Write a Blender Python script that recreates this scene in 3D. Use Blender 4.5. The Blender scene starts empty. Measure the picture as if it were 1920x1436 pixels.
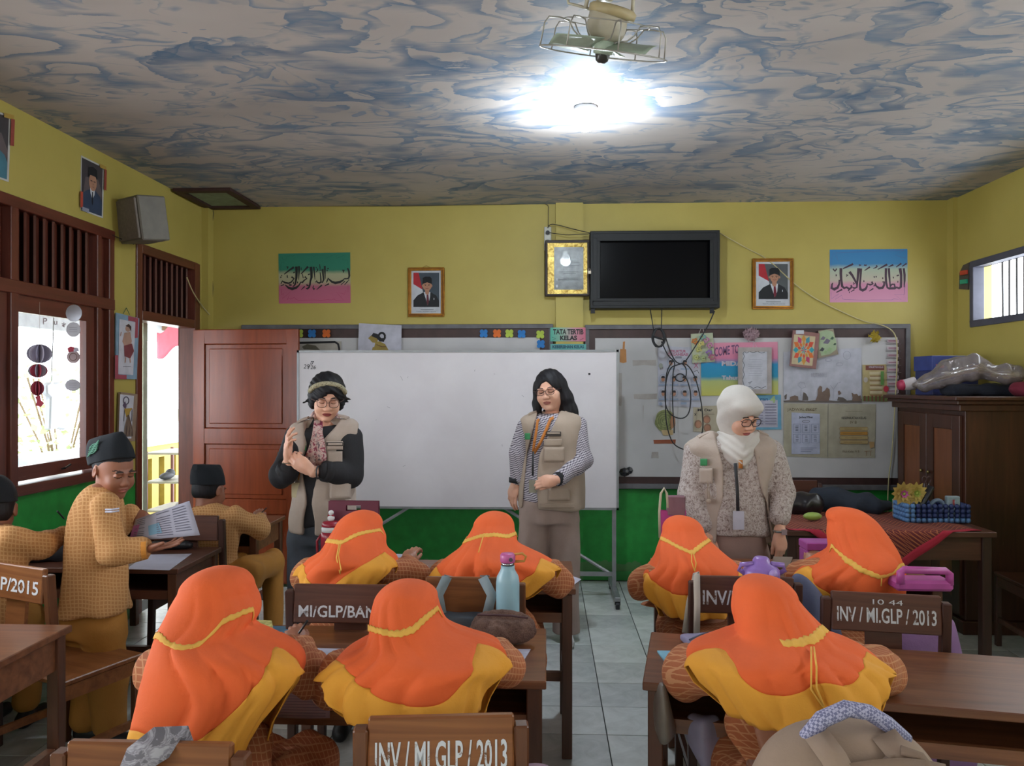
import bpy, bmesh, math, random
import numpy as np
from mathutils import Vector, Matrix, Euler
random.seed(7); np.random.seed(7)
SC = bpy.context.scene
COL = SC.collection
# ------------------------------------------------------------------ camera, sky, lights, exposure
F = 1470.0; EYE = 1.53; YAW = math.radians(2.5); HZ = 722.0
cam_d = bpy.data.cameras.new('camera'); cam = bpy.data.objects.new('camera', cam_d); COL.objects.link(cam)
cam_d.sensor_width = 36; cam_d.lens = 36 * F / 1920; cam_d.clip_start = 0.05
cam.location = (0, 0, EYE); cam.rotation_euler = (math.radians(90) + math.atan((HZ - 718) / F), 0, YAW)
SC.camera = cam
vs = SC.view_settings
vs.view_transform = 'Standard'; vs.look = 'None'; vs.gamma = 1; vs.use_curve_mapping = False; vs.exposure = 0.72
SC.cycles.use_denoising = True
SC.cycles.max_bounces = 7; SC.cycles.diffuse_bounces = 4; SC.cycles.transparent_max_bounces = 12
SC.cycles.sample_clamp_indirect = 6.0
world = bpy.data.worlds.new('world'); SC.world = world; world.use_nodes = True
bg = world.node_tree.nodes['Background']
bg.inputs[0].default_value = (0.86, 0.93, 1.0, 1); bg.inputs[1].default_value = 5.5

def area_light(name, loc, rot, sx, sy, power, col=(1, 1, 1)):
    d = bpy.data.lights.new(name, 'AREA'); d.shape = 'RECTANGLE'; d.size = sx; d.size_y = sy; d.energy = power; d.color = col
    o = bpy.data.objects.new(name, d); o.location = loc; o.rotation_euler = rot; COL.objects.link(o); return o
R90 = math.pi / 2
# daylight through the side-wall windows behind and beside the camera
area_light('daylight_left_rear', (-2.76, -0.6, 1.75), (0, -R90, 0), 1.5, 2.3, 58, (0.93, 0.96, 1.0))
area_light('daylight_left_near', (-2.76, 2.15, 1.5), (0, -R90, 0), 1.0, 1.7, 30, (0.93, 0.96, 1.0))
area_light('daylight_right_rear', (3.16, 1.0, 2.15), (0, R90, 0), 0.55, 4.6, 24, (0.95, 0.97, 1.0))
area_light('area_light_back', (0.2, -2.44, 1.7), (R90, 0, 0), 3.6, 1.4, 20, (1.0, 0.98, 0.95))  # unseen area light in front of the back wall, which has no window opening

# ------------------------------------------------------------------ picture -> room coordinates
CY, SY = math.cos(YAW), math.sin(YAW)
def ray(u, v):
    a = (u - 960) / F; b = -(v - HZ) / F
    return Vector((a * CY - SY, a * SY + CY, b))
CAM = Vector((0, 0, EYE))
def Q(u, v, t): return CAM + ray(u, v) * t            # by distance along the view axis
def PY(u, v, Y): r = ray(u, v); return CAM + r * (Y / r.y)
def PX(u, v, X): r = ray(u, v); return CAM + r * (X / r.x)
def PZ(u, v, Z): r = ray(u, v); return CAM + r * ((Z - EYE) / r.z)

# ------------------------------------------------------------------ materials
def lin(c):
    if isinstance(c, str):
        c = c.lstrip('#'); c = [int(c[i:i + 2], 16) / 255 for i in (0, 2, 4)]
    return tuple(x / 12.92 if x <= .04045 else ((x + .055) / 1.055) ** 2.4 for x in c[:3]) + (1.0,)
def mul(c, k): return tuple(max(0, min(1, x * k)) for x in c[:3]) + (1.0,)
class NT:
    def __init__(s, name):
        s.m = bpy.data.materials.new(name); s.m.use_nodes = True; s.t = s.m.node_tree; s.b = s.t.nodes['Principled BSDF']
    def n(s, typ, **kw):
        o = s.t.nodes.new(typ)
        for k, v in kw.items():
            if k.startswith('i_'):
                key = k[2:]; key = int(key) if key.isdigit() else key.replace('_', ' ')
                o.inputs[key].default_value = v
            else: setattr(o, k, v)
        return o
    def l(s, a, b): s.t.links.new(a, b)
    def math(s, op, a, b=None, clamp=False):
        o = s.n('ShaderNodeMath', operation=op); o.use_clamp = clamp
        for i, x in enumerate((a, b)):
            if x is None: continue
            if isinstance(x, (int, float)): o.inputs[i].default_value = x
            else: s.l(x, o.inputs[i])
        return o.outputs[0]
    def ramp(s, fac, stops, interp='LINEAR'):
        o = s.n('ShaderNodeValToRGB'); cr = o.color_ramp; cr.interpolation = interp
        while len(cr.elements) < len(stops): cr.elements.new(0.5)
        for e, (p, c) in zip(cr.elements, stops): e.position = p; e.color = c if len(c) == 4 else tuple(c) + (1,)
        s.l(fac, o.inputs[0]); return o.outputs[0]
    def mix(s, fac, a, b, blend='MIX'):
        o = s.n('ShaderNodeMix', data_type='RGBA', blend_type=blend)
        for sock, x in ((o.inputs[0], fac), (o.inputs[6], a), (o.inputs[7], b)):
            if isinstance(x, (int, float, tuple)): sock.default_value = x
            else: s.l(x, sock)
        return o.outputs[2]
    def coord(s, kind='Object', scale=(1, 1, 1), rot=(0, 0, 0)):
        tc = s.n('ShaderNodeTexCoord'); mp = s.n('ShaderNodeMapping'); mp.inputs['Scale'].default_value = scale; mp.inputs['Rotation'].default_value = rot
        s.l(tc.outputs[kind], mp.inputs[0]); return mp.outputs[0]
    def noise(s, vec, scale=5, detail=3, rough=.5, dist=0):
        o = s.n('ShaderNodeTexNoise', i_Scale=scale, i_Detail=detail, i_Roughness=rough, i_Distortion=dist); s.l(vec, o.inputs['Vector']); return o.outputs[0]
    def bump(s, h, dist=.002, strength=.4):
        o = s.n('ShaderNodeBump'); o.inputs['Distance'].default_value = dist; o.inputs['Strength'].default_value = strength
        s.l(h, o.inputs['Height']); s.l(o.outputs[0], s.b.inputs['Normal'])
    def col(s, c):
        if isinstance(c, tuple): s.b.inputs['Base Color'].default_value = c
        else: s.l(c, s.b.inputs['Base Color'])
    def rough(s, r): s.b.inputs['Roughness'].default_value = r
MC = {}
def M(color, rough=.6, var=.12, scale=14, metal=0, bump=0, key=None):
    """plain procedural surface with mild noise variation"""
    k = (color, rough, var, scale, metal, bump)
    if k in MC: return MC[k]
    t = NT('surface_' + str(color).lstrip('#')); c = lin(color)
    v = t.coord(); n = t.noise(v, scale, 3)
    t.col(t.ramp(n, [(.3, mul(c, 1 - var)), (.7, mul(c, 1 + var))]))
    t.rough(rough); t.b.inputs['Metallic'].default_value = metal
    if bump: t.bump(t.noise(v, scale * 6, 2), bump, .5)
    MC[k] = t.m; return t.m
def cloth(color, rough=.85, var=.08, weave=900, sheen=.0):
    k = ('cloth', color, rough, weave)
    if k in MC: return MC[k]
    t = NT('cloth_' + color.lstrip('#')); c = lin(color); v = t.coord()
    n = t.noise(v, 9, 3)
    t.col(t.ramp(n, [(.3, mul(c, 1 - var)), (.7, mul(c, 1 + var))])); t.rough(rough)
    t.bump(t.noise(v, 60, 4, .7), .004, .35)
    t.b.inputs['Sheen Weight'].default_value = sheen
    MC[k] = t.m; return t.m
def wood(name, dark, light, axis=0, scale=1.0, rough=.38):
    k = ('wood', name, axis)
    if k in MC: return MC[k]
    t = NT('wood_' + name); sc = [26 * scale] * 3; sc[axis] = 2.2 * scale
    v = t.coord('Object', tuple(sc)); n = t.noise(v, 1.0, 6, .62, .6)
    n2 = t.noise(t.coord('Object', (2, 2, 2)), 1.6, 3)
    c = t.ramp(n, [(.28, lin(dark)), (.52, tuple((a + b) / 2 for a, b in zip(lin(dark), lin(light)))), (.75, lin(light))])
    c = t.mix(t.math('MULTIPLY', n2, .55), c, mul(lin(dark), .6))
    wear = t.ramp(t.noise(t.coord('Object', tuple(x * 1.7 for x in sc)), 1.4, 5, .7), [(.70, (0, 0, 0, 1)), (.76, (1, 1, 1, 1))])
    c = t.mix(t.math('MULTIPLY', wear, .22), c, lin('#c9b7a0'))
    t.col(c); t.rough(rough); t.bump(n, .0015, .35); MC[k] = t.m; return t.m
# ------------------------------------------------------------------ mesh builder
class MB:
    def __init__(s): s.v = []; s.f = []; s.mi = []; s.mats = []
    def slot(s, m):
        if m not in s.mats: s.mats.append(m)
        return s.mats.index(m)
    def add(s, vs, fs, m):
        o = len(s.v); s.v += [tuple(v) for v in vs]; i = s.slot(m)
        for f in fs: s.f.append(tuple(o + k for k in f)); s.mi.append(i)
        return s
    def box(s, lo, hi, m, mat=None, top=None):
        x0, y0, z0 = lo; x1, y1, z1 = hi
        vs = [Vector(p) for p in ((x0, y0, z0), (x1, y0, z0), (x1, y1, z0), (x0, y1, z0), (x0, y0, z1), (x1, y0, z1), (x1, y1, z1), (x0, y1, z1))]
        if mat: vs = [mat @ p for p in vs]
        return s.add(vs, [(0, 3, 2, 1), (4, 5, 6, 7), (0, 1, 5, 4), (1, 2, 6, 5), (2, 3, 7, 6), (3, 0, 4, 7)], m)
    def cbox(s, c, size, m, mat=None):
        h = [x / 2 for x in size]; return s.box([c[i] - h[i] for i in range(3)], [c[i] + h[i] for i in range(3)], m, mat)
    def tube(s, pts, r, m, n=8, close=False, cap=True, flat=1.0):
        pts = [Vector(p) for p in pts]; k = len(pts); rs = r if isinstance(r, (list, tuple)) else [r] * k
        vs = []; up = None
        for i, p in enumerate(pts):
            if close: d = pts[(i + 1) % k] - pts[i - 1]
            else: d = pts[min(i + 1, k - 1)] - pts[max(i - 1, 0)]
            d = d.normalized() if d.length > 1e-9 else Vector((0, 0, 1))
            if up is None: up = Vector((0, 0, 1)) if abs(d.z) < .9 else Vector((1, 0, 0))
            a = d.cross(up); a = a.normalized() if a.length > 1e-6 else d.orthogonal().normalized(); b = a.cross(d).normalized(); up = b
            for j in range(n):
                w = 2 * math.pi * j / n; vs.append(p + (a * math.cos(w) + b * math.sin(w) * flat) * rs[i])
        fs = []
        for i in range(k if close else k - 1):
            for j in range(n):
                i2 = (i + 1) % k; j2 = (j + 1) % n; fs.append((i * n + j, i * n + j2, i2 * n + j2, i2 * n + j))
        if cap and not close: fs += [tuple(range(n))[::-1], tuple((k - 1) * n + j for j in range(n))]
        return s.add(vs, fs, m)
    def lathe(s, prof, m, n=24, c=(0, 0, 0), mat=None, sx=1, sy=1):
        vs = []
        for r, z in prof:
            for j in range(n):
                w = 2 * math.pi * j / n; p = Vector((r * math.cos(w) * sx + c[0], r * math.sin(w) * sy + c[1], z + c[2])); vs.append(mat @ p if mat else p)
        fs = [(i * n + j, i * n + (j + 1) % n, (i + 1) * n + (j + 1) % n, (i + 1) * n + j) for i in range(len(prof) - 1) for j in range(n)]
        fs += [tuple(range(n))[::-1], tuple((len(prof) - 1) * n + j for j in range(n))]
        return s.add(vs, fs, m)
    def grid(s, fn, nu, nv, m, closeu=False, skip=None):
        vs = [fn(i / (nu if closeu else nu - 1), j / (nv - 1)) for j in range(nv) for i in range(nu)]
        fs = []
        for j in range(nv - 1):
            for i in range(nu if closeu else nu - 1):
                if skip and skip((i + .5) / nu, (j + .5) / nv): continue
                i2 = (i + 1) % nu; fs.append((j * nu + i, j * nu + i2, (j + 1) * nu + i2, (j + 1) * nu + i))
        return s.add(vs, fs, m)
    def prism(s, pts, d, m):
        """polygon (world points) extruded by vector d"""
        n = len(pts); d = Vector(d); vs = [Vector(p) for p in pts] + [Vector(p) + d for p in pts]
        fs = [tuple(range(n))[::-1], tuple(range(n, 2 * n))] + [(i, (i + 1) % n, n + (i + 1) % n, n + i) for i in range(n)]
        return s.add(vs, fs, m)
    def blob(s, c, r, m, n=14, mat=None):
        vs = []; k = n // 2
        for i in range(k + 1):
            a = math.pi * i / k
            for j in range(n):
                w = 2 * math.pi * j / n; p = Vector((c[0] + r[0] * math.sin(a) * math.cos(w), c[1] + r[1] * math.sin(a) * math.sin(w), c[2] + r[2] * math.cos(a))); vs.append(mat @ p if mat else p)
        fs = [(i * n + j, (i + 1) * n + j, (i + 1) * n + (j + 1) % n, i * n + (j + 1) % n) for i in range(k) for j in range(n)]
        return s.add(vs, fs, m)
    def build(s, name, parent=None, label=None, cat=None, group=None, kind=None, smooth=False, bevel=0, world=False, solid=0, subsurf=0, origin=None):
        me = bpy.data.meshes.new(name); vs = s.v
        if world and parent is not None:
            inv = RM[parent.name].inverted(); vs = [tuple(inv @ Vector(v)) for v in vs]
        if origin is not None: vs = [(v[0] - origin[0], v[1] - origin[1], v[2] - origin[2]) for v in vs]
        me.from_pydata(vs, [], s.f)
        for m in s.mats: me.materials.append(m)
        if len(s.mats) > 1: me.polygons.foreach_set('material_index', s.mi)
        if smooth: me.polygons.foreach_set('use_smooth', [True] * len(me.polygons))
        if bevel or smooth or solid:
            bm = bmesh.new(); bm.from_mesh(me); bmesh.ops.remove_doubles(bm, verts=bm.verts, dist=1e-6)
            bmesh.ops.recalc_face_normals(bm, faces=bm.faces)
            if bevel: bmesh.ops.bevel(bm, geom=[e for e in bm.edges if len(e.link_faces) == 2 and e.calc_face_angle() > .5], offset=bevel, segments=1, affect='EDGES')
            bm.to_mesh(me); bm.free()
        me.update()
        o = bpy.data.objects.new(name, me); COL.objects.link(o)
        if origin is not None: o.location = origin
        if parent is not None: o.parent = parent
        if solid:
            md = o.modifiers.new('solid', 'SOLIDIFY'); md.thickness = solid; md.offset = 0
        if subsurf:
            md = o.modifiers.new('sub', 'SUBSURF'); md.levels = md.render_levels = subsurf
        return tag(o, label, cat, group, kind)
def tag(o, label=None, cat=None, group=None, kind=None):
    if label: o['label'] = label
    if cat: o['category'] = cat
    if group: o['group'] = group
    if kind: o['kind'] = kind
    return o
class RMap(dict):
    # matrices of the things; a part (a mesh) shares the origin of the thing it belongs to
    def __missing__(s, k):
        o = bpy.data.objects.get(k)
        while o is not None and o.name not in s.keys(): o = o.parent
        return s[o.name] if o is not None else Matrix.Identity(4)
    def __contains__(s, k): return True
RM = RMap()
def thing(name, label, cat, loc=(0, 0, 0), rz=0, group=None, kind=None):
    o = bpy.data.objects.new(name, None); COL.objects.link(o); o.location = loc; o.rotation_euler = (0, 0, rz); o.empty_display_size = .05
    RM[o.name] = Matrix.Translation(Vector(loc)) @ Matrix.Rotation(rz, 4, 'Z')
    return tag(o, label, cat, group, kind)
def copy_tree(o, parent=None):
    c = o.copy(); COL.objects.link(c)
    if parent is not None: c.parent = parent
    for ch in KIDS(o): copy_tree(ch, c)
    return c
def KIDS(o): return [x for x in bpy.data.objects if x.parent == o]
def rot_y(a): return Matrix.Rotation(a, 4, 'Y')
TXT = {}
def text_mesh(s, bold=0.0, shear=0.0):
    k = (s, bold, shear)
    if k not in TXT:
        cu = bpy.data.curves.new('lettering', 'FONT'); cu.body = s; cu.size = 1; cu.offset = bold; cu.shear = shear; cu.resolution_u = 3
        ob = bpy.data.objects.new('lettering', cu); me = bpy.data.meshes.new_from_object(ob)
        vs = np.array([v.co[:] for v in me.vertices]) if len(me.vertices) else np.zeros((1, 3))
        TXT[k] = (vs, [tuple(p.vertices) for p in me.polygons]); bpy.data.objects.remove(ob); bpy.data.meshes.remove(me)
    return TXT[k]
def put_text(mb, s, O, ex, ez, w, h, m, bold=0.0, shear=0.0):
    """fit text into a w x h box whose lower-left corner is O, along unit vectors ex, ez"""
    vs, fs = text_mesh(s, bold, shear); mn = vs.min(0); mx = vs.max(0); sp = np.maximum(mx - mn, 1e-6)
    O = Vector(O); ex = Vector(ex); ez = Vector(ez)
    mb.add([O + ex * float((v[0] - mn[0]) / sp[0] * w) + ez * float((v[1] - mn[1]) / sp[1] * h) for v in vs], fs, m)
class Flat:
    """flat print laid out in picture pixels on the plane y=Y; later layers lie a hair nearer"""
    def __init__(s, Y=None, X=None, step=.0006): s.Y = Y; s.X = X; s.k = 0; s.step = step; s.mb = MB()
    def p(s, u, v):
        if s.X is not None: w = PX(u, v, s.X); w.x += s.k * s.step; return w
        w = PY(u, v, s.Y); w.y -= s.k * s.step; return w
    def poly(s, pts, m): s.k += 1; s.mb.add([s.p(*q) for q in pts], [tuple(range(len(pts)))[::-1]], m); return s
    def rect(s, u0, v0, u1, v1, m): return s.poly([(u0, v0), (u1, v0), (u1, v1), (u0, v1)], m)
    def oval(s, u, v, ru, rv, m, n=14, a0=0): return s.poly([(u + ru * math.cos(2 * math.pi * i / n + a0), v + rv * math.sin(2 * math.pi * i / n + a0)) for i in range(n)], m)
    def line(s, pts, w, m, same=False):
        if not same: s.k += 1
        n = len(pts); ws = [q[2] if len(q) > 2 else w for q in pts]; L = []; Rr = []
        for i in range(n):
            a = pts[max(i - 1, 0)]; b = pts[min(i + 1, n - 1)]; dx, dy = b[0] - a[0], b[1] - a[1]; l = math.hypot(dx, dy) or 1
            nx, ny = -dy / l * ws[i] / 2, dx / l * ws[i] / 2
            L.append(s.p(pts[i][0] + nx, pts[i][1] + ny)); Rr.append(s.p(pts[i][0] - nx, pts[i][1] - ny))
        s.mb.add(L + Rr, [(i, i + 1, n + i + 1, n + i) for i in range(n - 1)], m); return s
    def ring(s, u, v, ru, rv, w, m, n=16): return s.line([(u + ru * math.cos(2 * math.pi * i / n), v + rv * math.sin(2 * math.pi * i / n)) for i in range(n + 1)], w, m)
    def text(s, t, u0, v0, u1, v1, m, bold=0.0, dv=0, shear=0.0):
        s.k += 1; O = s.p(u0, v1); X = s.p(u1, v1 + dv); Z = s.p(u0, v0); ex = X - O; ez = Z - O
        put_text(s.mb, t, O, ex.normalized(), ez.normalized(), ex.length, ez.length, m, bold, shear); return s
    def lines(s, u0, v0, u1, v1, n, m, w=.8, jag=.15):
        for i in range(n):
            v = v0 + (v1 - v0) * (i + .5) / n; s.k += 0; s.line([(u0 + random.random() * (u1 - u0) * jag, v), (u1 - random.random() * (u1 - u0) * jag, v)], w, m, same=True)
        s.k += 1; return s
def gradient(name, stops, rough=.8, axis=2):
    t = NT(name); tc = t.n('ShaderNodeTexCoord'); sp = t.n('ShaderNodeSeparateXYZ'); t.l(tc.outputs['Generated'], sp.inputs[0])
    n = t.noise(tc.outputs['Generated'], 6, 2); f = t.math('ADD', sp.outputs[axis], t.math('MULTIPLY', t.math('SUBTRACT', n, .5), .06))
    t.col(t.ramp(f, [(p, lin(c)) for p, c in stops])); t.rough(rough); return t.m
# ------------------------------------------------------------------ the room shell
XL, XR, YF, YB, ZC = -2.73, 3.13, 6.2, -2.5, 2.96
def paint_mat():
    t = NT('wall_paint'); tc = t.n('ShaderNodeTexCoord'); v = tc.outputs['Object']; sp = t.n('ShaderNodeSeparateXYZ'); t.l(v, sp.inputs[0])
    n = t.noise(v, 1.3, 4); n2 = t.noise(v, 11, 4)
    yel = t.ramp(n, [(.3, lin('#ab9a4c')), (.7, lin('#b9a95a'))])
    yel = t.mix(t.math('MULTIPLY', n2, .16), yel, lin('#948648'))
    grn = t.ramp(n2, [(.3, lin('#167a2c')), (.7, lin('#1f9038'))])
    grime = t.math('MULTIPLY', t.math('LESS_THAN', sp.outputs[2], t.math('ADD', t.math('MULTIPLY', n2, .16), .06)), .55)
    grn = t.mix(grime, grn, lin('#5c6b50'))
    edge = t.math('GREATER_THAN', t.math('ADD', sp.outputs[2], t.math('MULTIPLY', n2, .008)), .955)
    t.col(t.mix(edge, grn, yel)); t.rough(.55); t.bump(t.noise(v, 30, 4), .002, .3)
    return t.m
def ceiling_mat():
    t = NT('painted_sky_ceiling'); v = t.coord('Object', (.85, 1.5, 1)); base = t.noise(v, 1.1, 3)
    c = t.ramp(base, [(.3, lin('#a59c98')), (.5, lin('#b3aaa6')), (.72, lin('#bdb4b0'))])
    wv = t.n('ShaderNodeTexNoise', i_Scale=1.6, i_Detail=2.0, i_Roughness=.5); t.l(v, wv.inputs['Vector'])
    off = t.n('ShaderNodeVectorMath', operation='SCALE'); off.inputs['Scale'].default_value = .9; t.l(wv.outputs['Color'], off.inputs[0])
    ad = t.n('ShaderNodeVectorMath', operation='ADD'); t.l(v, ad.inputs[0]); t.l(off.outputs[0], ad.inputs[1])
    streak = t.noise(t.coord('Object', (5, 30, 1)), 1.5, 5, .7)
    for sc, mult, wd, msc, m0, cc, seed in ((1.5, 5.4, .36, 1.2, .40, '#587491', 0), (2.7, 5.2, .28, 1.7, .45, '#67809a', 3.7), (1.0, 4.6, .42, .9, .50, '#4a6887', 9.1), (4.8, 4.6, .26, 2.3, .50, '#74869a', 5.5)):
        o = t.n('ShaderNodeVectorMath', operation='ADD'); t.l(ad.outputs[0], o.inputs[0]); o.inputs[1].default_value = (seed, seed * 1.7, seed)
        n = t.noise(o.outputs[0], sc, 2.5, .45, .3)
        saw = t.math('FRACT', t.math('MULTIPLY', n, mult))
        saw = t.math('ADD', saw, t.math('MULTIPLY', t.math('SUBTRACT', streak, .5), .42))
        s = t.math('SUBTRACT', 1.0, t.math('DIVIDE', saw, wd), clamp=True)
        s = t.math('MULTIPLY', s, t.math('GREATER_THAN', saw, .0))
        o2 = t.n('ShaderNodeVectorMath', operation='ADD'); t.l(v, o2.inputs[0]); o2.inputs[1].default_value = (seed * 3, 2 + seed, 1)
        mk = t.ramp(t.noise(o2.outputs[0], msc * 1.4, 3), [(m0, (0, 0, 0, 1)), (m0 + .08, (1, 1, 1, 1))])
        f = t.math('MULTIPLY', t.math('MULTIPLY', t.math('POWER', s, .7), mk), .85)
        c = t.mix(f, c, lin(cc))
    t.col(c); t.rough(.7); t.bump(t.noise(v, 14, 4), .004, .25); return t.m
PAINT = paint_mat(); CEIL = ceiling_mat()
BROWN = wood('window_brown', '#51261c', '#7a3c2d', 2, 1.0, .35)
BROWNY = wood('window_brown', '#51261c', '#7a3c2d', 1, 1.0, .35)
DARKSLAT = M('#4c2620', .6)
def tile_mats():
    r = []
    for i, c in enumerate(('#c6cac9', '#cccfcd', '#c0c4c4')):
        t = NT('floor_tile_%s' % 'abc'[i]); v = t.coord('Object', (1, 1, 1)); n = t.noise(v, 7, 5, .6, 1.2)
        oi = t.n('ShaderNodeObjectInfo'); rr = t.math('MULTIPLY', oi.outputs['Random'], .25)
        cc = t.ramp(t.math('ADD', n, t.math('SUBTRACT', rr, .12)), [(.3, mul(lin(c), .78)), (.7, mul(lin(c), 1.12))])
        t.col(cc); t.rough(.22); r.append(t.m)
    return r
TM = tile_mats()
fl = MB(); fl.box((XL - .15, YB - .15, -.1), (XR + .15, YF + .15, -.005), M('#2e302f', .9)); floor = fl.build('floor', kind='structure')
tile_me = None; nt = 0
tb = MB(); tb.box((-.1478, -.1478, -.0048), (.1478, .1478, 0), TM[0])
t0 = tb.build('tile', parent=floor, bevel=.0012); t0.location = (0, 0, -10); first = True
meshes = [t0.data] + [t0.data.copy() for _ in (1, 2)]
for k in (1, 2): meshes[k].materials[0] = TM[k]
rest = MB()
x0 = .2655 - .15 - .3 * 9
for j in range(-13, 16):
    yc = 3.6 + .3 * (j - 5)  # joints at Y = .15 + .3k
    yc = .3 * j + 1.5
    for i in range(0, 20):
        xc = x0 + .3 * i
        if xc > XR + .1 or xc < XL - .1 or yc > YF + .1: continue
        if yc > 1.7 and nt < 300:
            if first: o = t0; first = False
            else: o = t0.copy(); COL.objects.link(o)
            o.data = meshes[random.randrange(3)]; o.location = (xc, yc, random.uniform(-.0006, .0004)); o.parent = floor; nt += 1
        elif yc > YB: rest.box((xc - .1485, yc - .1485, -.0048), (xc + .1485, yc + .1485, 0), TM[1])
rest.build('tile', parent=floor, kind='stuff')
MB().box((XL - .15, YB - .15, ZC), (XR + .15, YF + .15, ZC + .12), CEIL).build('ceiling', kind='structure')
w = MB(); w.box((XL - .15, YF, 0), (XR + .15, YF + .15, ZC), PAINT)
w.build('wall_front', kind='structure')
MB().box((XL - .15, YB - .15, 0), (XR + .15, YB, ZC), PAINT).build('wall_back', kind='structure')
def wall_side(name, x0, x1, holes):
    b = MB(); y = YB
    for (ya, yb, za, zb) in holes:
        b.box((x0, y, 0), (x1, ya, ZC), PAINT)
        if za > 0: b.box((x0, ya, 0), (x1, yb, za), PAINT)
        b.box((x0, ya, zb), (x1, yb, ZC), PAINT); y = yb
    b.box((x0, y, 0), (x1, YF, ZC), PAINT); return b.build(name, kind='structure')
wall_side('wall_left', XL - .15, XL, [(-1.9, .7, .96, 2.5), (1.5, 4.83, .96, 2.5), (5.10, 6.05, 0, 2.48)])
wall_side('wall_right', XR, XR + .15, [(-1.4, 3.3, 1.93, 2.42), (3.8, 5.92, 1.955, 2.44)])
MB().box((PY(1042, 500, YF).x, YF - .045, 0), (PY(1093, 500, YF).x, YF, ZC), PAINT).build('trim_1', kind='structure')
MB().box((XL, YF - .10, 0), (PY(400, 500, YF).x, YF, ZC), PAINT).build('trim_2', kind='structure')
MB().box((PY(1776, 500, YF).x, YF - .09, 0), (XR, YF, ZC), PAINT).build('trim_3', kind='structure')
MB().box((XL, YF - .02, 0), (XR, YF, .07), M('#2c7a38', .5)).build('baseboard_front', kind='structure')

GLASS = NT('window_glass')
def mk_glass(t, tint=(1, 1, 1, 1), r=.02):
    tr = t.n('ShaderNodeBsdfTransparent'); tr.inputs[0].default_value = tint; gl = t.n('ShaderNodeBsdfGlossy'); gl.inputs['Roughness'].default_value = r
    fr = t.n('ShaderNodeLayerWeight', i_Blend=.12); mx = t.n('ShaderNodeMixShader'); t.l(fr.outputs['Fresnel'], mx.inputs[0]); t.l(tr.outputs[0], mx.inputs[1]); t.l(gl.outputs[0], mx.inputs[2])
    out = t.t.nodes['Material Output']; t.l(mx.outputs[0], out.inputs[0]); return t.m
GLASS = mk_glass(GLASS)

def window_unit(name, y0, bays, zb, zt, ztr, xo=XL - .09, xi=XL + .015):
    """posts, head, sill and transom rail are the frame; slats, sashes and panes are parts"""
    wn = thing(name, None, None, (XL, y0, zb), kind='structure')
    ys = [b for b in bays]; ye = ys[-1][1]
    f = MB(); f.box((xo, y0, zt - .06), (xi, ye + .19, zt), BROWNY); f.box((xo, y0, zb), (xi + .03, ye + .19, zb + .055), BROWNY)
    f.box((xo, y0, ztr), (xi, ye + .19, ztr + .07), BROWNY)
    f.box((xo + .003, ye, zb + .003), (xi - .003, ye + .045, zt - .003), BROWN); f.box((xo + .003, ye + .13, zb + .003), (xi - .003, ye + .188, zt - .003), BROWN); f.box((xo + .003, ye + .045, zb + .003), (xi - .04, ye + .13, zt - .003), BROWN)
    prev = y0
    for a, b in ys: f.box((xo + .003, prev + .001, zb + .003), (xi - .003, a, zt - .003), BROWN); prev = b
    f.build('window_frame', wn, world=True, bevel=.004)
    for a, b in ys:
        MB().box((xo + .005, a, ztr + .07), (xo + .02, b, zt - .06), DARKSLAT).build('backing_board', wn, world=True)
        n = max(3, int((b - a) / .078)); wd = (b - a) / n
        for i in range(n):
            m = Matrix.Translation((xi - .045, a + wd * (i + .5), 0)) @ Matrix.Rotation(math.radians(24), 4, 'Z')
            MB().cbox((0, 0, (ztr + .07 + zt - .06) / 2), (.012, wd * .99, zt - ztr - .13), BROWN, m).build('slat', wn, world=True)
        s = MB(); st = .07; z0 = zb + .07; z1 = ztr + .001; x0, x1 = xi - .06, xi - .02
        s.box((x0, a + .006, z0), (x1, a + .02, z1), BROWN); s.box((x0, b - .09, z0), (x1, b - .008, z1), BROWN)
        s.box((x0, a + .02, z0), (x1, b - .09, z0 + .075), BROWNY); s.box((x0, a + .02, z1 - .09), (x1, b - .09, z1), BROWNY)
        sash = s.build('sash', wn, world=True)
        MB().add([(x0 + .02, a + .02, z0 + .07), (x0 + .02, b - .09, z0 + .07), (x0 + .02, b - .09, z1 - .085), (x0 + .02, a + .02, z1 - .085)], [(0, 1, 2, 3)], GLASS).build('pane', sash)
        sash.children  # pane built in the same local frame
        p = [k for k in bpy.data.objects if k.parent == sash][0]; p.location = -Vector((XL, y0, zb)); 
        h = MB().tube([(xi, (a + b) / 2, z0 + .03), (xi + .02, (a + b) / 2, z0 + .035), (xi + .02, (a + b) / 2 + .05, z0 + .05)], .006, M('#3a3a3c', .4, metal=.8)).build('latch', sash); h.location = -Vector((XL, y0, zb))
    return wn
window_unit('window_1', 1.5, [(1.62, 2.33), (2.39, 3.10), (3.16, 3.87), (3.93, 4.64)], .96, 2.5, 2.0)
window_unit('window_2', -1.9, [(-1.84, -1.13), (-1.07, -.36), (-.30, .51)], .96, 2.5, 2.0)
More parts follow.
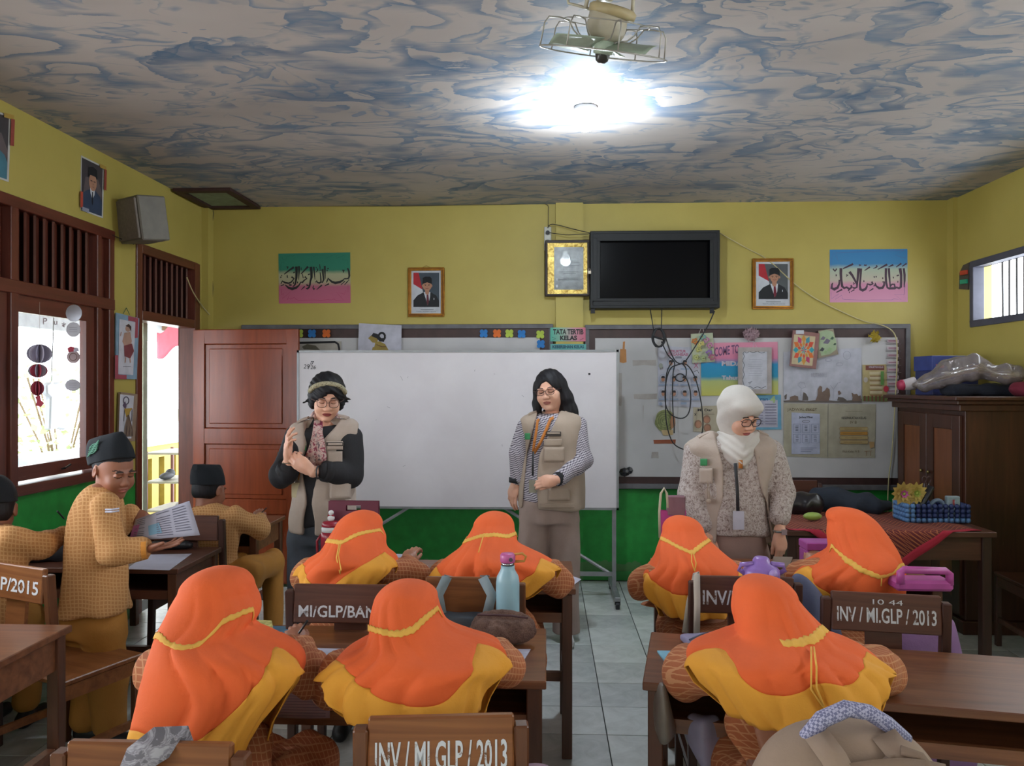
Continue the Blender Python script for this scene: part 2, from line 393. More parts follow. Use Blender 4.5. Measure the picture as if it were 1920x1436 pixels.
# barred windows of the right wall
GREYF = M('#4d4e5c', .6)
def barred(name, ya, yb, za, zb):
    wn = thing(name, None, None, (XR, ya, za), kind='structure'); x0, x1 = XR - .012, XR + .07
    f = MB(); k = .045
    f.box((x0, ya, za), (x1, yb, za + k), GREYF); f.box((x0, ya, zb - k), (x1, yb, zb), GREYF); f.box((x0, ya, za + k), (x1, ya + k, zb - k), GREYF); f.box((x0, yb - k, za + k), (x1, yb, zb - k), GREYF)
    f.build('window_frame', wn, world=True, bevel=.003)
    y = yb - .22; random.seed(3)
    while y > ya + .08:
        o = MB().tube([(XR + .10, y + random.uniform(-.012, .012), za + .02), (XR + .10, y, zb - .02)], .007, M('#3a3838', .5), n=6).build('bar', wn, world=True); y -= .085
barred('window_3', 3.8, 5.92, 1.955, 2.44); barred('window_4', -1.4, 3.3, 1.93, 2.42)
# door way
dr = thing('door_1', None, None, (XL, 5.1, 0), kind='structure')
f = MB(); f.box((XL - .12, 5.10, 0), (XL + .012, 5.17, 2.48), BROWN); f.box((XL - .12, 5.96, 0), (XL + .012, 6.05, 2.48), BROWN)
f.box((XL - .12, 5.17, 2.42), (XL + .012, 5.96, 2.48), BROWNY); f.box((XL - .12, 5.17, 1.97), (XL + .012, 5.96, 2.035), BROWNY)
f.build('door_frame', dr, world=True, bevel=.004)
MB().box((XL - .10, 5.17, 2.035), (XL - .085, 5.96, 2.42), DARKSLAT).build('backing_board', dr, world=True)
for i in range(10):
    m = Matrix.Translation((XL - .035, 5.17 + .079 * (i + .5), 0)) @ Matrix.Rotation(math.radians(24), 4, 'Z')
    MB().cbox((0, 0, 2.2275), (.012, 0.078, .383), BROWN, m).build('slat', dr, world=True)
# door leaf, open against the front wall; local x along the leaf
DW = wood('door_leaf', '#7c3418', '#a04c28', 2, .8, .3)
leafM = Matrix.Translation((XL + .02, 5.93, 0)) @ Matrix.Rotation(math.radians(-4.5), 4, 'Z')
lf = MB(); W_, H_ = .84, 1.955
for (xa, xb, za, zb) in ((0, .09, .03, H_), (W_ - .09, W_, .03, H_), (.09, W_ - .09, H_ - .11, H_), (.09, W_ - .09, 1.08, 1.2), (.09, W_ - .09, .55, .66), (.09, W_ - .09, .03, .2)):
    lf.box((xa, -.02, za), (xb, .02, zb), DW, leafM)
leaf = lf.build('door_leaf', dr, world=True, bevel=.004)
for za, zb in ((1.2, H_ - .11), (.66, 1.08), (.2, .55)):
    pm = MB(); pm.box((.09, -.006, za), (W_ - .09, .006, zb), DW, leafM); pm.box((.125, -.014, za + .035), (W_ - .125, .014, zb - .035), DW, leafM)
    o = pm.build('panel', leaf, bevel=.006); o.location = -Vector((XL, 5.1, 0))
o = MB().tube([leafM @ Vector(p) for p in ((W_ - .045, -.02, 1.02), (W_ - .045, -.06, 1.02), (W_ - .14, -.065, 1.02))], .008, M('#6e665c', .35, metal=.8)).build('door_handle', leaf); o.location = -Vector((XL, 5.1, 0))
# ceiling hatch
ht = thing('ceiling_hatch', 'dark brown framed attic hatch with pale green panel in the ceiling corner', 'hatch', (-2.49, 5.86, ZC))
f = MB(); hx0, hx1, hy0, hy1 = -2.71, -2.28, 5.57, 6.17
for q in (((hx0, hy0), (hx1, hy0 + .06)), ((hx0, hy1 - .06), (hx1, hy1)), ((hx0, hy0 + .06), (hx0 + .06, hy1 - .06)), ((hx1 - .06, hy0 + .06), (hx1, hy1 - .06))):
    f.box((q[0][0], q[0][1], ZC - .025), (q[1][0], q[1][1], ZC - .0005), M('#3c2422', .7, .2))
f.build('frame', ht, world=True, bevel=.004)
MB().box((hx0 + .06, hy0 + .06, ZC - .008), (hx1 - .06, hy1 - .06, ZC - .001), M('#8a9a86', .8, .15)).build('panel', ht, world=True)

# ------------------------------------------------------------------ outdoors beyond the door and window
MB().box((-12, -4, -.12), (XL - .16, 16, -.02), M('#b9b4a6', .8)).build('path', kind='structure')
vr = MB(); vr.box((-4.75, -3, 2.32), (XL - .16, 12, 2.40), M('#d7d2c8', .8)); vr.box((-4.80, -3, 2.06), (-4.70, 12, 2.32), M('#8d8f94', .7))
for y in (0.5, 3.1, 5.3, 7.2, 9.4): vr.box((-4.7, y, 2.2), (XL - .16, y + .07, 2.32), M('#8a6a58', .7))
tag(vr.build('veranda_roof'), 'pale veranda roof on brown rafters outside the classroom window', 'roof')
# yellow parapet with green slots
pp = MB(); YEL = M('#a3883a', .7); GRS = M('#243a2e', .8); y = -3.0; xa, xb = -4.45, -4.35
pp.box((xa, -3, 0), (xb, 12, .16), YEL); pp.box((xa, -3, .72), (xb, 12, .86), YEL); pp.box((xa - .03, -3, .86), (xb + .03, 12, .93), M('#8fa3aa', .6))
while y < 12: pp.box((xa, y, .16), (xb, y + .15, .72), YEL); y += .28
pr = pp.build('parapet'); tag(pr, 'yellow veranda parapet wall with tall green slots, outside the door', 'wall')
gs = MB(); gs.box((xa + .03, -3, .16), (xa + .04, 12, .72), GRS); gs.build('backing', pr)
for i, y in enumerate((5.9, 9.9, 1.9)):
    b = MB(); b.box((-4.62, y, 0), (-4.48, y + .14, 2.1), M('#c8ccb8', .7)); tag(b.build('veranda_post'), ['pale veranda post nearest the doorway', 'pale veranda post farther along the veranda', 'pale veranda post beyond the window'][i], 'post', 'posts of the veranda')
b = MB(); c = Q(265, 700, 5.75); b.box((c.x - .03, c.y - .03, 0), (c.x + .03, c.y + .03, 2.3), M('#b9c2ac', .6)); tag(b.build('pale_post'), 'slim pale post just outside the open doorway', 'post')
# shoe rack seen through the door
rk = thing('shoe_rack', 'brown metal shoe rack standing on the veranda outside the door', 'rack', (-3.35, 7.2, 0))
RB = M('#6a3a2c', .6); b = MB()
for x in (-3.62, -3.2):
    for y in (6.95, 7.45): b.box((x - .012, y - .012, 0), (x + .012, y + .012, .93), RB)
b.build('frame', rk, world=True)
for z in (.12, .38, .64, .9): MB().box((-3.63, 6.94, z), (-3.19, 7.46, z + .018), M('#8a8478', .6)).build('shelf', rk, world=True)
for i, (x, y, z, c) in enumerate(((-3.5, 7.1, .658, '#3b3a42'), (-3.35, 7.1, .398, '#8c8a90'), (-3.45, 7.15, .138, '#b07a52'), (-3.3, 7.1, .138, '#b98a5a'))):
    s = MB(); s.blob((x, y, z + .035), (.045, .12, .034), M(c, .7)); s.blob((x, y + .06, z + .05), (.04, .06, .045), M(c, .7))
    tag(s.build('shoe', smooth=True), ['dark shoe on the upper shelf of the veranda rack', 'grey shoe on the middle shelf of the veranda rack', 'left tan shoe on the lowest shelf of the veranda rack', 'right tan shoe on the lowest shelf of the veranda rack'][i], 'shoe', 'shoes on the veranda rack')
# pink awning, leaning pole, hanging shirt, shrubs
b = MB(); b.grid(lambda s, r: Vector((-3.25 - .85 * s, 7.2 + .9 * s, 2.20 - .04 * math.sin(9 * s) - .27 * r - .1 * s)), 16, 8, cloth('#b9566a')); tag(b.build('awning_cloth', smooth=True, solid=.01), 'sagging pink cloth awning above the veranda', 'awning')
tag(MB().tube([PX(309, 700, -4.9), PX(309, 700, -4.9) + (PX(338, 790, -4.55) - PX(309, 700, -4.9)) * ((PX(309, 700, -4.9).z + .02) / (PX(309, 700, -4.9).z - PX(338, 790, -4.55).z))], .025, M('#9a9488', .6)).build('leaning_pole'), 'thin grey pole leaning outside the doorway', 'pole')
sh = MB(); sX = -3.9
pts = [(76, 722), (84, 716), (92, 719), (101, 716), (112, 719), (118, 730), (112, 737), (113, 806), (98, 803), (82, 806), (84, 745), (77, 738)]
sh.prism([PX(u, v, sX) for u, v in pts], (.05, 0, 0), cloth('#b9bcc6')); shirt = sh.build('hanging_shirt', bevel=.01); tag(shirt, 'white shirt hung out to dry beyond the window', 'shirt')
MB().tube([PX(97, 716, sX + .02), PX(97, 700, sX + .02), Vector((sX + .02, PX(97, 700, sX).y, 2.21))], .004, M('#555555', .4)).build('hanger', shirt)
def shrub(cx, cy, h, n, spread, col, label):
    root = thing('leafy_shrub', label, 'shrub', (cx, cy, 0), group='shrubs beyond the veranda'); rnd = random.Random(int(h * 100) + n)
    st = MB(); lv = MB(); G = M(col, .6, .3, 3)
    for i in range(7):
        a = rnd.uniform(0, 6.28); st.tube([(cx, cy, 0), (cx + .3 * spread * math.cos(a), cy + .3 * spread * math.sin(a), h * .5), (cx + .7 * spread * math.cos(a), cy + .7 * spread * math.sin(a), h * .95)], .012, M('#6b5a44', .8), n=5)
    for i in range(n):
        a = rnd.uniform(0, 6.28); r = spread * math.sqrt(rnd.random()); z = h * rnd.uniform(.25, 1.05); p = Vector((cx + r * math.cos(a), cy + r * math.sin(a), z)); L = rnd.uniform(.06, .13)
        d = Vector((rnd.uniform(-1, 1), rnd.uniform(-1, 1), rnd.uniform(-.6, .6))).normalized(); e = d.orthogonal().normalized() * L * .32
        lv.add([p, p + d * L * .5 + e, p + d * L, p + d * L * .5 - e], [(0, 1, 2, 3)], G)
    st.build('stem', root, world=True); lv.build('foliage', root, world=True, kind='stuff')
shrub(-5.9, 9.3, 1.7, 500, .8, '#a9c08c', 'green leafy shrub beyond the parapet, seen through the doorway')
shrub(-6.6, 7.0, 2.3, 700, 1.0, '#b4c6a0', 'tall pale green shrub beyond the parapet, seen through the window')
# ------------------------------------------------------------------ wooden furniture
WD = wood('desk', '#5c3422', '#93603f', 0, 1.0, .33); WDL = wood('desk_leg', '#46281c', '#744732', 2, 1.0, .4)
WC = wood('chair', '#6a3a20', '#a0683c', 0, 1.0, .35); WCL = wood('chair_post', '#4c2a18', '#7c4c2c', 2, 1.0, .4)
WK = wood('dark_chair', '#48281f', '#6c4232', 0, 1.0, .4); WKL = wood('dark_chair_post', '#36201a', '#543026', 2, 1.0, .45)
WHITE = M('#c9cacc', .6, .1); INK = M('#26262a', .6)
def stencil_mat():
    t = NT('worn_stencil_paint'); v = t.coord('Object', (1, 1, 1)); n = t.noise(v, 45, 4, .7)
    t.col(t.ramp(n, [(.34, lin('#6b4a34')), (.43, lin('#c4c6cc'))])); t.rough(.7); return t.m
STEN = stencil_mat()
def desk(label, x0, x1, y0, y1, rz=0, h=.70, W=WD, WL=WDL, group='wooden school desks'):
    cx, cy = (x0 + x1) / 2, (y0 + y1) / 2; a = (x1 - x0) / 2; b = (y1 - y0) / 2
    r = thing('school_desk', label, 'desk', (cx, cy, 0), rz, group)
    MB().box((-a, -b, h - .024), (a, b, h), W).build('desktop', r, bevel=.003)
    ap = MB(); i = .035
    ap.box((-a + i, b - i - .018, h - .14), (a - i, b - i, h - .025), W); ap.build('apron', r)
    for s in (-1, 1):
        MB().box((s * (a - i) - .009, -b + i, h - .14), (s * (a - i) + .009, b - i, h - .025), W).build('side_board', r)
        MB().box((s * (a - i) - .015, -b + i + .03, .26), (s * (a - i) + .015, b - i - .03, .30), W).build('rail', r)
        for q in (-1, 1):
            MB().box((s * (a - i) - .021, q * (b - i) - .021, 0), (s * (a - i) + .021, q * (b - i) + .021, h - .025), WL).build('leg', r, bevel=.003)
    MB().box((-a + i, -b + i, h - .135), (a - i, b - i, h - .118), W).build('shelf', r)
    MB().box((-a + i + .02, -b + i - .01, h - .145), (a - i - .02, -b + i + .008, h - .105), W).build('lip', r)
    MB().box((-a + i, .02, .22), (a - i, .045, .26), W).build('rail', r)
    return r
def chair(label, x, y, rz=0, w=.37, h=.85, txt=None, W=WC, WL=WCL, panel=.12, splat=True, mat=None, tz=(.018, .072), seat=.43, small=None):
    r = thing('school_chair', label, 'chair', (x, y, 0), rz, 'wooden school chairs'); d = .36; a = w / 2
    for s in (-1, 1):
        MB().add([(s * a - .015, -d / 2 - q[0] - .018, q[1]) if k == 0 else ((s * a + .015, -d / 2 - q[0] - .018, q[1]) if k == 1 else ((s * a + .015, -d / 2 - q[0] + .018, q[1]) if k == 2 else (s * a - .015, -d / 2 - q[0] + .018, q[1]))) for q in ((0.02, 0), (0, seat), (.03, h - .012)) for k in range(4)],
            [(3, 2, 1, 0), (8, 9, 10, 11)] + [(o + k, o + (k + 1) % 4, o + 4 + (k + 1) % 4, o + 4 + k) for o in (0, 4) for k in range(4)], WL).build('back_post', r, bevel=.004)
        MB().box((s * a - .015, d / 2 - .03, 0), (s * a + .015, d / 2, seat - .02), WL).build('leg', r, bevel=.003)
        MB().box((s * a - .01, -d / 2, seat - .075), (s * a + .01, d / 2 - .03, seat - .02), W).build('seat_rail', r)
        MB().box((s * a - .008, -d / 2, .14), (s * a + .008, d / 2 - .03, .17), W).build('stretcher', r)
    MB().box((-a + .015, d / 2 - .025, seat - .075), (a - .015, d / 2 - .005, seat - .02), W).build('seat_rail', r)
    MB().box((-a - .012, -d / 2 + .02, seat - .02), (a + .012, d / 2 + .015, seat), W).build('seat', r, bevel=.004)
    ti = -.03 / (h - seat)
    T = Matrix.Translation((0, -d / 2 - .03 + .0, h)) @ Matrix.Rotation(-ti * .9, 4, 'X').inverted()
    pb = MB(); pb.box((-a + .015, -.011, -panel), (a - .015, .011, .008), W, T); bp = pb.build('backrest_panel', r, bevel=.004)
    if splat:
        T2 = Matrix.Translation((0, -d / 2 - .015, (h + seat) / 2 - panel / 2 + .0)) @ Matrix.Rotation(-ti * .9, 4, 'X').inverted()
        hh = (h - seat - panel) / 2 + .01; MB().box((-.055, -.007, -hh), (.055, .007, hh), W, T2).build('splat', r)
    if txt:
        m = MB(); f0, f1 = tz; tw = (w - .03) * .9
        xo = -tw / 2
        put_text(m, txt, T @ Vector((xo, -.0125, -panel + f0)), (1, 0, 0), T.to_3x3() @ Vector((0, 0, 1)), tw, f1 - f0, mat or STEN, bold=.017)
        m.build('lettering', bp)
    if small:
        m = MB(); put_text(m, small, T @ Vector((-.04, -.0125, -.026)), (1, 0, 0), T.to_3x3() @ Vector((0, 0, 1)), .09, .016, mat or STEN); m.build('lettering', bp)
    return r
DARKMAT = stencil_mat()
desk('wooden school desk, nearest in the middle column, under the fur pouch', -1.14, .0, 2.20, 2.68)
desk('wooden school desk in the second row of the middle column', -1.03, .12, 3.20, 3.71)
desk('long wooden school desk, nearest on the right, slightly turned, top mostly bare', .30, 1.55, 2.09, 2.55, math.radians(-10.5))
desk('wooden school desk below the woman in the white hijab', .50, 1.66, 3.32, 3.80, 0)
desk('worn school desk at the lower left edge, nearest on the left side', -2.70, -1.64, 2.17, 2.65)
desk('dark wooden school desk with papers behind the standing boy', -2.70, -1.66, 3.47, 3.95, 0, W=WK)
desk('wooden school desk of the boy in front of the open door', -2.66, -1.66, 4.45, 4.93)
def at_top(u, v, h=.85): p = PZ(u, v, h); return p
# chairs (back faces the camera)
chair('brown chair at the bottom left with a patterned strap over its back', -.745, 1.66, 0, .345)
chair('brown chair lettered INV/MI/GLP/2013 behind the nearest middle desk', -.235, 1.80, math.radians(6), .325, txt='INV / MI GLP / 2013', tz=(.022, .082))
chair('dark brown chair lettered MI/GLP/BANT behind the middle girl', -.665, 2.83, 0, .40, txt='MI/GLP/BANT/9', W=WK, WL=WKL, tz=(.02, .06))
chair('reddish chair with grey bag straps over its back', -.262, 2.95, 0, .35, W=WC)
chair('reddish brown chair lettered INV/MI behind the purple bottle', .705, 3.0, math.radians(-2), .36, txt='INV/MI GLP/9', W=WK, WL=WKL, tz=(.03, .08))
chair('dark chair lettered INV/MI.GLP/2013 in front of the lilac trolley bag', 1.125, 2.79, math.radians(-9), .36, txt='INV / MI.GLP / 2013', W=WK, WL=WKL, panel=.115, tz=(.03, .078), small='10 44')
chair('brown chair lettered GLP/2015 at the left edge', -1.93, 3.06, math.radians(-22), .42, txt='I/GLP/2015', tz=(.03, .08))
chair('wooden chair at the far left of the window desk', -2.49, 3.06, 0, .34, W=WK, WL=WKL)
chair('dark chair under the seated boy in the black cap', -1.86, 4.18, 0, .38, W=WK, WL=WKL)
chair('reddish chair behind the cloth-covered teacher table', 1.66, 5.25, math.pi, .42, .87, W=WK, WL=WKL, panel=.2, splat=False)
chair('dark chair in the shadow by the right wall', 2.86, 4.55, math.radians(-4), .44, .86, W=WK, WL=WKL, panel=.1, splat=False)
# the girls' seats that are hidden behind them (right rear pair face the desk)
chair('brown chair under the beige backpack', .60, 1.78, math.radians(-4), .34, .79)

# teacher table
tt = thing('teacher_table', 'dark wooden teacher table beneath the red woven cloth', 'table', (1.85, 4.66, 0)); X0, X1, Y0, Y1, H = 1.30, 2.42, 4.32, 4.98, .74
MB().box((X0, Y0, H - .03), (X1, Y1, H), WK).build('tabletop', tt, world=True, bevel=.004)
MB().box((X0 + .04, Y0 + .04, H - .16), (X1 - .04, Y0 + .06, H - .03), WK).build('apron', tt, world=True)
for sx in (X0 + .04, X1 - .04):
    MB().box((sx - .012, Y0 + .05, H - .16), (sx + .012, Y1 - .05, H - .03), WK).build('side_board', tt, world=True)
    for sy in (Y0 + .05, Y1 - .05): MB().box((sx - .025, sy - .025, 0), (sx + .025, sy + .025, H - .03), WKL).build('leg', tt, world=True, bevel=.003)
MB().box((X0 + .05, Y1 - .07, .12), (X1 - .05, Y1 - .055, H - .16), WK).build('modesty_panel', tt, world=True)
def woven():
    t = NT('red_woven_cloth'); v = t.coord('Object', (1, 1, 1), (0, 0, .78)); sp = t.n('ShaderNodeSeparateXYZ'); t.l(v, sp.inputs[0])
    a = t.math('LESS_THAN', t.math('FRACT', t.math('MULTIPLY', t.math('ADD', sp.outputs[0], sp.outputs[2]), 42)), .16); b = t.math('LESS_THAN', t.math('FRACT', t.math('MULTIPLY', t.math('ADD', sp.outputs[1], sp.outputs[2]), 42)), .16)
    n = t.noise(v, 5, 3); c = t.ramp(n, [(.3, lin('#4a1a20')), (.7, lin('#6b2426'))]); c = t.mix(t.math('MAXIMUM', a, b), c, lin('#a5603c')); t.col(c); t.rough(.9); return t.m
WOV = woven(); REDH = cloth('#a01c34')
tc = thing('tablecloth', 'red woven cloth draped diagonally over the teacher table', 'tablecloth', (1.85, 4.6, .74))
def clothfn(s, r):
    # s across x, r from back edge over front edge and down
    x = X0 + .02 + (X1 - X0 - .1) * s; L = .62
    drop = max(0.0, .30 - abs(s - .47) * .75)
    d = r * (L + drop)
    y = Y1 - .03 - d; z = H + .004 + .004 * math.sin(30 * x + 9 * y)
    if y < Y0 - .006: z = H + .004 - (Y0 - .006 - y); y = Y0 - .012 - .006 * math.sin(34 * x)
    return Vector((x, y, z))
b = MB(); b.grid(clothfn, 40, 40, WOV); b.build('cloth', tc, world=True, smooth=True, solid=.003)
b = MB(); b.grid(lambda s, r: clothfn(s, .93 + .07 * r) + Vector((0, -.005, .001)), 40, 4, REDH); b.build('hem', tc, world=True, smooth=True, solid=.002)

# cabinet against the right wall
cb = thing('wooden_cabinet', 'tall dark brown double-door cupboard in the right corner', 'cabinet', (2.84, 5.35, 0))
CX0, CX1, CY0, CY1, CH = 2.56, 3.12, 4.95, 5.86, 1.40
WCB = wood('cabinet', '#36190f', '#59301f', 2, .9, .4); WCBL = wood('cabinet_door', '#6a3a20', '#8a5230', 2, .9, .4)
MB().box((CX0 + .02, CY0, .08), (CX1, CY1, CH), WCB).build('body', cb, world=True, bevel=.004)
MB().box((CX0 - .01, CY0 - .03, 0), (CX1, CY1 + .02, .08), WCB).build('plinth', cb, world=True, bevel=.004)
b = MB()
for k, (o, z0, z1) in enumerate(((.025, CH - .03, CH + .01), (.05, CH + .01, CH + .035), (.075, CH + .035, CH + .06))): b.box((CX0 - o, CY0 - o, z0), (CX1, CY1 + o * .6, z1), WCB)
b.build('cornice', cb, world=True, bevel=.004)
ym = (CY0 + CY1) / 2
for a_, b_ in ((CY0 + .03, ym - .003), (ym + .003, CY1 - .03)):
    dm = MB(); x = CX0
    dm.box((x, a_, .1), (x + .02, a_ + .09, CH - .06), WCB); dm.box((x, b_ - .09, .1), (x + .02, b_, CH - .06), WCB); dm.box((x, a_ + .09, CH - .15), (x + .02, b_ - .09, CH - .06), WCB); dm.box((x, a_ + .09, .1), (x + .02, b_ - .09, .2), WCB); dm.box((x, a_ + .09, .66), (x + .02, b_ - .09, .75), WCB)
    d = dm.build('door', cb, world=True, bevel=.003)
    o = MB().box((x + .008, a_ + .09, .75), (x + .014, b_ - .09, CH - .15), WCBL).box((x + .008, a_ + .09, .2), (x + .014, b_ - .09, .66), WCBL).build('panel', d); o.location = -Vector((2.84, 5.35, 0))
    yk = ym + (-.05 if a_ < ym - .2 else .05); o = MB().blob((x - .012, yk, .95), (.012, .012, .012), M('#8a7a50', .3, metal=.9), 8).build('knob', d, smooth=True); o.location = -Vector((2.84, 5.35, 0))

# ------------------------------------------------------------------ rolling whiteboard
def Tt(t): return t
WBY = 5.62
wb = thing('rolling_whiteboard', 'large white writing board on a grey wheeled stand', 'whiteboard', PY(858, 1110, WBY))
a = PY(557, 655, WBY); c = PY(1160, 955, WBY); ALU = M('#8f9194', .4, metal=.5)
zt = EYE + (722 - 656) / F * WBY; zb = EYE - (955 - 722) / F * WBY
def wbmat():
    t = NT('whiteboard_surface'); v = t.coord(); n = t.noise(v, 2.2, 5, .6, .4); n2 = t.noise(t.coord('Object', (1, 1, 3)), 24, 4, .8)
    cc = t.ramp(n, [(.3, lin('#c6c0c5')), (.7, lin('#d0cbcf'))]); cc = t.mix(t.ramp(n2, [(.72, (0, 0, 0, 1)), (.8, (.35, .35, .35, 1))]), cc, lin('#8a878c')); t.col(cc); t.rough(.35); return t.m
WBM = wbmat(); x0, x1 = a.x, c.x
MB().box((x0 + .015, WBY, zb + .015), (x1 - .015, WBY + .02, zt - .015), WBM).build('panel', wb, world=True)
f = MB()
for lo, hi in (((x0, WBY - .006, zt - .016), (x1, WBY + .024, zt)), ((x0, WBY - .006, zb), (x1, WBY + .024, zb + .016)), ((x0, WBY - .006, zb), (x0 + .016, WBY + .024, zt)), ((x1 - .016, WBY - .006, zb), (x1, WBY + .024, zt))): f.box(lo, hi, ALU)
f.build('frame', wb, world=True)
for x in (x0 + .03, x1 - .03):
    MB().box((x - .014, WBY + .025, .07), (x + .014, WBY + .05, zt - .05), ALU).build('post', wb, world=True)
    ft = MB().box((x - .02, WBY - .26, .055), (x + .02, WBY + .32, .085), ALU).build('foot', wb, world=True, bevel=.003)
    for y in (WBY - .24, WBY + .30):
        k = MB(); k.tube([(x - .012, y, .027), (x + .012, y, .027)], .027, INK, 14); k.box((x - .018, y - .012, .03), (x + .018, y + .012, .056), INK)
        o = k.build('caster', ft); o.location = -wb.location
MB().tube([(x0 + .045, WBY + .04, .17), PY(764, 953, WBY) + Vector((0, .04, 0))], .012, ALU, 6).build('brace', wb, world=True)
MB().tube([(x1 - .045, WBY + .04, .17), PY(944, 953, WBY) + Vector((0, .04, 0))], .012, ALU, 6).build('brace', wb, world=True)
MB().box((x0 + .045, WBY + .028, .16), (x1 - .045, WBY + .046, .19), ALU).build('crossbar', wb, world=True)
fl_ = Flat(WBY - .0008); k = 1 / 11.97
fl_.text('29', 569, 683, 580, 691, INK, shear=.2); fl_.line([(578, 692), (584, 678)], .8, INK); fl_.text('7', 583, 677, 589, 684, INK); fl_.text('26', 582, 685, 592, 692, INK, shear=.2)
fl_.rect(1103, 699, 1107, 703, INK)
for i in range(16):
    u, v = random.uniform(600, 1130), random.uniform(690, 930); fl_.line([(u, v), (u + random.uniform(-6, 6), v + random.uniform(-3, 8))], .7, M('#8d8a90', .6), same=True)
fl_.mb.build('writing', wb, world=True)

# ------------------------------------------------------------------ two framed boards on the front wall
GREYW = M('#5d5c60', .6, .2); DKB = M('#3a2424', .5, .2); BW = M('#b4b2b4', .5, .1, 3)
def wall_board(label, u0, u1, v0, v1, wu0, wu1, wv0, wv1, marks):
    p0 = PY(u0, v0, YF - .045); p1 = PY(u1, v1, YF - .045); X0_, X1_ = p0.x, p1.x; z1 = PY((u0 + u1) / 2, v0, YF - .045).z; z0 = PY((u0 + u1) / 2, v1, YF - .045).z
    r = thing('wall_board', label, 'board', ((X0_ + X1_) / 2, YF, z0)); k = .034; yf = YF - .045
    fr = MB()
    for lo, hi in (((X0_, yf, z1 - k), (X1_, YF, z1)), ((X0_, yf, z0), (X1_, YF, z0 + k * 1.2)), ((X0_, yf, z0 + k), (X0_ + k, YF, z1 - k)), ((X1_ - k, yf, z0 + k), (X1_, YF, z1 - k))): fr.box(lo, hi, GREYW)
    fr.build('frame', r, world=True, bevel=.004)
    MB().box((X0_ + k, YF - .03, z0 + k), (X1_ - k, YF - .002, z1 - k), DKB).build('backing_board', r, world=True)
    q0 = PY(wu0, wv0, YF - .036); q1 = PY(wu1, wv1, YF - .036)
    MB().box((q0.x, YF - .036, q1.z), (q1.x, YF - .03, q0.z), BW).build('white_panel', r, world=True)
    if marks:
        f = Flat(YF - .0366)
        for (u, v, a, b, m) in marks: f.poly([(u, v + random.uniform(-1, 1)), (u + a, v - random.uniform(0, 2)), (u + a + random.uniform(-2, 2), v + b), (u + a * .5, v + b + random.uniform(-2, 2)), (u + random.uniform(-2, 2), v + b)], m)
        f.mb.build('tape_remnants', r, world=True)
    return r
TP = M('#a39c98', .7); TB = M('#b07a48', .7); TR = M('#8a4a30', .7)
wall_board('wide grey-framed board behind the rolling whiteboard, left of the pilaster', 452, 1037, 608, 918, 462, 1012, 634, 895, None)
wall_board('wide grey-framed wall board covered with class posters', 1097, 1708, 608, 918, 1116, 1683, 634, 896,
    [(1186, 676, 44, 10, TP), (1188, 739, 44, 9, TP), (1163, 655, 11, 24, TB), (1168, 641, 4, 14, TB), (1225, 825, 42, 7, TR), (1222, 848, 12, 11, TP), (1205, 760, 2, 32, TP), (1160, 700, 6, 60, TP)])
# felt butterflies pinned along the frame
BF = {'b': M('#2d72b4', .8), 'o': M('#d0682c', .8), 'g': M('#a6b84a', .8)}
for i, (u, v, c, nm) in enumerate(((561, 625, 'g', 'green paper butterfly half hidden by the door'), (585, 625, 'b', 'blue paper butterfly near the door'), (612, 625, 'o', 'orange paper butterfly near the door'), (907, 625, 'b', 'leftmost blue butterfly of the middle row on the board frame'), (932, 625, 'o', 'orange butterfly in the middle row on the board frame'), (955, 625, 'g', 'lime butterfly between the orange and blue ones on the board frame'), (978, 626, 'b', 'blue butterfly right of the lime one on the board frame'), (1013, 627, 'g', 'lime butterfly at the right corner of the board frame'), (1014, 645, 'b', 'blue butterfly just below the corner one'))):
    f = Flat(YF - .05); r = 4.2
    for du, dv in ((-3.6, -3.4), (3.6, -3.4), (-3.6, 3.6), (3.6, 3.6)): f.oval(u + du, v + dv, 3.9, 4.1, BF[c], 10)
    f.oval(u, v, 2.2, 3.5, BF[c], 8)
    o = f.mb.build('paper_butterfly', origin=PY(u, v, YF - .05), solid=.0008); tag(o, nm, 'decoration', 'paper butterflies on the board frame')
# ------------------------------------------------------------------ flat sheets
def sheet(name, label, cat, u0, v0, u1, v1, mat, Y=YF - .038, X=None, quad=None, group=None, thick=.001):
    f = Flat(Y, X); b = MB(); q = quad or [(u0, v0), (u1, v0), (u1, v1), (u0, v1)]; pts = [f.p(*p) for p in q]; ctr = sum(pts, Vector()) / 4
    r = thing(name, label, cat, ctr, 0, group); d = Vector((thick * 2, 0, 0)) if X is not None else Vector((0, -thick * 2, 0))
    b.prism(pts, d, mat); b.build('paper', r, world=True); f.k = 1
    if X is not None: f.X += thick * 2
    else: f.Y -= thick * 2
    return r, f
def fin(r, f, name='print'): f.mb.build(name, r, world=True); return r
LW = YF - .0005
K1 = 160 / 1915
def strokes(f, S, k, u0, v0, m):
    for st in S: f.line([(u0 + x * k, v0 + y * k, w * k * 1.4) for x, y, w in st], 1, m, same=True)
    f.k += 1
def bl(f, S, k, u0, v0, m, w=.5):
    for st in S: f.line([(u0 + x * k, v0 + y * k) for x, y in st], w, m, same=True)
    f.k += 1
g1 = gradient('teal_cream_pink_paper', [(.0, '#b9607c'), (.33, '#b0607a'), (.42, '#a8a283'), (.58, '#a9a888'), (.66, '#2f7d66'), (1, '#2c7a64')])
r, f = sheet('calligraphy_poster', 'teal and pink paper with black Arabic calligraphy, left of the first portrait', 'poster', 522, 475, 657, 569, g1, LW, quad=[(522, 475.5), (656.5, 473), (657.5, 568), (523, 569)])
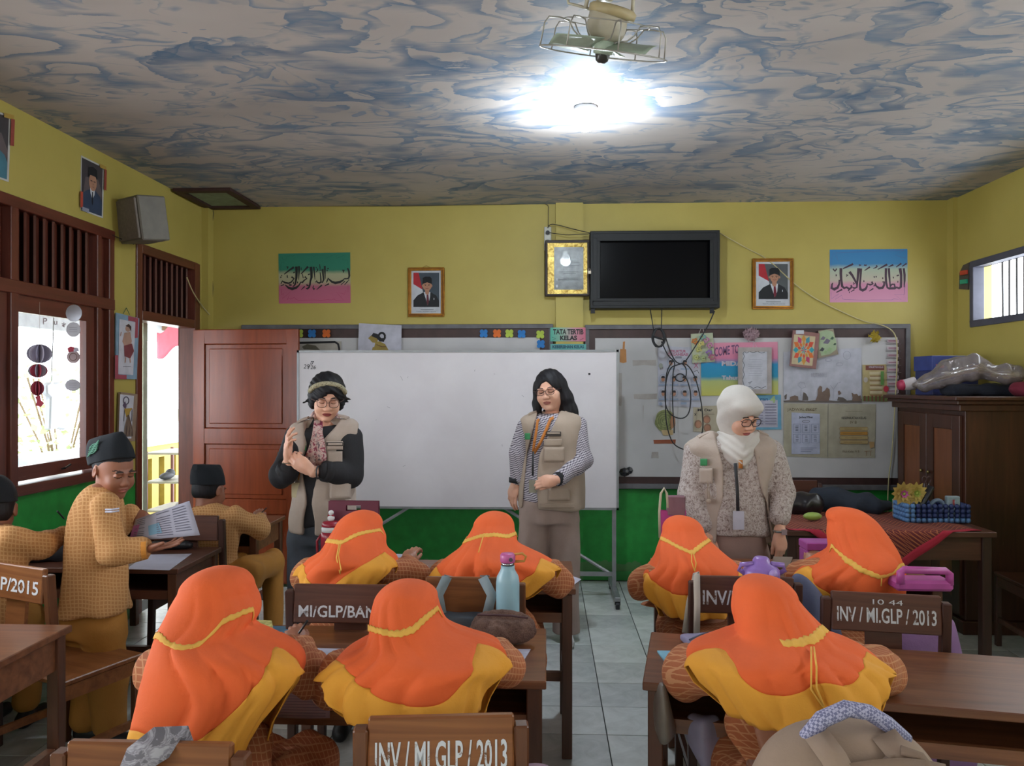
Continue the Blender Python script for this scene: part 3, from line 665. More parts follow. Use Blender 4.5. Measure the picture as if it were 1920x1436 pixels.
S1 = [[(1695,510,20),(1725,580,30),(1735,680,30),(1720,735,26),(1680,748,18),(1650,748,20),(1620,750,16),(1590,785,24),(1520,822,38),(1420,842,42),(1340,815,32),(1290,770,22),(1262,740,26),(1240,790,20),(1220,832,14)],
[(1183,460,30),(1187,600,24),(1195,750,10)], [(1135,530,30),(1145,650,28),(1160,770,26),(1130,830,22),(1098,822,22),(1090,700,18),(1078,605,14)], [(1098,822,22),(1060,845,28),(1020,830,20),(1000,795,24),(980,830,18)],
[(1065,560,14),(1090,552,16),(1115,560,8)], [(1070,420,8),(1075,480,14),(1078,530,12)], [(1015,520,22),(1025,560,16),(980,605,10)], [(985,485,14),(1000,510,14)], [(935,480,26),(950,620,20),(962,770,8)],
[(870,480,46),(885,600,42),(885,720,36),(860,800,26),(850,880,28),(830,940,28),(795,972,30),(760,965,14)], [(805,655,20),(852,640,18)], [(775,875,26),(795,905,22),(820,890,20)], [(930,900,12),(918,950,16),(940,985,28),(962,965,16)],
[(1120,890,24),(1060,940,18),(1000,995,8)], [(1280,860,22),(1185,907,14)], [(735,920,20),(690,960,14),(652,998,8)], [(810,475,36),(740,545,24),(650,642,16)], [(655,495,14),(652,545,14),(668,550,8)],
[(680,640,10),(700,735,14)], [(735,700,26),(778,745,22),(720,785,20),(680,832,28),(645,825,18),(600,900,22),(540,950,38),(450,975,44),(370,950,34),(310,900,18),(288,880,8)], [(605,465,30),(605,600,24),(598,775,8)],
[(545,475,46),(550,600,40),(545,720,36),(532,800,28),(520,870,26),(490,910,20),(462,922,12)], [(475,612,20),(515,598,18)], [(490,488,36),(400,548,26),(270,648,14)], [(325,480,16),(358,485,22),(345,522,14)],
[(435,705,28),(492,745,22),(460,790,20),(420,832,24),(370,850,26),(290,835,28),(230,800,22),(200,862,14)], [(340,665,14),(342,712,18),(360,722,10)], [(485,815,16),(478,858,18),(500,862,10)], [(270,878,18),(195,908,12)],
[(380,885,26),(440,892,24)], [(558,830,28),(582,830,28)], [(185,712,28),(208,718,20)], [(212,668,20),(222,690,14)], [(1250,505,24),(1262,530,22)], [(1225,560,24),(1248,568,20)], [(1580,565,30),(1612,555,28),(1598,610,14)], [(1705,795,18),(1625,885,10)], [(1640,800,16),(1545,885,10)], [(1712,775,22),(1732,778,20)]]
strokes(f, S1, K1, 510, 460, M('#14161a', .5, key=1))
bl(f, [[(195, 600), (200, 430), (225, 370), (275, 400), (220, 255), (300, 350), (340, 230), (370, 260), (410, 215), (460, 245), (520, 212), (890, 212), (940, 250), (980, 215), (1220, 218), (1205, 290), (1390, 210), (1450, 215), (1440, 290), (1660, 210), (1570, 320), (1700, 330), (1705, 440)]], K1, 510, 460, M('#1f5f52', .7))
bl(f, [[(205, 970), (215, 1110), (255, 1075), (235, 1195), (410, 1045), (345, 1220), (380, 1180), (415, 1205), (500, 1165), (530, 1200), (600, 1240), (960, 1225), (1100, 1240), (1240, 1215), (1330, 1225), (1390, 1200), (1430, 1235), (1610, 1235), (1450, 1050), (1630, 1095), (1645, 1020), (1710, 1040), (1705, 870)]], K1, 510, 460, M('#a3305a', .7))
fin(r, f)
g2 = gradient('blue_cream_pink_paper', [(.0, '#cc8fab'), (.33, '#c484a0'), (.42, '#b6ac9c'), (.62, '#a5b09c'), (.72, '#3f7fae'), (1, '#3a7cb0')])
r, f = sheet('calligraphy_poster', 'blue and pink paper with dark Arabic calligraphy, right of the second portrait', 'poster', 1556, 467, 1702, 566, g2, LW, quad=[(1556, 468), (1701.5, 466.5), (1702, 566), (1556, 567)])
S2 = [[(1690,540,32),(1708,680,36),(1708,800,30),(1698,945,12)], [(1612,540,46),(1635,680,38),(1635,820,38),(1630,935,38),(1590,965,34),(1540,945,28),(1500,965,36),(1440,965,36),(1380,968,34),(1345,950,28),(1318,850,34),(1310,700,34),(1315,540,36)],
[(1375,540,36),(1385,700,32),(1398,850,22),(1405,940,20)], [(1400,930,22),(1440,880,24),(1492,880,26),(1505,945,26)], [(1240,835,26),(1275,825,24),(1275,900,32),(1240,955,40),(1170,962,40),(1110,920,26),(1085,850,18),(1078,910,26),(1048,914,14)],
[(1235,750,28),(1257,750,28)], [(1055,728,24),(1078,722,22)], [(1095,722,24),(1118,718,20)], [(1460,738,28),(1482,735,26)], [(1555,825,28),(1577,825,26)], [(1540,702,18),(1560,695,22),(1592,685,18)], [(1752,438,24),(1655,502,12)], [(1640,438,26),(1530,515,12)], [(1470,465,28),(1365,513,12)], [(1342,458,32),(1140,565,12)], [(975,512,26),(860,590,12)], [(620,450,32),(405,548,18)],
[(1105,478,20),(1128,500,24),(1100,525,20),(1045,546,8)], [(740,468,18),(788,475,22),(745,492,10)], [(850,468,20),(880,480,16),(905,468,20)], [(1010,825,30),(1038,868,28),(980,892,28),(920,872,26),(910,930,28),(880,980,36),(820,1008,46),(772,985,42),(760,900,30),(778,700,30),(788,545,32)], [(835,815,30),(858,815,26)], [(1048,968,22),(955,1028,10)],
[(738,540,46),(722,700,36),(705,850,30),(698,942,26),(650,962,28),(608,950,18)], [(540,615,42),(600,690,36),(660,800,30),(708,905,22)], [(618,845,20),(648,860,18),(622,888,12)], [(570,900,30),(592,935,30),(540,982,38),(480,942,30),(430,962,36),(388,925,36),(365,780,38),(358,650,40),(362,540,44)], [(645,993,20),(572,1038,10)], [(510,1008,26),(532,1012,24)], [(530,1050,26),(548,1050,22)], [(470,680,18),(510,683,22),(472,716,12)],
[(325,785,20),(325,870,28),(290,950,38),(220,985,46),(162,960,38),(172,880,26),(190,845,10)], [(248,690,30),(272,690,28)], [(192,550,18),(235,605,18)], [(272,548,20),(235,605,16)], [(388,988,28),(262,1052,14)]]
strokes(f, S2, 170 / 1920, 1545, 455, M('#3a1f34', .5))
bl(f, [[(150, 560), (150, 380), (200, 200), (310, 400), (250, 200), (300, 215), (1000, 180), (1060, 195), (1100, 175), (1700, 165), (1500, 260), (1740, 330)], [(150, 1050), (160, 1190), (310, 1080), (240, 1200), (380, 1110), (390, 1190), (430, 1200), (900, 1220), (1000, 1210), (1440, 1210), (1480, 1190), (1640, 1210), (1490, 1090), (1700, 1100), (1720, 900)]], 170 / 1920, 1545, 455, M('#5a5a8a', .7))
fin(r, f)
# framed portraits
GOLD = M('#a8742a', .32, .25, 30, metal=.75); GOLD2 = M('#7a4a1c', .4, .2, metal=.5)
def frame4(b, x0, z0, x1, z1, y, k, d, m, m2=None):
    for i, (kk, dd, mm) in enumerate(((k, d, m), (k * .45, d * 1.25, m2 or m))):
        o = 0 if i == 0 else k * .25
        b.box((x0 + o, y - dd, z1 - o - kk), (x1 - o, y, z1 - o), mm); b.box((x0 + o, y - dd, z0 + o), (x1 - o, y, z0 + o + kk), mm)
        b.box((x0 + o, y - dd, z0 + o + kk), (x0 + o + kk, y, z1 - o - kk), mm); b.box((x1 - o - kk, y - dd, z0 + o + kk), (x1 - o, y, z1 - o - kk), mm)
SKP = M('#a87a62', .7, .1); SUIT = M('#17181e', .7); CAPM = M('#15151a', .8); SHW = M('#b9bcc4', .7); FLR = M('#a3202c', .7)
def portrait(label, u0, v0, u1, v1, tie, bgc, round_face, cap2):
    Y = YF; p0 = PY(u0, v1, Y - .015); p1 = PY(u1, v0, Y - .015)
    r = thing('framed_portrait', label, 'picture', ((p0.x + p1.x) / 2, Y, p0.z), 0, 'gold framed portraits on the front wall')
    b = MB(); frame4(b, p0.x, p0.z, p1.x, p1.z, Y - .001, .026, .02, GOLD, GOLD2); b.build('frame', r, world=True, bevel=.003)
    MB().box((p0.x + .02, Y - .01, p0.z + .02), (p1.x - .02, Y - .002, p1.z - .02), SHW).build('mount', r, world=True)
    f = Flat(Y - .0115); w = u1 - u0; h = v1 - v0; U = lambda a: u0 + w * a; V = lambda a: v0 + h * a
    f.rect(U(.15), V(.11), U(.86), V(.80), M(bgc, .7)); f.poly([(U(.15), V(.11)), (U(.29), V(.11)), (U(.44), V(.58)), (U(.15), V(.66))], SHW); f.poly([(U(.15), V(.11)), (U(.29), V(.11)), (U(.40), V(.45)), (U(.15), V(.34))], FLR)
    f.poly([(U(.15), V(.80)), (U(.16), V(.66)), (U(.26), V(.57)), (U(.44), V(.50)), (U(.62), V(.50)), (U(.78), V(.57)), (U(.86), V(.68)), (U(.86), V(.80))], SUIT)
    f.poly([(U(.43), V(.50)), (U(.62), V(.50)), (U(.60), V(.66)), (U(.53), V(.76)), (U(.50), V(.66))], SHW)
    f.poly([(U(.515), V(.54)), (U(.56), V(.54)), (U(.585), V(.70)), (U(.54), V(.78)), (U(.51), V(.70))], M(tie, .7))
    f.poly([(U(.47), V(.44)), (U(.59), V(.44)), (U(.58), V(.53)), (U(.53), V(.56)), (U(.48), V(.53))], SKP); f.oval(U(.53), V(.37), w * (.125 if round_face else .105), h * .105, SKP, 18)
    f.oval(U(.405), V(.375), w * .02, h * .025, SKP, 8); f.oval(U(.655), V(.375), w * .02, h * .025, SKP, 8)
    f.poly([(U(.405), V(.34)), (U(.41), V(.22)), (U(.47), V(.19)), (U(.61), V(.19)), (U(.655), V(.23)), (U(.66), V(.34)), (U(.53), V(.305))], CAPM)
    for s in (-1, 1): f.line([(U(.53 + s * .075), V(.355)), (U(.53 + s * .025), V(.357))], .9, CAPM); f.oval(U(.53 + s * .048), V(.372), .9, .6, CAPM, 6)
    f.line([(U(.53), V(.37)), (U(.535), V(.40)), (U(.55), V(.402))], .5, M('#7c5442', .7)); f.line([(U(.485), V(.425)), (U(.53), V(.43)), (U(.575), V(.424))], .9, M('#7c3a34', .7))
    f.line([(U(.43), V(.56)), (U(.50), V(.70)), (U(.52), V(.80))], .5, M('#30323a', .6)); f.line([(U(.64), V(.56)), (U(.58), V(.70)), (U(.56), V(.80))], .5, M('#30323a', .6)); f.oval(U(.72), V(.64), .8, 2.2, SHW, 6)
    f.text(cap2, U(.24), V(.885), U(.78), V(.91), INK); f.lines(U(.3), V(.845), U(.72), V(.865), 1, INK, .8)
    fin(r, f); return r
p = portrait('gold framed portrait of a stout man in a black cap, left of the television', 765, 501, 833, 594, '#5a2230', '#3a4450', True, 'Presiden Republik Indonesia')
MB().tube([(p.location.x - .03, YF - .01, PY(800, 502, YF).z), (p.location.x, YF - .008, PY(800, 498, YF).z), (p.location.x + .03, YF - .01, PY(800, 502, YF).z)], .0015, GOLD2, 5).build('hanger', p, world=True)
portrait('gold framed portrait of a younger man in a black cap, right of the television', 1411, 484, 1488, 580, '#6a1a30', '#4c5054', False, 'Wakil Presiden Republik Indonesia')
# dark carved frame with gold mat left of the television
Yc = YF - .06; p0 = PY(1022, 556, Yc); p1 = PY(1106, 450, Yc); r = thing('framed_certificate', 'dark frame with wrinkled gold border holding a faded sheet beside the television', 'picture', ((p0.x + p1.x) / 2, YF - .05, p0.z))
b = MB(); frame4(b, p0.x, p0.z, p1.x, p1.z, Yc + .012, .02, .026, M('#2c1c18', .5, .2), M('#3c2a20', .5)); b.build('frame', r, world=True, bevel=.003)
gt = NT('gold_foil'); vv = gt.coord(); nn = gt.noise(vv, 30, 4, .7, 1); gt.col(gt.ramp(nn, [(.35, lin('#8a6a24')), (.6, lin('#d8bc68'))])); gt.b.inputs['Metallic'].default_value = .6; gt.rough(.3); gt.bump(nn, .006, .8)
MB().box((p0.x + .015, Yc, p0.z + .015), (p1.x - .015, Yc + .01, p1.z - .015), gt.m).build('foil_border', r, world=True)
f = Flat(Yc - .001); f.rect(1039, 463, 1094, 543, M('#55585a', .3, .35, 20))
for v in (488, 496, 508, 520): f.lines(1046, v, 1088, v + 6, 2, M('#3c3e42', .6), .8, .3)
f.rect(1042, 522, 1046, 526, SHW); f.rect(1042, 534, 1046, 539, SHW); fin(r, f)
glp = MB(); q0 = PY(1034, 547, Yc - .006); q1 = PY(1099, 459, Yc - .006); glp.add([(q0.x, Yc - .006, q0.z), (q1.x, Yc - .006, q0.z), (q1.x, Yc - .006, q1.z), (q0.x, Yc - .006, q1.z)], [(0, 1, 2, 3)], GLASS); glp.build('glass', r, world=True)
SCRN = NT('dark_screen'); SCRN.col(lin('#08080b')); SCRN.rough(.22); SCRN.b.inputs['Specular IOR Level'].default_value = .12; SCRN = SCRN.m
# television in a black steel case
TY = YF - .17; tvm = M('#101217', .6, .2); r = thing('television', 'black flat television in a locked steel wall case', 'television', (PY(1228, 505, TY).x, YF, PY(1228, 580, TY).z))
P0 = PY(1107, 578, TY); P1 = PY(1350, 431, TY); c = MB(); k = .075
c.box((P0.x, TY + .01, P1.z - .012), (P1.x, YF - .002, P1.z), tvm); c.box((P0.x, TY + .01, P0.z), (P1.x, YF - .002, P0.z + .012), tvm); c.box((P0.x, TY + .01, P0.z + .012), (P0.x + .012, YF - .002, P1.z - .012), tvm); c.box((P1.x - .012, TY + .01, P0.z + .012), (P1.x, YF - .002, P1.z - .012), tvm)
c.build('case', r, world=True)
c = MB(); frame4(c, P0.x, P0.z, P1.x, P1.z, TY + .01, k, .01, tvm, tvm); c.build('front_frame', r, world=True, bevel=.003)
MB().box((P0.x + .02, TY + .05, P0.z + .02), (P1.x - .02, TY + .08, P1.z - .02), SCRN).build('screen', r, world=True)
for u in (1112, 1336): q = PY(u, 584, TY); MB().box((q.x - .016, TY + .02, q.z - .012), (q.x + .016, TY + .028, P0.z + .01), tvm).build('bracket', r, world=True)
q = PY(1105, 509, TY - .01); MB().box((q.x - .012, TY - .022, q.z - .02), (q.x + .014, TY - .004, q.z + .006), M('#8d8478', .4, metal=.6)).tube([(q.x - .006, TY - .012, q.z + .004), (q.x - .004, TY - .012, q.z + .02), (q.x + .008, TY - .012, q.z + .02), (q.x + .01, TY - .012, q.z + .004)], .003, M('#8d8478', .4, metal=.6), 6).build('padlock', r, world=True, bevel=.002)
# sockets and cables
q = PY(1027, 445, YF - .03); r = thing('power_socket', 'white double wall socket with a black plug left of the framed certificate', 'socket', (q.x, YF, q.z))
MB().box((q.x - .028, YF - .03, q.z - .10), (q.x + .028, YF - .001, q.z + .085), M('#b9b8b0', .5)).build('cover', r, world=True, bevel=.004)
for dz in (.035, -.035): MB().tube([(q.x, YF - .031, q.z + dz), (q.x, YF - .034, q.z + dz)], .02, M('#8f8e88', .5), 12).build('outlet', r, world=True)
MB().tube([(q.x, YF - .034, q.z + .035), (q.x, YF - .065, q.z + .035)], .014, INK, 10).build('plug', r, world=True)
def cable(name, label, pts, r, m, Y=YF - .012, n=6):
    b = MB(); ps = [PY(p[0], p[1], p[2] if len(p) > 2 else Y) for p in pts]
    out = []
    for i in range(len(ps) - 1):
        a0, a1, a2, a3 = ps[max(i - 1, 0)], ps[i], ps[i + 1], ps[min(i + 2, len(ps) - 1)]
        for j in range(4):
            s = j / 4; out.append(.5 * ((2 * a1) + (a2 - a0) * s + (2 * a0 - 5 * a1 + 4 * a2 - a3) * s * s + (3 * a1 - a0 - 3 * a2 + a3) * s ** 3))
    out.append(ps[-1]); b.tube(out, r, m, n); return tag(b.build(name, smooth=True), label, 'cable')
BK = M('#1a1b20', .6); CRM = M('#b9ad80', .6)
cable('wall_cable', 'thin dark cable stapled along the top of the front wall', [(393, 600), (399, 540), (393, 470), (400, 400), (402, 389), (500, 386), (650, 386), (760, 386), (860, 384), (960, 383), (1022, 382), (1028, 400), (1028, 424)], .003, M('#55503c', .7))
cable('television_cable', 'thin cable from the wall socket to the television top corner', [(1027, 427, 6.15), (1036, 420, 6.13), (1070, 428, 6.1), (1107, 437, TY)], .003, BK)
cable('plug_cable', 'black plug lead curving to the television case', [(1030, 436, 6.13), (1060, 440, 6.08), (1085, 439, 6.05), (1107, 438, TY - .01)], .003, BK)
cable('white_wall_cable', 'long cream cable running down from the television to the floor by the cupboard', [(1350, 437, 6.15), (1400, 465), (1440, 487), (1490, 532), (1530, 560), (1580, 585), (1620, 602), (1655, 610, 6.14), (1676, 624, 6.14), (1682, 650, 6.14), (1681, 700, 6.14), (1678, 760, 6.14), (1672, 850, 6.14), (1666, 900, 6.14), (1664, 960, 6.14), (1662, 1060, 6.18)], .0045, CRM)
cable('door_corner_cable', 'short cream cable slanting down the wall above the open door', [(350, 520, 5.72), (362, 548, 5.85), (380, 575, 6.08), (393, 590, 6.09)], .005, CRM)
YC = 6.0
cable('hanging_cable', 'black cable looping down from the right corner of the television', [(1340, 583, YC), (1325, 615, YC), (1300, 655, YC), (1284, 678, YC), (1270, 684, YC), (1258, 690, YC), (1250, 710, YC), (1247, 740, YC), (1250, 765, YC), (1262, 780, YC), (1280, 784, YC), (1292, 772, YC), (1295, 740, YC), (1288, 712, YC), (1278, 701, YC), (1268, 704, YC), (1268, 712, YC), (1278, 715, YC), (1286, 706, YC), (1286, 690, YC), (1278, 681, YC)], .0045, BK, n=8)
cable('hanging_cable', 'black cable running straight down below the television bundle', [(1240, 640, YC - .01), (1252, 665, YC - .01), (1265, 680, YC - .01), (1262, 700, YC - .01), (1261, 740, YC - .01), (1262, 775, YC - .01), (1264, 800, YC - .01), (1264, 812, YC - .01)], .0045, BK, n=8)
cable('hanging_cable', 'outermost black cable hanging in a long loop over the posters', [(1248, 632, YC - .02), (1258, 662, YC - .02), (1270, 680, YC - .02), (1288, 684, YC - .02), (1302, 705, YC - .02), (1312, 740, YC - .02), (1317, 775, YC - .02), (1317, 808, YC - .02), (1306, 838, YC - .02), (1285, 843, YC - .02), (1262, 830, YC - .02), (1250, 795, YC - .02), (1248, 750, YC - .02), (1250, 700, YC - .02), (1262, 676, YC - .02)], .0045, BK, n=8)
b = MB(); rb = random.Random(5)
for i in range(9):
    o = i * 1.1 - 4.5; b.tube([PY(1235 + 11 * math.cos(a) + o * .4, 633 + 17 * math.sin(a) + rb.uniform(-1, 1), YC - .02 + .012 * math.sin(i * 2.1)) for a in np.linspace(0, 2 * math.pi, 16, endpoint=False)], .0045, BK, 6, close=True)
for u in (1219, 1241): b.tube([PY(u, 578, YC + .02), PY(1226 if u == 1219 else 1240, 622, YC - .02)], .004, BK, 6)
b.tube([PY(1224, 631, YC - .05), PY(1246, 637, YC - .05)], .008, BK, 6)
tag(b.build('cable_bundle', smooth=True), 'tied bundle of black cable hanging just below the television', 'cable')
# ------------------------------------------------------------------ smooth body modelling: distance fields meshed by surface nets
def A3(p): return np.array([p[0], p[1], p[2]], dtype=np.float32)
class Field:
    def __init__(s, lo, hi, h):
        s.lo = A3(lo); s.h = h; s.n = np.maximum(np.ceil((A3(hi) - s.lo) / h).astype(int) + 1, 4)
        s.D = np.full(tuple(s.n), .5, np.float32); s.ax = [s.lo[i] + h * np.arange(s.n[i], dtype=np.float32) for i in range(3)]
    def sl(s, lo, hi, pad):
        a = np.floor((A3(lo) - pad - s.lo) / s.h).astype(int).clip(0, s.n); b = (np.ceil((A3(hi) + pad - s.lo) / s.h).astype(int) + 1).clip(0, s.n)
        S = tuple(slice(a[i], b[i]) for i in range(3)); X = s.ax[0][S[0]][:, None, None]; Y = s.ax[1][S[1]][None, :, None]; Z = s.ax[2][S[2]][None, None, :]
        return S, X, Y, Z
    def comb(s, S, d, k, op):
        A = s.D[S]
        if op == 'u': h = np.maximum(k - np.abs(A - d), 0) / k; s.D[S] = np.minimum(A, d) - h * h * k / 4
        elif op == 's': h = np.maximum(k - np.abs(A + d), 0) / k; s.D[S] = np.maximum(A, -d) + h * h * k / 4
        elif op == 'i': h = np.maximum(k - np.abs(A - d), 0) / k; s.D[S] = np.maximum(A, d) + h * h * k / 4
    def cap(s, a, b, ra, rb=None, k=.02, op='u', flat=None):
        rb = ra if rb is None else rb; a = A3(a); b = A3(b); R = max(ra, rb); S, X, Y, Z = s.sl(np.minimum(a, b) - R, np.maximum(a, b) + R, k + 3 * s.h)
        ab = b - a; L = max(float(ab @ ab), 1e-9); px, py, pz = X - a[0], Y - a[1], Z - a[2]
        t = np.clip((px * ab[0] + py * ab[1] + pz * ab[2]) / L, 0, 1); d = np.sqrt((px - ab[0] * t) ** 2 + (py - ab[1] * t) ** 2 + (pz - ab[2] * t) ** 2) - (ra + (rb - ra) * t)
        s.comb(S, d, k, op); return s
    def chain(s, pts, rs, k=.02, op='u'):
        for i in range(len(pts) - 1): s.cap(pts[i], pts[i + 1], rs[i], rs[i + 1], k, op)
        return s
    def ell(s, c, r, k=.02, op='u', rot=None):
        c = A3(c); R = max(r); S, X, Y, Z = s.sl(c - R, c + R, k + 3 * s.h); x, y, z = X - c[0], Y - c[1], Z - c[2]
        if rot is not None:
            m = Euler(rot).to_matrix().transposed(); x, y, z = (m[i][0] * x + m[i][1] * y + m[i][2] * z for i in range(3))
        q = np.sqrt((x / r[0]) ** 2 + (y / r[1]) ** 2 + (z / r[2]) ** 2); g = np.sqrt((x / r[0] ** 2) ** 2 + (y / r[1] ** 2) ** 2 + (z / r[2] ** 2) ** 2) + 1e-6
        s.comb(S, q * (q - 1) / g, k, op); return s
    def box(s, lo, hi, r=.005, k=.01, op='u'):
        lo = A3(lo); hi = A3(hi); S, X, Y, Z = s.sl(lo, hi, k + 3 * s.h); c = (lo + hi) / 2; h = (hi - lo) / 2 - r
        qx, qy, qz = np.abs(X - c[0]) - h[0], np.abs(Y - c[1]) - h[1], np.abs(Z - c[2]) - h[2]
        d = np.sqrt(np.maximum(qx, 0) ** 2 + np.maximum(qy, 0) ** 2 + np.maximum(qz, 0) ** 2) + np.minimum(np.maximum(np.maximum(qx, qy), qz), 0) - r
        s.comb(S, d, k, op); return s
    def loft(s, keys, k=.02, op='u', grow=0, p=2.0, zcap=.02):
        """keys: (z, cx, cy, rx, ry)"""
        K = sorted(keys); zz = [q[0] for q in K]; col = lambda i: [q[i] for q in K]
        lo = (min(q[1] - q[3] for q in K) - grow, min(q[2] - q[4] for q in K) - grow, zz[0] - grow); hi = (max(q[1] + q[3] for q in K) + grow, max(q[2] + q[4] for q in K) + grow, zz[-1] + grow)
        S, X, Y, Z = s.sl(lo, hi, k + 3 * s.h); z1 = Z.ravel()
        f = lambda i: smooth_interp(z1, zz, col(i))[None, None, :].astype(np.float32)
        cx, cy, rx, ry = f(1), f(2), f(3) + grow, f(4) + grow
        q = (np.abs((X - cx) / rx) ** p + np.abs((Y - cy) / ry) ** p) ** (1 / p); d = (q - 1) * np.minimum(rx, ry)
        dz = np.maximum(zz[0] - grow - Z, Z - zz[-1] - grow); h = np.maximum(zcap - np.abs(d - dz), 0) / zcap; d = np.maximum(d, dz) + h * h * zcap / 4
        s.comb(S, d, k, op); return s
    def disp(s, fn):
        X, Y, Z = s.ax[0][:, None, None], s.ax[1][None, :, None], s.ax[2][None, None, :]; s.D += fn(X, Y, Z).astype(np.float32); return s
    def fold(s, amp=.004, f=28, seed=0):
        r = np.random.RandomState(seed); T = [(r.normal(size=3) * f * np.array([1, 1, .45]), r.uniform(0, 6.28)) for _ in range(4)]
        def fn(X, Y, Z):
            w = r.normal(size=3) * 6; wob = 1.2 * np.sin(w[0] * X + w[1] * Y + w[2] * Z)
            return sum(np.sin(a[0] * X + a[1] * Y + a[2] * Z + b + wob) for a, b in T) * amp / 2
        return s.disp(fn)
    def cut(s, n, d, k=.01):
        """keep the side where n.p < d"""
        n = np.array(n, float); n = n / np.linalg.norm(n); X, Y, Z = s.ax[0][:, None, None], s.ax[1][None, :, None], s.ax[2][None, None, :]
        s.comb((slice(None),) * 3, (n[0] * X + n[1] * Y + n[2] * Z - d).astype(np.float32), k, 'i'); return s
    def mesh(s):
        D = s.D; D = np.pad(D, 1, constant_values=.5); lo = s.lo - s.h; S = D < 0; nx, ny, nz = D.shape
        C = [(i, j, k) for i in (0, 1) for j in (0, 1) for k in (0, 1)]; sub = lambda A, c: A[c[0]:nx - 1 + c[0], c[1]:ny - 1 + c[1], c[2]:nz - 1 + c[2]]
        cnt = sum(sub(S, c).astype(np.int8) for c in C); act = (cnt > 0) & (cnt < 8); idx = np.argwhere(act); N = len(idx)
        if N == 0: return np.zeros((0, 3)), np.zeros((0, 4), int)
        ids = np.full(act.shape, -1, np.int32); ids[act] = np.arange(N); acc = np.zeros((N, 3)); num = np.zeros(N)
        for a in C:
            for ax in range(3):
                if a[ax]: continue
                b = list(a); b[ax] = 1; ia = idx + a; ib = idx + b; da = D[tuple(ia.T)]; db = D[tuple(ib.T)]; m = (da < 0) != (db < 0)
                t = np.where(m, da / np.where(m, da - db, 1), 0); pos = np.array(a, float)[None, :].repeat(N, 0); pos[:, ax] = t; acc += pos * m[:, None]; num += m
        V = lo + (idx + acc / num[:, None]) * s.h; Q_ = []
        for ax in range(3):
            u, w = (ax + 1) % 3, (ax + 2) % 3
            sa = [slice(1, n - 1) for n in D.shape]; sb = list(sa); sa[ax] = slice(0, D.shape[ax] - 1); sb[ax] = slice(1, D.shape[ax])
            A = S[tuple(sa)]; B = S[tuple(sb)]; e = np.argwhere(A != B); flip = A[tuple(e.T)]; off = np.ones(3, int); off[ax] = 0; e = e + off
            q = []
            for du, dw in ((1, 1), (0, 1), (0, 0), (1, 0)):
                c = e.copy(); c[:, u] -= du; c[:, w] -= dw; q.append(ids[tuple(c.T)])
            q = np.stack(q, 1); q[~flip] = q[~flip][:, ::-1]; Q_.append(q)
        return V, np.concatenate(Q_)
def smooth_interp(x, xs, ys):
    xs = np.array(xs, float); ys = np.array(ys, float); m = np.gradient(ys, xs) if len(xs) > 2 else np.full(len(xs), (ys[-1] - ys[0]) / (xs[-1] - xs[0]))
    x = np.clip(x, xs[0], xs[-1]); i = np.clip(np.searchsorted(xs, x) - 1, 0, len(xs) - 2); h = xs[i + 1] - xs[i]; t = (x - xs[i]) / h
    return ys[i] * (2 * t ** 3 - 3 * t ** 2 + 1) + h * m[i] * (t ** 3 - 2 * t ** 2 + t) + ys[i + 1] * (-2 * t ** 3 + 3 * t ** 2) + h * m[i + 1] * (t ** 3 - t ** 2)
class Skin:
    """several field meshes gathered into one object; each piece brings its own transform and a colour rule"""
    def __init__(s): s.V = []; s.F = []; s.I = []; s.n = 0; s.mats = []
    def slot(s, m):
        if m not in s.mats: s.mats.append(m)
        return s.mats.index(m)
    def add(s, field, mat, T=None, rule=None):
        V, Fq = field if isinstance(field, tuple) else field.mesh(); base = s.slot(mat); I = np.full(len(Fq), base)
        if rule is not None and len(Fq):
            c = V[Fq].mean(1)
            for m, fn in rule: I[fn(c)] = s.slot(m)
        if T is not None: M_ = np.array(T); V = V @ M_[:3, :3].T + M_[:3, 3]
        s.V.append(V); s.F.append(Fq + s.n); s.I.append(I); s.n += len(V); return s
    def build(s, name, parent=None, smooth=True, **kw):
        V = np.concatenate(s.V); Fq = np.concatenate(s.F); I = np.concatenate(s.I)
        if parent is not None and parent.name in RM: m = np.array(RM[parent.name].inverted()); V = V @ m[:3, :3].T + m[:3, 3]
        me = bpy.data.meshes.new(name); me.vertices.add(len(V)); me.vertices.foreach_set('co', V.astype(np.float32).ravel())
        me.loops.add(Fq.size); me.loops.foreach_set('vertex_index', Fq.astype(np.int32).ravel()); me.polygons.add(len(Fq)); me.polygons.foreach_set('loop_start', np.arange(0, Fq.size, 4, dtype=np.int32))
        me.update(calc_edges=True); me.polygons.foreach_set('use_smooth', np.ones(len(Fq), bool))
        for m in s.mats: me.materials.append(m)
        me.polygons.foreach_set('material_index', I.astype(np.int32)); me.update()
        o = bpy.data.objects.new(name, me); COL.objects.link(o)
        if parent is not None: o.parent = parent
        return tag(o, **kw)
def skin_mat(name, c, dark):
    t = NT(name); v = t.coord(); n = t.noise(v, 18, 3); t.col(t.ramp(n, [(.3, mul(lin(c), .92)), (.7, mul(lin(c), 1.06))])); t.rough(.5); t.b.inputs['Subsurface Weight'].default_value = .12; t.b.inputs['Subsurface Radius'].default_value = (.02, .008, .005); t.b.inputs['Subsurface Scale'].default_value = .3; return t.m
SK_F = skin_mat('skin_fair', '#d3a088', 0); SK_M = skin_mat('skin_medium', '#a8745a', 0); SK_D = skin_mat('skin_tan', '#8f5c46', 0)
LIPD = M('#8a3a3c', .45); LIPB = M('#9a5a50', .5); BROWM = M('#33221c', .8); HAIRM = NT('black_hair'); _v = HAIRM.coord('Object', (60, 60, 5)); _n = HAIRM.noise(_v, 2, 4)
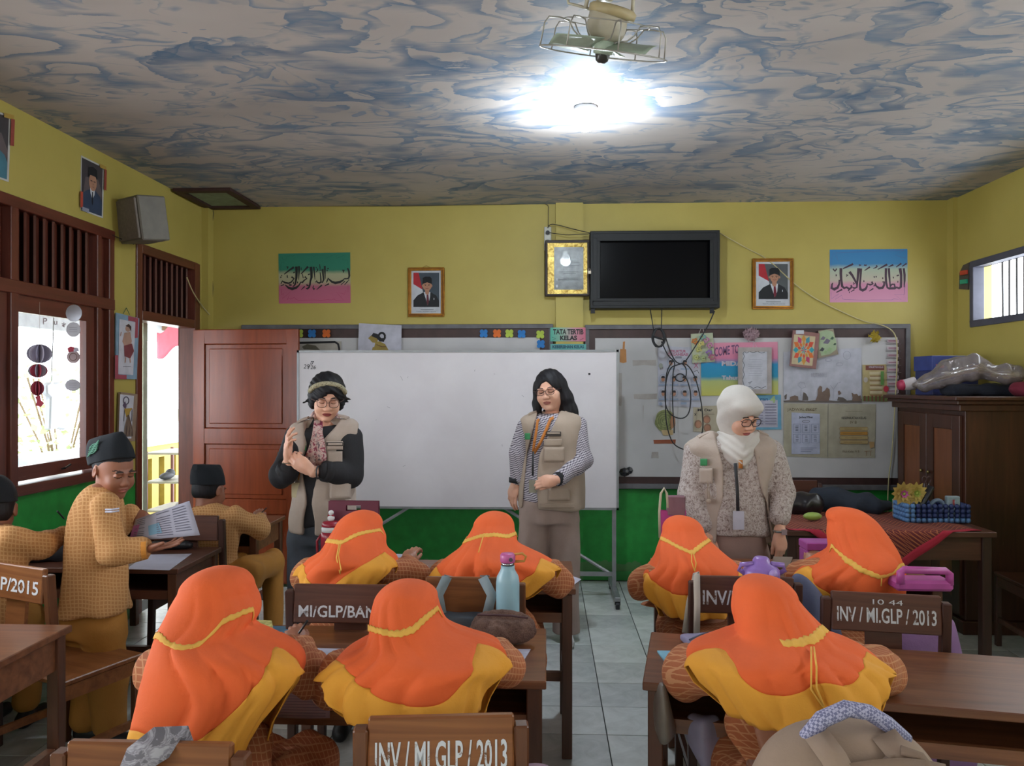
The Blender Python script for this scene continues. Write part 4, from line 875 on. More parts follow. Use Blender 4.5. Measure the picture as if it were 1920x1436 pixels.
HAIRM.col(HAIRM.ramp(_n, [(.3, lin('#0c0b0e')), (.7, lin('#1d1a1f'))])); HAIRM.rough(.62); HAIRM.b.inputs['Specular IOR Level'].default_value = .3; HAIRM.bump(_n, .004, .5); HAIRM = HAIRM.m
EYEW = M('#c9c2bd', .3); IRIS = M('#1a100c', .2)
def head_field(h=.0034, jaw=.058, wide=1.0, child=False, neck=True, mouth=0.0):
    """face looks to -y; origin at the middle of the skull; crown +.112, chin -.118"""
    f = Field((-.10, -.135, -.185 if neck else -.14), (.10, .115, .125), h); W = wide
    f.ell((0, .012, .028), (.077 * W, .094, .085), .02); f.ell((0, -.030, -.030), (.064 * W, .066, .072), .03)
    f.ell((0, -.048, -.088), (jaw * .62, .040, .030), .035); f.ell((0, -.01, -.07), (jaw, .058, .042), .03)
    for s in (-1, 1):
        f.ell((s * .036 * W, -.070, -.038), (.024, .022, .024), .03)          # cheeks
        f.ell((s * .031 * W, -.096, .004), (.017, .010, .0095), .012, 's')      # sockets
        f.ell((s * .031 * W, -.0835, .0035), (.0155, .0125, .0095), .004)      # lids
        f.ell((s * .031 * W, -.092, .021), (.020, .010, .006), .012)           # brow ridge
        f.ell((s * .078 * W, .012, -.008), (.009, .020, .030), .006, rot=(.15, 0, s * .35)); f.ell((s * .086 * W, .006, -.006), (.006, .010, .017), .004, 's')
        f.ell((s * .0115, -.104, -.034), (.0085, .009, .0075), .008)           # nostril wings
    f.cap((0, -.090, .012), (0, -.106, -.026), .0075, .0105, .014); f.ell((0, -.109, -.030), (.010, .0095, .0085), .008)
    f.ell((0, -.0945, -.0585), (.024, .009, .0062), .007); f.ell((0, -.0925, -.069), (.020, .009, .0068), .006)
    f.ell((0, -.103, -.0632), (.021, .008, .0016 + mouth), .003, 's')
    f.ell((0, -.082, -.098), (.020, .016, .014), .018)
    if neck: f.cap((0, .022, -.06), (0, .030, -.20), .050 * (.9 if child else 1), .052 * (.9 if child else 1), .03)
    return f
HEADC = {}
def head_mesh(**kw):
    k = tuple(sorted(kw.items()))
    if k not in HEADC: HEADC[k] = head_field(**kw).mesh()
    return HEADC[k]
def lips(c): return ((c[:, 0] / .0235) ** 2 + ((c[:, 2] + .0638) / .0098) ** 2 < 1) & (c[:, 1] < -.086)
def brows(c):
    x = np.abs(c[:, 0]); zc = .0225 + .004 * np.sin((x - .012) / .038 * 3.0); return (x > .013) & (x < .050) & (np.abs(c[:, 2] - zc) < .0024) & (c[:, 1] < -.06)
def lash(c):
    x = np.abs(c[:, 0]); zc = -.0028 - .0035 * np.cos((x - .031) / .015 * 1.5) + .0035; return (x > .016) & (x < .047) & (np.abs(c[:, 2] - (zc - .0015)) < .0022) & (c[:, 1] < -.072)
def head_rules(lip): return [(lip, lips), (BROWM, brows), (BROWM, lash)]
def TR_(loc, rx=0, ry=0, rz=0, s=1.0): return Matrix.Translation(Vector(loc)) @ Euler((rx, ry, rz), 'XYZ').to_matrix().to_4x4() @ Matrix.Scale(s, 4)
def head_T(loc, yaw=0, pitch=0, roll=0, s=1.0):
    """yaw turns the face (radians, + towards the camera's right for a face looking at -y), pitch lowers the chin"""
    return Matrix.Translation(Vector(loc)) @ Matrix.Rotation(yaw, 4, 'Z') @ Matrix.Rotation(pitch, 4, 'X') @ Matrix.Rotation(roll, 4, 'Y') @ Matrix.Scale(s, 4)
def hand_field(curl=(.35, .4, .45, .5), thumb=.5, spread=.06, h=.0029, fore=.10, side=1):
    """wrist at origin, fingers along +x, thumb towards +y*side, back of the hand +z; forearm runs to -x"""
    f = Field((-fore - .03, -.07, -.09), (.205, .085, .05), h)
    f.cap((-fore, 0, 0), (-.01, 0, 0), .029, .022, .01)
    f.ell((.035, .0, 0), (.050, .036, .015), .02); f.ell((.062, .0, .001), (.030, .039, .0125), .02); f.cap((-.01, 0, 0), (.03, 0, 0), .021, .020, .02)
    L = ((.043, .026, .020), (.048, .030, .022), (.044, .028, .021), (.034, .021, .018)); Yb = (.028, .0095, -.009, -.0265); Xb = (.085, .089, .085, .076); R = (.0092, .0095, .0090, .0080)
    for i in range(4):
        p = Vector((Xb[i], Yb[i] * side, 0)); a = 0; yw = side * (1.5 - i) * spread; last = p
        for j, l in enumerate(L[i]):
            a += curl[i] * (.8, 1.1, .8)[j]; q = p + Vector((math.cos(a) * math.cos(yw), math.cos(a) * math.sin(yw), -math.sin(a))) * l
            f.cap(p, q, R[i] * (1 - .08 * j), R[i] * (1 - .08 * (j + 1)), .004 if j else .010); p = q
    a = thumb; p0 = Vector((.012, .022 * side, -.004)); p1 = p0 + Vector((math.cos(a) * .04, math.sin(a) * .034 * side, -.012)); p2 = p1 + Vector((math.cos(a * .6) * .030, math.sin(a * .6) * .022 * side, -.008)); p3 = p2 + Vector((math.cos(a * .3) * .024, math.sin(a * .3) * .01 * side, -.006))
    f.cap(p0, p1, .0145, .0118, .014); f.cap(p1, p2, .0112, .0102, .005); f.cap(p2, p3, .0100, .0088, .004)
    return f
HANDC = {}
def hand_mesh(**kw):
    k = tuple(sorted(kw.items()))
    if k not in HANDC: HANDC[k] = hand_field(**kw).mesh()
    return HANDC[k]
def hand_T(wrist, along, back, s=1.0):
    """place a hand: wrist point, direction of the fingers, direction of the back of the hand"""
    x = Vector(along).normalized(); z = Vector(back); z = (z - x * z.dot(x)).normalized(); y = z.cross(x)
    m = Matrix((x, y, z)).transposed().to_4x4(); return Matrix.Translation(Vector(wrist)) @ m @ Matrix.Scale(s, 4)
def glasses(parent, T, col, temples=True, **kw):
    return _glasses(parent, T, col, temples, **kw)
def _glasses(parent, T, col, temples, r=(.0225, .0185), thick=.0016, wx=.031, dz=.002, name='glasses', square=2.6):
    m = M(col, .3); b = MB(); g = MB()
    def ringp(s, k=1.0): return [Vector((s * wx + k * r[0] * math.copysign(abs(math.cos(a)) ** (2 / square), math.cos(a)), -.112 + abs(s * wx + k * r[0] * math.cos(a)) * .12, dz + k * r[1] * math.copysign(abs(math.sin(a)) ** (2 / square), math.sin(a)))) for a in np.linspace(0, 2 * math.pi, 20, endpoint=False)]
    for s in (-1, 1):
        b.tube([T @ p for p in ringp(s)], thick, m, 6, close=True); p = ringp(s, .97); g.add([T @ q for q in p], [tuple(range(20))], LENS)
        if temples: b.tube([T @ Vector((s * (wx + r[0]), -.105, dz + .006)), T @ Vector((s * .082, -.07, dz + .008)), T @ Vector((s * .088, .01, dz + .006)), T @ Vector((s * .086, .03, dz - .012))], thick, m, 6)
    b.tube([T @ Vector((-wx + r[0], -.111, dz + .004)), T @ Vector((0, -.115, dz + .007)), T @ Vector((wx - r[0], -.111, dz + .004))], thick, m, 6)
    fr = b.build(name, parent, world=True, smooth=True); l = g.build('lenses', fr); l.location = -parent.location; return fr
LENS = mk_glass(NT('lens_glass'), (.93, .93, .95, 1), .03)
# ---- fabrics
def plaid(name, base, line, f=30, w=.16, w2=.10):
    t = NT(name); v = t.coord('Object', (1, 1, 1)); sp = t.n('ShaderNodeSeparateXYZ'); t.l(v, sp.inputs[0]); n = t.noise(v, 8, 3)
    wob = t.math('MULTIPLY', t.math('SUBTRACT', n, .5), .03)
    def stripe(sock, ff, ww): return t.math('LESS_THAN', t.math('FRACT', t.math('MULTIPLY', t.math('ADD', sock, wob), ff)), ww)
    a = t.math('MAXIMUM', stripe(t.math('ADD', sp.outputs[0], t.math('MULTIPLY', sp.outputs[1], .7)), f, w), stripe(t.math('ADD', sp.outputs[2], t.math('MULTIPLY', sp.outputs[1], .3)), f, w))
    c = t.ramp(n, [(.3, mul(lin(base), .88)), (.7, mul(lin(base), 1.08))]); c = t.mix(t.math('MULTIPLY', a, .6), c, lin(line)); t.col(c); t.rough(.85); t.bump(t.noise(v, 60, 3), .003, .3); return t.m
PLAID_G = plaid('brown_plaid', '#a05c38', '#c9966a', 60, .18); PLAID_B = plaid('orange_plaid', '#ad7a48', '#cda06c', 62, .30)
def zigzag():
    t = NT('zigzag_sleeve'); v = t.coord('Object', (1, 1, 1), (0, .35, 0)); sp = t.n('ShaderNodeSeparateXYZ'); t.l(v, sp.inputs[0])
    tri = t.math('ABSOLUTE', t.math('SUBTRACT', t.math('FRACT', t.math('MULTIPLY', t.math('ADD', sp.outputs[0], sp.outputs[1]), 38)), .5))
    s = t.math('FRACT', t.math('ADD', t.math('MULTIPLY', sp.outputs[2], 85), t.math('MULTIPLY', tri, .9)))
    t.col(t.ramp(s, [(.36, lin('#4b4450')), (.5, lin('#b3acb4'))])); t.rough(.8); return t.m
def floral():
    t = NT('floral_blouse'); v = t.coord(); w = t.n('ShaderNodeTexVoronoi', i_Scale=70); t.l(v, w.inputs['Vector']); n = t.noise(v, 75, 4, .75, 1.2)
    t.col(t.ramp(n, [(.36, lin('#6c5a56')), (.46, lin('#9a8c86')), (.56, lin('#b5aaa6'))])); t.rough(.8); t.bump(t.noise(v, 40, 3), .003, .3); return t.m
ZIG = zigzag(); FLO = floral()
BEIGE = cloth('#a5958a', .8); BEIGE2 = cloth('#9c8b7c', .8); BLACKC = cloth('#17161b', .8); TROU = cloth('#9c8880', .8); TROU3 = cloth('#8a6f66', .8); JEAN = M('#3e4550', .8, .3, 10)
OLIVEP = cloth('#a8722c', .8); CAPB = cloth('#10151c', .95, .15)

def core(sk, K, mat, arms, neck, h=.010, shrink=.022):
    """torso, upper arms and forearms of the body under the clothes, so that head and hands belong to one figure"""
    P_ = [A3(p) for a in arms for p in a] + [A3(neck)] + [A3((k[1], k[2], k[0])) for k in K]; lo = np.min(P_, 0) - .2; hi = np.max(P_, 0) + .15; f = Field(lo, hi, h)
    f.loft([(k[0], k[1], k[2], max(k[3] - shrink, .03), max(k[4] - shrink, .03)) for k in K], .02); zt = max(K)[0]; kt = max(K)
    f.cap(neck, (kt[1], kt[2], zt - .05), .042, .05, .03)
    for S_, E_, W_ in arms: f.chain([S_, E_], [.042, .036], .03); f.chain([E_, W_], [.037, .0225], .01)
    sk.add(f, mat)
# ------------------------------------------------------------------ people
def proj(p):
    d = np.asarray(p, float) - np.array([0, 0, EYE]); x = d[..., 0] * CY + d[..., 1] * SY; t = -d[..., 0] * SY + d[..., 1] * CY
    return 960 + F * x / t, HZ - F * d[..., 2] / t
ORN = cloth('#e0602a', .85, .05); YLW = cloth('#dd9a32', .85, .05); TRIM = cloth('#e0ac4c', .85, .06); SHOE = M('#18181c', .5); SOCK = cloth('#b9bac0')
class Drape:
    """cloth that hangs in rings: rows of (v, u_left, u_right, depth, back radius, front radius)"""
    def __init__(s, rows, seed, amp=.035, nf=11):
        R = []
        for v, ul, ur, t, rb, rf in rows:
            c = Q((ul + ur) / 2, v, t); R.append((c.x, c.y, c.z, (ur - ul) / 2 / F * t, rb, rf))
        s.R = np.array(R); s.n = len(R); s.amp = amp; r = np.random.RandomState(seed); s.ph = r.uniform(0, 6.28, 6); s.nf = nf
    def at(s, phi, q):
        """q in rows units"""
        phi = np.asarray(phi, float); q = np.asarray(q, float); idx = np.arange(s.n); cx, cy, cz, rx, rb, rf = (smooth_interp(q, idx, s.R[:, i]) for i in range(6))
        w = np.clip((q / (s.n - 1) - .15) / .45, 0, 1); a = s.amp * w * 3.0
        ph2 = phi + .35 * np.sin(2 * phi + s.ph[3]) + .12 * np.sin(q * .9 + s.ph[4])
        g = .6 * (2 * np.abs(np.sin(s.nf * .5 * ph2 + s.ph[0])) ** .6 - 1) + .4 * np.sin((s.nf * .6) * ph2 + s.ph[1] + .2 * q)
        side = .25 + .75 * np.abs(np.sin(phi)) ** .7
        k = 1 + a * g * side
        small = .006 * np.clip(q - 1, 0, 1) * np.sin(5 * phi + 1.3 * q + s.ph[2])
        k = k + small; sn = np.sin(phi); ry = np.where(sn > 0, rb, rf)
        return np.stack([cx + rx * k * np.cos(phi), cy - ry * k * sn, cz + 0 * phi + .0035 * np.sin(3 * phi + q) * np.clip(q / 8, 0, 1)], -1)
    def trace(s, phis, poly, front):
        """row where each meridian crosses a picture polyline on the camera side; 'front' on the far side"""
        qs = np.linspace(0, s.n - 1, 160); pu = [p[0] for p in poly]; pv = [p[1] for p in poly]; out = []
        for ph in phis:
            if math.sin(ph) < -.02: out.append(np.nan); continue
            P_ = s.at(np.full(qs.shape, ph), qs); u, v = proj(P_); d = v - np.interp(u, pu, pv); k = np.where((d[:-1] < 0) & (d[1:] >= 0))[0]
            out.append(qs[k[0]] if len(k) else (s.n - 1 if d[-1] < 0 else 0))
        out = np.array(out); n = len(out)
        for i in range(n):
            if np.isnan(out[i]): out[i] = front
        for _ in range(3): out = (np.roll(out, 1) + 2 * out + np.roll(out, -1)) / 4
        return out
def strip(D, phis, qa, qb, nr, off=None, ruf=0, seed=0):
    rows = []
    for j in range(nr):
        w = j / (nr - 1); q = qa + (qb - qa) * w; P_ = D.at(phis, q)
        if off is not None or ruf:
            c = np.stack([smooth_interp(q, np.arange(D.n), D.R[:, 0]), smooth_interp(q, np.arange(D.n), D.R[:, 1])], -1); d = P_[:, :2] - c; d /= np.linalg.norm(d, axis=1)[:, None] + 1e-9
            o = (off or 0) + ruf * w ** 1.3 * (.55 * np.sin(17 * phis + seed) + .45 * np.sin(29 * phis + 2 * seed)) + (ruf * w); P_[:, :2] += d * (o if np.ndim(o) == 0 else o[:, None])
        rows.append(P_)
    if np.ndim(qa) and float(np.max(qa)) == 0: rows.insert(0, np.repeat(rows[0].mean(0)[None, :], len(rows[0]), 0))
    return rows
def sheetmesh(rows, closed, mat, mb, skip=None):
    n = len(rows[0]); fs = []
    for j in range(len(rows) - 1):
        for i in range(n if closed else n - 1):
            if skip is not None and skip(i, j): continue
            i2 = (i + 1) % n; fs.append((j * n + i, j * n + i2, (j + 1) * n + i2, (j + 1) * n + i))
    mb.add([tuple(p) for r in rows for p in r], fs, mat)
def sole(f, ankle, fwd, k=.9):
    a = Vector(ankle); f.cap((a.x, a.y, .045), (a.x + fwd.x * .12 * k, a.y + fwd.y * .12 * k, .035), .038 * k, .033 * k, .02)
def shoes(root, feet, mat=None, k=.85):
    for a, fw in feet:
        a = Vector(a); fw = Vector(fw).normalized(); lo = Vector((a.x - .2, a.y - .2, -.005)); f = Field(lo, (a.x + .2, a.y + .2, .14), .006)
        f.cap((a.x - fw.x * .02, a.y - fw.y * .02, .042 * k), (a.x + fw.x * .15 * k, a.y + fw.y * .15 * k, .034 * k), .042 * k, .036 * k, .02); f.cap((a.x, a.y, .05), (a.x, a.y, .085), .036 * k, .033 * k, .02); f.cut((0, 0, -1), -.002, .003)
        Skin().add(f, mat or SHOE).build('shoe', root)
def girl(label, rows, bound, hem, band, head, arms, seed, ties=None, hipu=None, hips=None, bandw=.42, band_rng=(2, 178), dark=False, knees=.40, ry=None, cap=None):
    D = Drape(rows, seed); N = 120; ph = np.linspace(0, 2 * math.pi, N, endpoint=False); cB = D.R[-3]
    hx, hy = hips if hips else (cB[0], cB[1] - .02)
    root = thing('person', label, 'person', (hx, hy, 0)); ident = None
    qb = D.trace(ph, bound, D.n * .72); qh = np.maximum(D.trace(ph, hem, D.n - 1.6), qb + .25)
    hd = head; hz = D.R[0, 2] - .128; qz = np.interp(-hz, -D.R[:, 2], np.arange(D.n)); hc = Vector((float(.6 * D.R[5, 0] + .4 * np.interp(qz, np.arange(D.n), D.R[:, 0])), float(D.R[5, 1]) + .012, float(hz))); HT = head_T(hc, math.pi + hd[3], hd[4] * .35, 0, .85)
    # which rows hold the face opening
    zr = D.R[:, 2]; qf0 = np.interp(-(hc.z + .040), -zr, np.arange(D.n)); qf1 = np.interp(-(hc.z - .095), -zr, np.arange(D.n)); pf = (1.5 * math.pi + hd[3]) % (2 * math.pi)
    nr = 46
    def skipf(i, j):
        q = qb[i] * (j - .5) / (nr - 1); w = (q - qf0) / (qf1 - qf0)
        if w < 0 or w > 1: return False
        dphi = abs((ph[i] - pf + math.pi) % (2 * math.pi) - math.pi); return dphi < .56 * math.sin(math.pi * min(max(w, 0), 1)) ** .5
    b = MB(); sheetmesh(strip(D, ph, np.zeros(N), qb, nr), True, ORN, b, skipf); hj = b.build('hijab', root, world=True, smooth=True, solid=.003)
    b = MB(); sheetmesh(strip(D, ph, qb - .05, qh, 14, off=.0012, ruf=.012, seed=seed), True, YLW, b); o = b.build('hijab_border', hj, smooth=True, solid=.003, world=True)
    b = MB(); m = (ph > math.radians(band_rng[0])) & (ph < math.radians(band_rng[1])); pb = ph[m]; qn = D.trace(pb, band, 4)
    wv = .05 * np.sin(40 * pb + seed); sheetmesh(strip(D, pb, qn - bandw / 2 + wv, qn + bandw / 2 + wv * .8, 4, off=.004), False, TRIM, b); o = b.build('trim_band', hj, smooth=True, solid=.002, world=True)
    if ties:
        for tie in ties:
            pts = []
            for (u, v) in tie:
                # drop each picture point onto the cloth
                best = None; fi, qi = np.meshgrid(np.linspace(.15, 3.0, 50), np.linspace(1, D.n - 1, 70)); P_ = D.at(fi.ravel(), qi.ravel()); uu, vv = proj(P_); k = np.argmin((uu - u) ** 2 + (vv - v) ** 2); p = Vector(P_[k]); pts.append(p + (CAM - p).normalized() * .022)
            mb_ = MB().tube(pts, .0022, TRIM, 6); o = mb_.build('tie_string', hj, smooth=True); o.location = -root.location
    # body, sleeves, skirt
    skn = SK_D if dark else SK_M; top = hc + Vector((0, -.03, -.14)); zs = top.z - .03; sh = D.R[int(D.n * .62)]
    f = Field((hx - .45, hy - .22, .0), (hx + .45, hy + .78, zs + .12), .0095)
    sw = .125; mx_, my_ = (hx + top.x) / 2, (hy + top.y) / 2
    f.loft([(.40, hx, hy + .02, .150, .125), (.50, hx, hy, .155, .120), (.60, (hx * 2 + top.x) / 3, (hy * 2 + top.y) / 3, .135, .105), (zs - .08, mx_ * .4 + top.x * .6, my_ * .4 + top.y * .6 - .01, .135, .095), (zs, top.x, top.y - .02, .10, .075)], .03)
    gx = math.sin(-hd[3]) * .0
    for s in (-1, 1):
        f.chain([(hx + s * .07, hy, .50), (hx + s * .085, hy + knees, .49), (hx + s * .085, hy + knees + .02, .14)], [.088, .070, .060], .04)
    f.cap((hx, hy + .1, .50), (hx, hy + knees - .03, .49), .08, .07, .06)
    hands = []
    for a in arms:
        S_, E_, W_ = (Q(*p) for p in a[:3]); r0 = a[3] if len(a) > 3 else .050
        f.chain([S_, E_], [.062, r0 * 1.12], .03); W2 = E_ + (W_ - E_) * .80; f.chain([E_, W2], [r0 * 1.12, r0 * .85], .02)
        hands.append((E_, W_, a[4] if len(a) > 4 else None))
    f.fold(.006, 34, seed); Skin().add(f, PLAID_G).build('dress', root)
    sk = Skin(); sk.add(head_mesh(h=.0045, child=True), skn, HT, head_rules(LIPB))
    core(sk, [(zs, top.x, top.y - .02, .10, .075), (.60, (hx * 2 + top.x) / 3, (hy * 2 + top.y) / 3, .11, .085), (.46, hx, hy, .12, .09)], skn, [(Q(*a[0]), Q(*a[1]), Q(*a[2])) for a in arms], hc + Vector((0, -.03, -.11)))
    for E_, W_, al in hands:
        al = Vector(al) if al else (W_ - E_).normalized(); d = (W_ - E_).normalized(); side = 1 if W_.x > E_.x else -1
        sk.add(hand_mesh(curl=(.5, .55, .6, .65), thumb=.5, spread=.05, h=.0040, fore=.02, side=side), skn, hand_T(W_, al, (0, -.35, 1), .78))
    sk.build('body', root)
    for s in (-1, 1):
        pass
    shoes(root, [((hx + s * .085, hy + knees + .02, .05), (0, 1, 0)) for s in (-1, 1)], k=.8)
    hs = bpy.data.objects
    return root
RB_ = lambda rows: rows
def mk(rows, tH, tT, rb0=.104, rb1=.16, rf=.11):
    """fill depth and radii: head rows use tH, the last rows tT"""
    k3 = 3; c0 = (rows[0][1] + rows[0][2]) / 2; v0 = rows[0][0] - 1; v3, l3, r3 = rows[k3][:3]; w3 = (r3 - l3) / 2; c3 = (l3 + r3) / 2; dome = []
    for a in (3, 16, 32, 50, 70): a = math.radians(a); e = 1 - math.cos(a); dome.append((v0 + (v3 - v0) * e, c0 + (c3 - c0) * e - w3 * math.sin(a) ** .92, c0 + (c3 - c0) * e + w3 * math.sin(a) ** .92))
    rows = dome + list(rows[k3:])
    n = len(rows); out = []
    for i, r in enumerate(rows):
        w = min(max((i / (n - 1) - .25) / .4, 0), 1); w = w * w * (3 - 2 * w); t = tH + (tT - tH) * w
        if len(r) > 3: t += r[3]
        rx = (r[2] - r[1]) / 2 / F * t; k = min(1.0, rx / (w3 / F * t)) if i < 5 else 1
        out.append((r[0], r[1], r[2], t, (rb0 + (rb1 - rb0) * w) * k, (.134 + (rf - .10) * w + .03 * w) * k))
    return out
girl('hijab girl writing at the nearest desk, with a pen, left of the middle girl',
     mk([(1067, 398, 418), (1074, 370, 437), (1088, 354, 455), (1110, 340, 469), (1132, 328, 478), (1155, 317, 477), (1178, 307, 468), (1195, 300, 500), (1215, 293, 538), (1240, 286, 560), (1270, 279, 558), (1305, 271, 532), (1340, 266, 508), (1375, 263, 492), (1410, 262, 482), (1440, 262, 476)], 2.02, 1.90),
     [(262, 1372), (300, 1392), (340, 1400), (362, 1394), (395, 1375), (440, 1335), (480, 1288), (505, 1248), (522, 1200)],
     [(262, 1436), (430, 1436), (462, 1398), (487, 1384), (499, 1345), (508, 1315), (530, 1293), (550, 1270), (566, 1232)],
     [(300, 1192), (318, 1208), (345, 1215), (372, 1210), (395, 1192), (412, 1168), (440, 1155), (470, 1142)],
     (402, 1140, 2.06, .55, .25), [((515, 1225, 1.98), (585, 1262, 2.12), (560, 1208, 2.40), .050, (-.4, .7, .35)), ((300, 1260, 1.95), (350, 1290, 2.2), (440, 1240, 2.42))], 11, dark=True, hips=(-.74, 1.74))
girl('orange hijab girl with her back to us, beside the brown fur pouch',
     mk([(1093, 754, 772), (1099, 732, 790), (1112, 714, 808), (1131, 703, 820), (1156, 698, 829), (1180, 697, 845), (1200, 688, 892), (1216, 664, 935), (1232, 638, 947), (1250, 620, 938), (1272, 612, 924), (1298, 617, 908), (1325, 636, 900), (1350, 655, 892), (1380, 670, 880)], 2.03, 1.93),
     [(610, 1228), (642, 1246), (669, 1281), (719, 1316), (769, 1327), (822, 1325), (859, 1300), (878, 1266), (903, 1200), (947, 1190)],
     [(611, 1275), (625, 1310), (644, 1339), (680, 1360), (740, 1368), (820, 1362), (872, 1345), (900, 1325), (908, 1296), (937, 1255), (948, 1215)],
     [(697, 1178), (731, 1188), (752, 1188), (775, 1181), (800, 1156), (822, 1137)],
     (762, 1165, 2.07, .0, .35), [((900, 1230, 2.0), (946, 1248, 2.10), (930, 1215, 2.33), .047), ((650, 1260, 2.0), (620, 1290, 2.14), (690, 1245, 2.36), .045)], 23, hips=(-.27, 1.86))
girl('orange hijab girl with yellow tie strings leaning over a desk behind the beige backpack',
     mk([(1083, 1422, 1440), (1089, 1404, 1458), (1102, 1388, 1476), (1122, 1380, 1494), (1147, 1378, 1514), (1172, 1383, 1537), (1192, 1384, 1560), (1207, 1350, 1600), (1224, 1306, 1628), (1246, 1300, 1652), (1275, 1316, 1660), (1306, 1344, 1654), (1337, 1376, 1644), (1362, 1410, 1624), (1390, 1440, 1590)], 2.10, 1.97, rb1=.17),
     [(1300, 1206), (1356, 1220), (1388, 1269), (1412, 1294), (1444, 1306), (1475, 1308), (1512, 1297), (1544, 1276), (1587, 1292), (1612, 1272), (1622, 1228), (1640, 1200)],
     [(1297, 1232), (1303, 1254), (1322, 1278), (1350, 1310), (1381, 1339), (1412, 1357), (1459, 1371), (1506, 1372), (1560, 1366), (1600, 1356), (1642, 1338), (1655, 1300), (1660, 1260)],
     [(1380, 1190), (1461, 1208), (1500, 1205), (1526, 1197), (1545, 1178)],
     (1438, 1160, 2.16, .15, .42), [((1335, 1250, 2.05), (1284, 1262, 2.17), (1370, 1222, 2.42), .060), ((1630, 1250, 2.02), (1650, 1262, 2.12), (1580, 1215, 2.38), .050)], 37,
     ties=[[(1522, 1212), (1520, 1250), (1524, 1290), (1550, 1332)], [(1524, 1212), (1530, 1250), (1534, 1285), (1540, 1325)]], hips=(.62, 1.80), band_rng=(8, 110), bandw=.5)
girl('orange hijab girl in front of the red bottle and maroon bag',
     mk([(959, 670, 690), (964, 655, 698), (974, 642, 707), (990, 630, 714), (1006, 621, 720), (1022, 612, 720), (1035, 600, 724), (1048, 580, 738), (1060, 569, 741), (1075, 567, 731), (1092, 570, 716), (1110, 575, 702), (1130, 582, 692)], 3.18, 3.02),
     [(566, 1046), (576, 1085), (590, 1102), (625, 1102), (640, 1086), (670, 1066), (700, 1050), (722, 1035), (740, 1030)],
     [(566, 1080), (580, 1118), (640, 1124), (692, 1108), (712, 1082), (731, 1066), (742, 1052)],
     [(617, 1014), (642, 1018), (655, 1009), (675, 1000), (706, 994), (720, 993)],
     (672, 1010, 3.22, .3, .3), [((725, 1062, 3.06), (778, 1082, 3.10), (762, 1056, 3.28), .056, (.15, .7, .5)), ((590, 1070, 3.05), (575, 1080, 3.12), (640, 1062, 3.35))], 41,
     ties=[[(637, 1020), (631, 1045), (637, 1076), (641, 1068), (636, 1040), (640, 1020)]], hips=(-.80, 2.93))
girl('orange hijab girl behind the blue bottle',
     mk([(961, 920, 935), (966, 906, 948), (976, 895, 957), (990, 887, 964), (1005, 879, 968), (1021, 868, 972), (1035, 854, 995), (1048, 838, 1020), (1062, 822, 1042), (1078, 817, 1038), (1098, 820, 1016), (1120, 826, 990), (1140, 834, 975)], 3.18, 3.02),
     [(816, 1058), (826, 1080), (850, 1108), (950, 1110), (976, 1092), (1004, 1072), (1015, 1048), (1040, 1040)],
     [(816, 1088), (850, 1130), (930, 1136), (975, 1124), (1012, 1098), (1036, 1074), (1043, 1060)],
     [(868, 1017), (886, 1010), (905, 1004), (927, 1002), (952, 1006), (967, 999)],
     (926, 1012, 3.22, .0, .35), [((1015, 1068, 3.05), (1042, 1088, 3.10), (1000, 1062, 3.36), .056), ((850, 1070, 3.05), (830, 1082, 3.15), (880, 1060, 3.38))], 53,
     ties=[[(905, 1005), (900, 1020), (897, 1036)]], hips=(-.17, 2.99))
girl('orange hijab girl sitting just below the pink paper bag',
     mk([(969, 1270, 1285), (974, 1258, 1298), (985, 1249, 1310), (1000, 1243, 1320), (1014, 1238, 1330), (1030, 1233, 1346), (1045, 1230, 1362), (1060, 1222, 1380), (1078, 1208, 1392), (1100, 1212, 1396), (1125, 1226, 1393), (1150, 1244, 1382), (1170, 1255, 1372)], 3.28, 3.14),
     [(1205, 1066), (1225, 1092), (1261, 1115), (1300, 1121), (1365, 1124), (1380, 1100), (1388, 1058), (1396, 1050)],
     [(1206, 1090), (1222, 1118), (1240, 1142), (1256, 1155), (1300, 1162), (1340, 1160), (1369, 1155), (1390, 1124), (1396, 1100)],
     [(1238, 1008), (1255, 1016), (1273, 1026), (1297, 1037), (1312, 1024), (1329, 1012)],
     (1284, 1018, 3.30, .1, .4), [((1235, 1080, 3.16), (1205, 1096, 3.22), (1250, 1066, 3.44), .052), ((1370, 1070, 3.2), (1384, 1080, 3.26), (1340, 1050, 3.5), .045)], 67,
     ties=[[(1298, 1037), (1297, 1052), (1301, 1072)], [(1300, 1037), (1303, 1055), (1301, 1072)]], hips=(.64, 3.06))
girl('orange hijab girl reaching toward the pink box',
     mk([(953, 1573, 1592), (957, 1564, 1608), (965, 1560, 1624), (980, 1557, 1641), (1000, 1556, 1655), (1020, 1558, 1667), (1036, 1556, 1676), (1052, 1534, 1682), (1068, 1504, 1686), (1086, 1492, 1686), (1108, 1508, 1684), (1132, 1536, 1680), (1158, 1562, 1674), (1180, 1575, 1668)], 3.24, 3.12),
     [(1490, 1050), (1518, 1064), (1525, 1094), (1552, 1113), (1573, 1125), (1620, 1146), (1686, 1140)],
     [(1490, 1084), (1502, 1099), (1530, 1121), (1552, 1146), (1571, 1163), (1610, 1182), (1680, 1180)],
     [(1556, 1010), (1566, 1030), (1590, 1052), (1616, 1070), (1649, 1083), (1672, 1076), (1686, 1060)],
     (1602, 1005, 3.26, -.5, .3), [((1530, 1075, 3.14), (1494, 1078, 3.22), (1520, 1056, 3.42), .045, (.35, .5, .5)), ((1660, 1080, 3.16), (1640, 1100, 3.3), (1600, 1060, 3.45), .045)], 71,
     ties=[[(1651, 1083), (1652, 1097)]], hips=(1.20, 3.06))
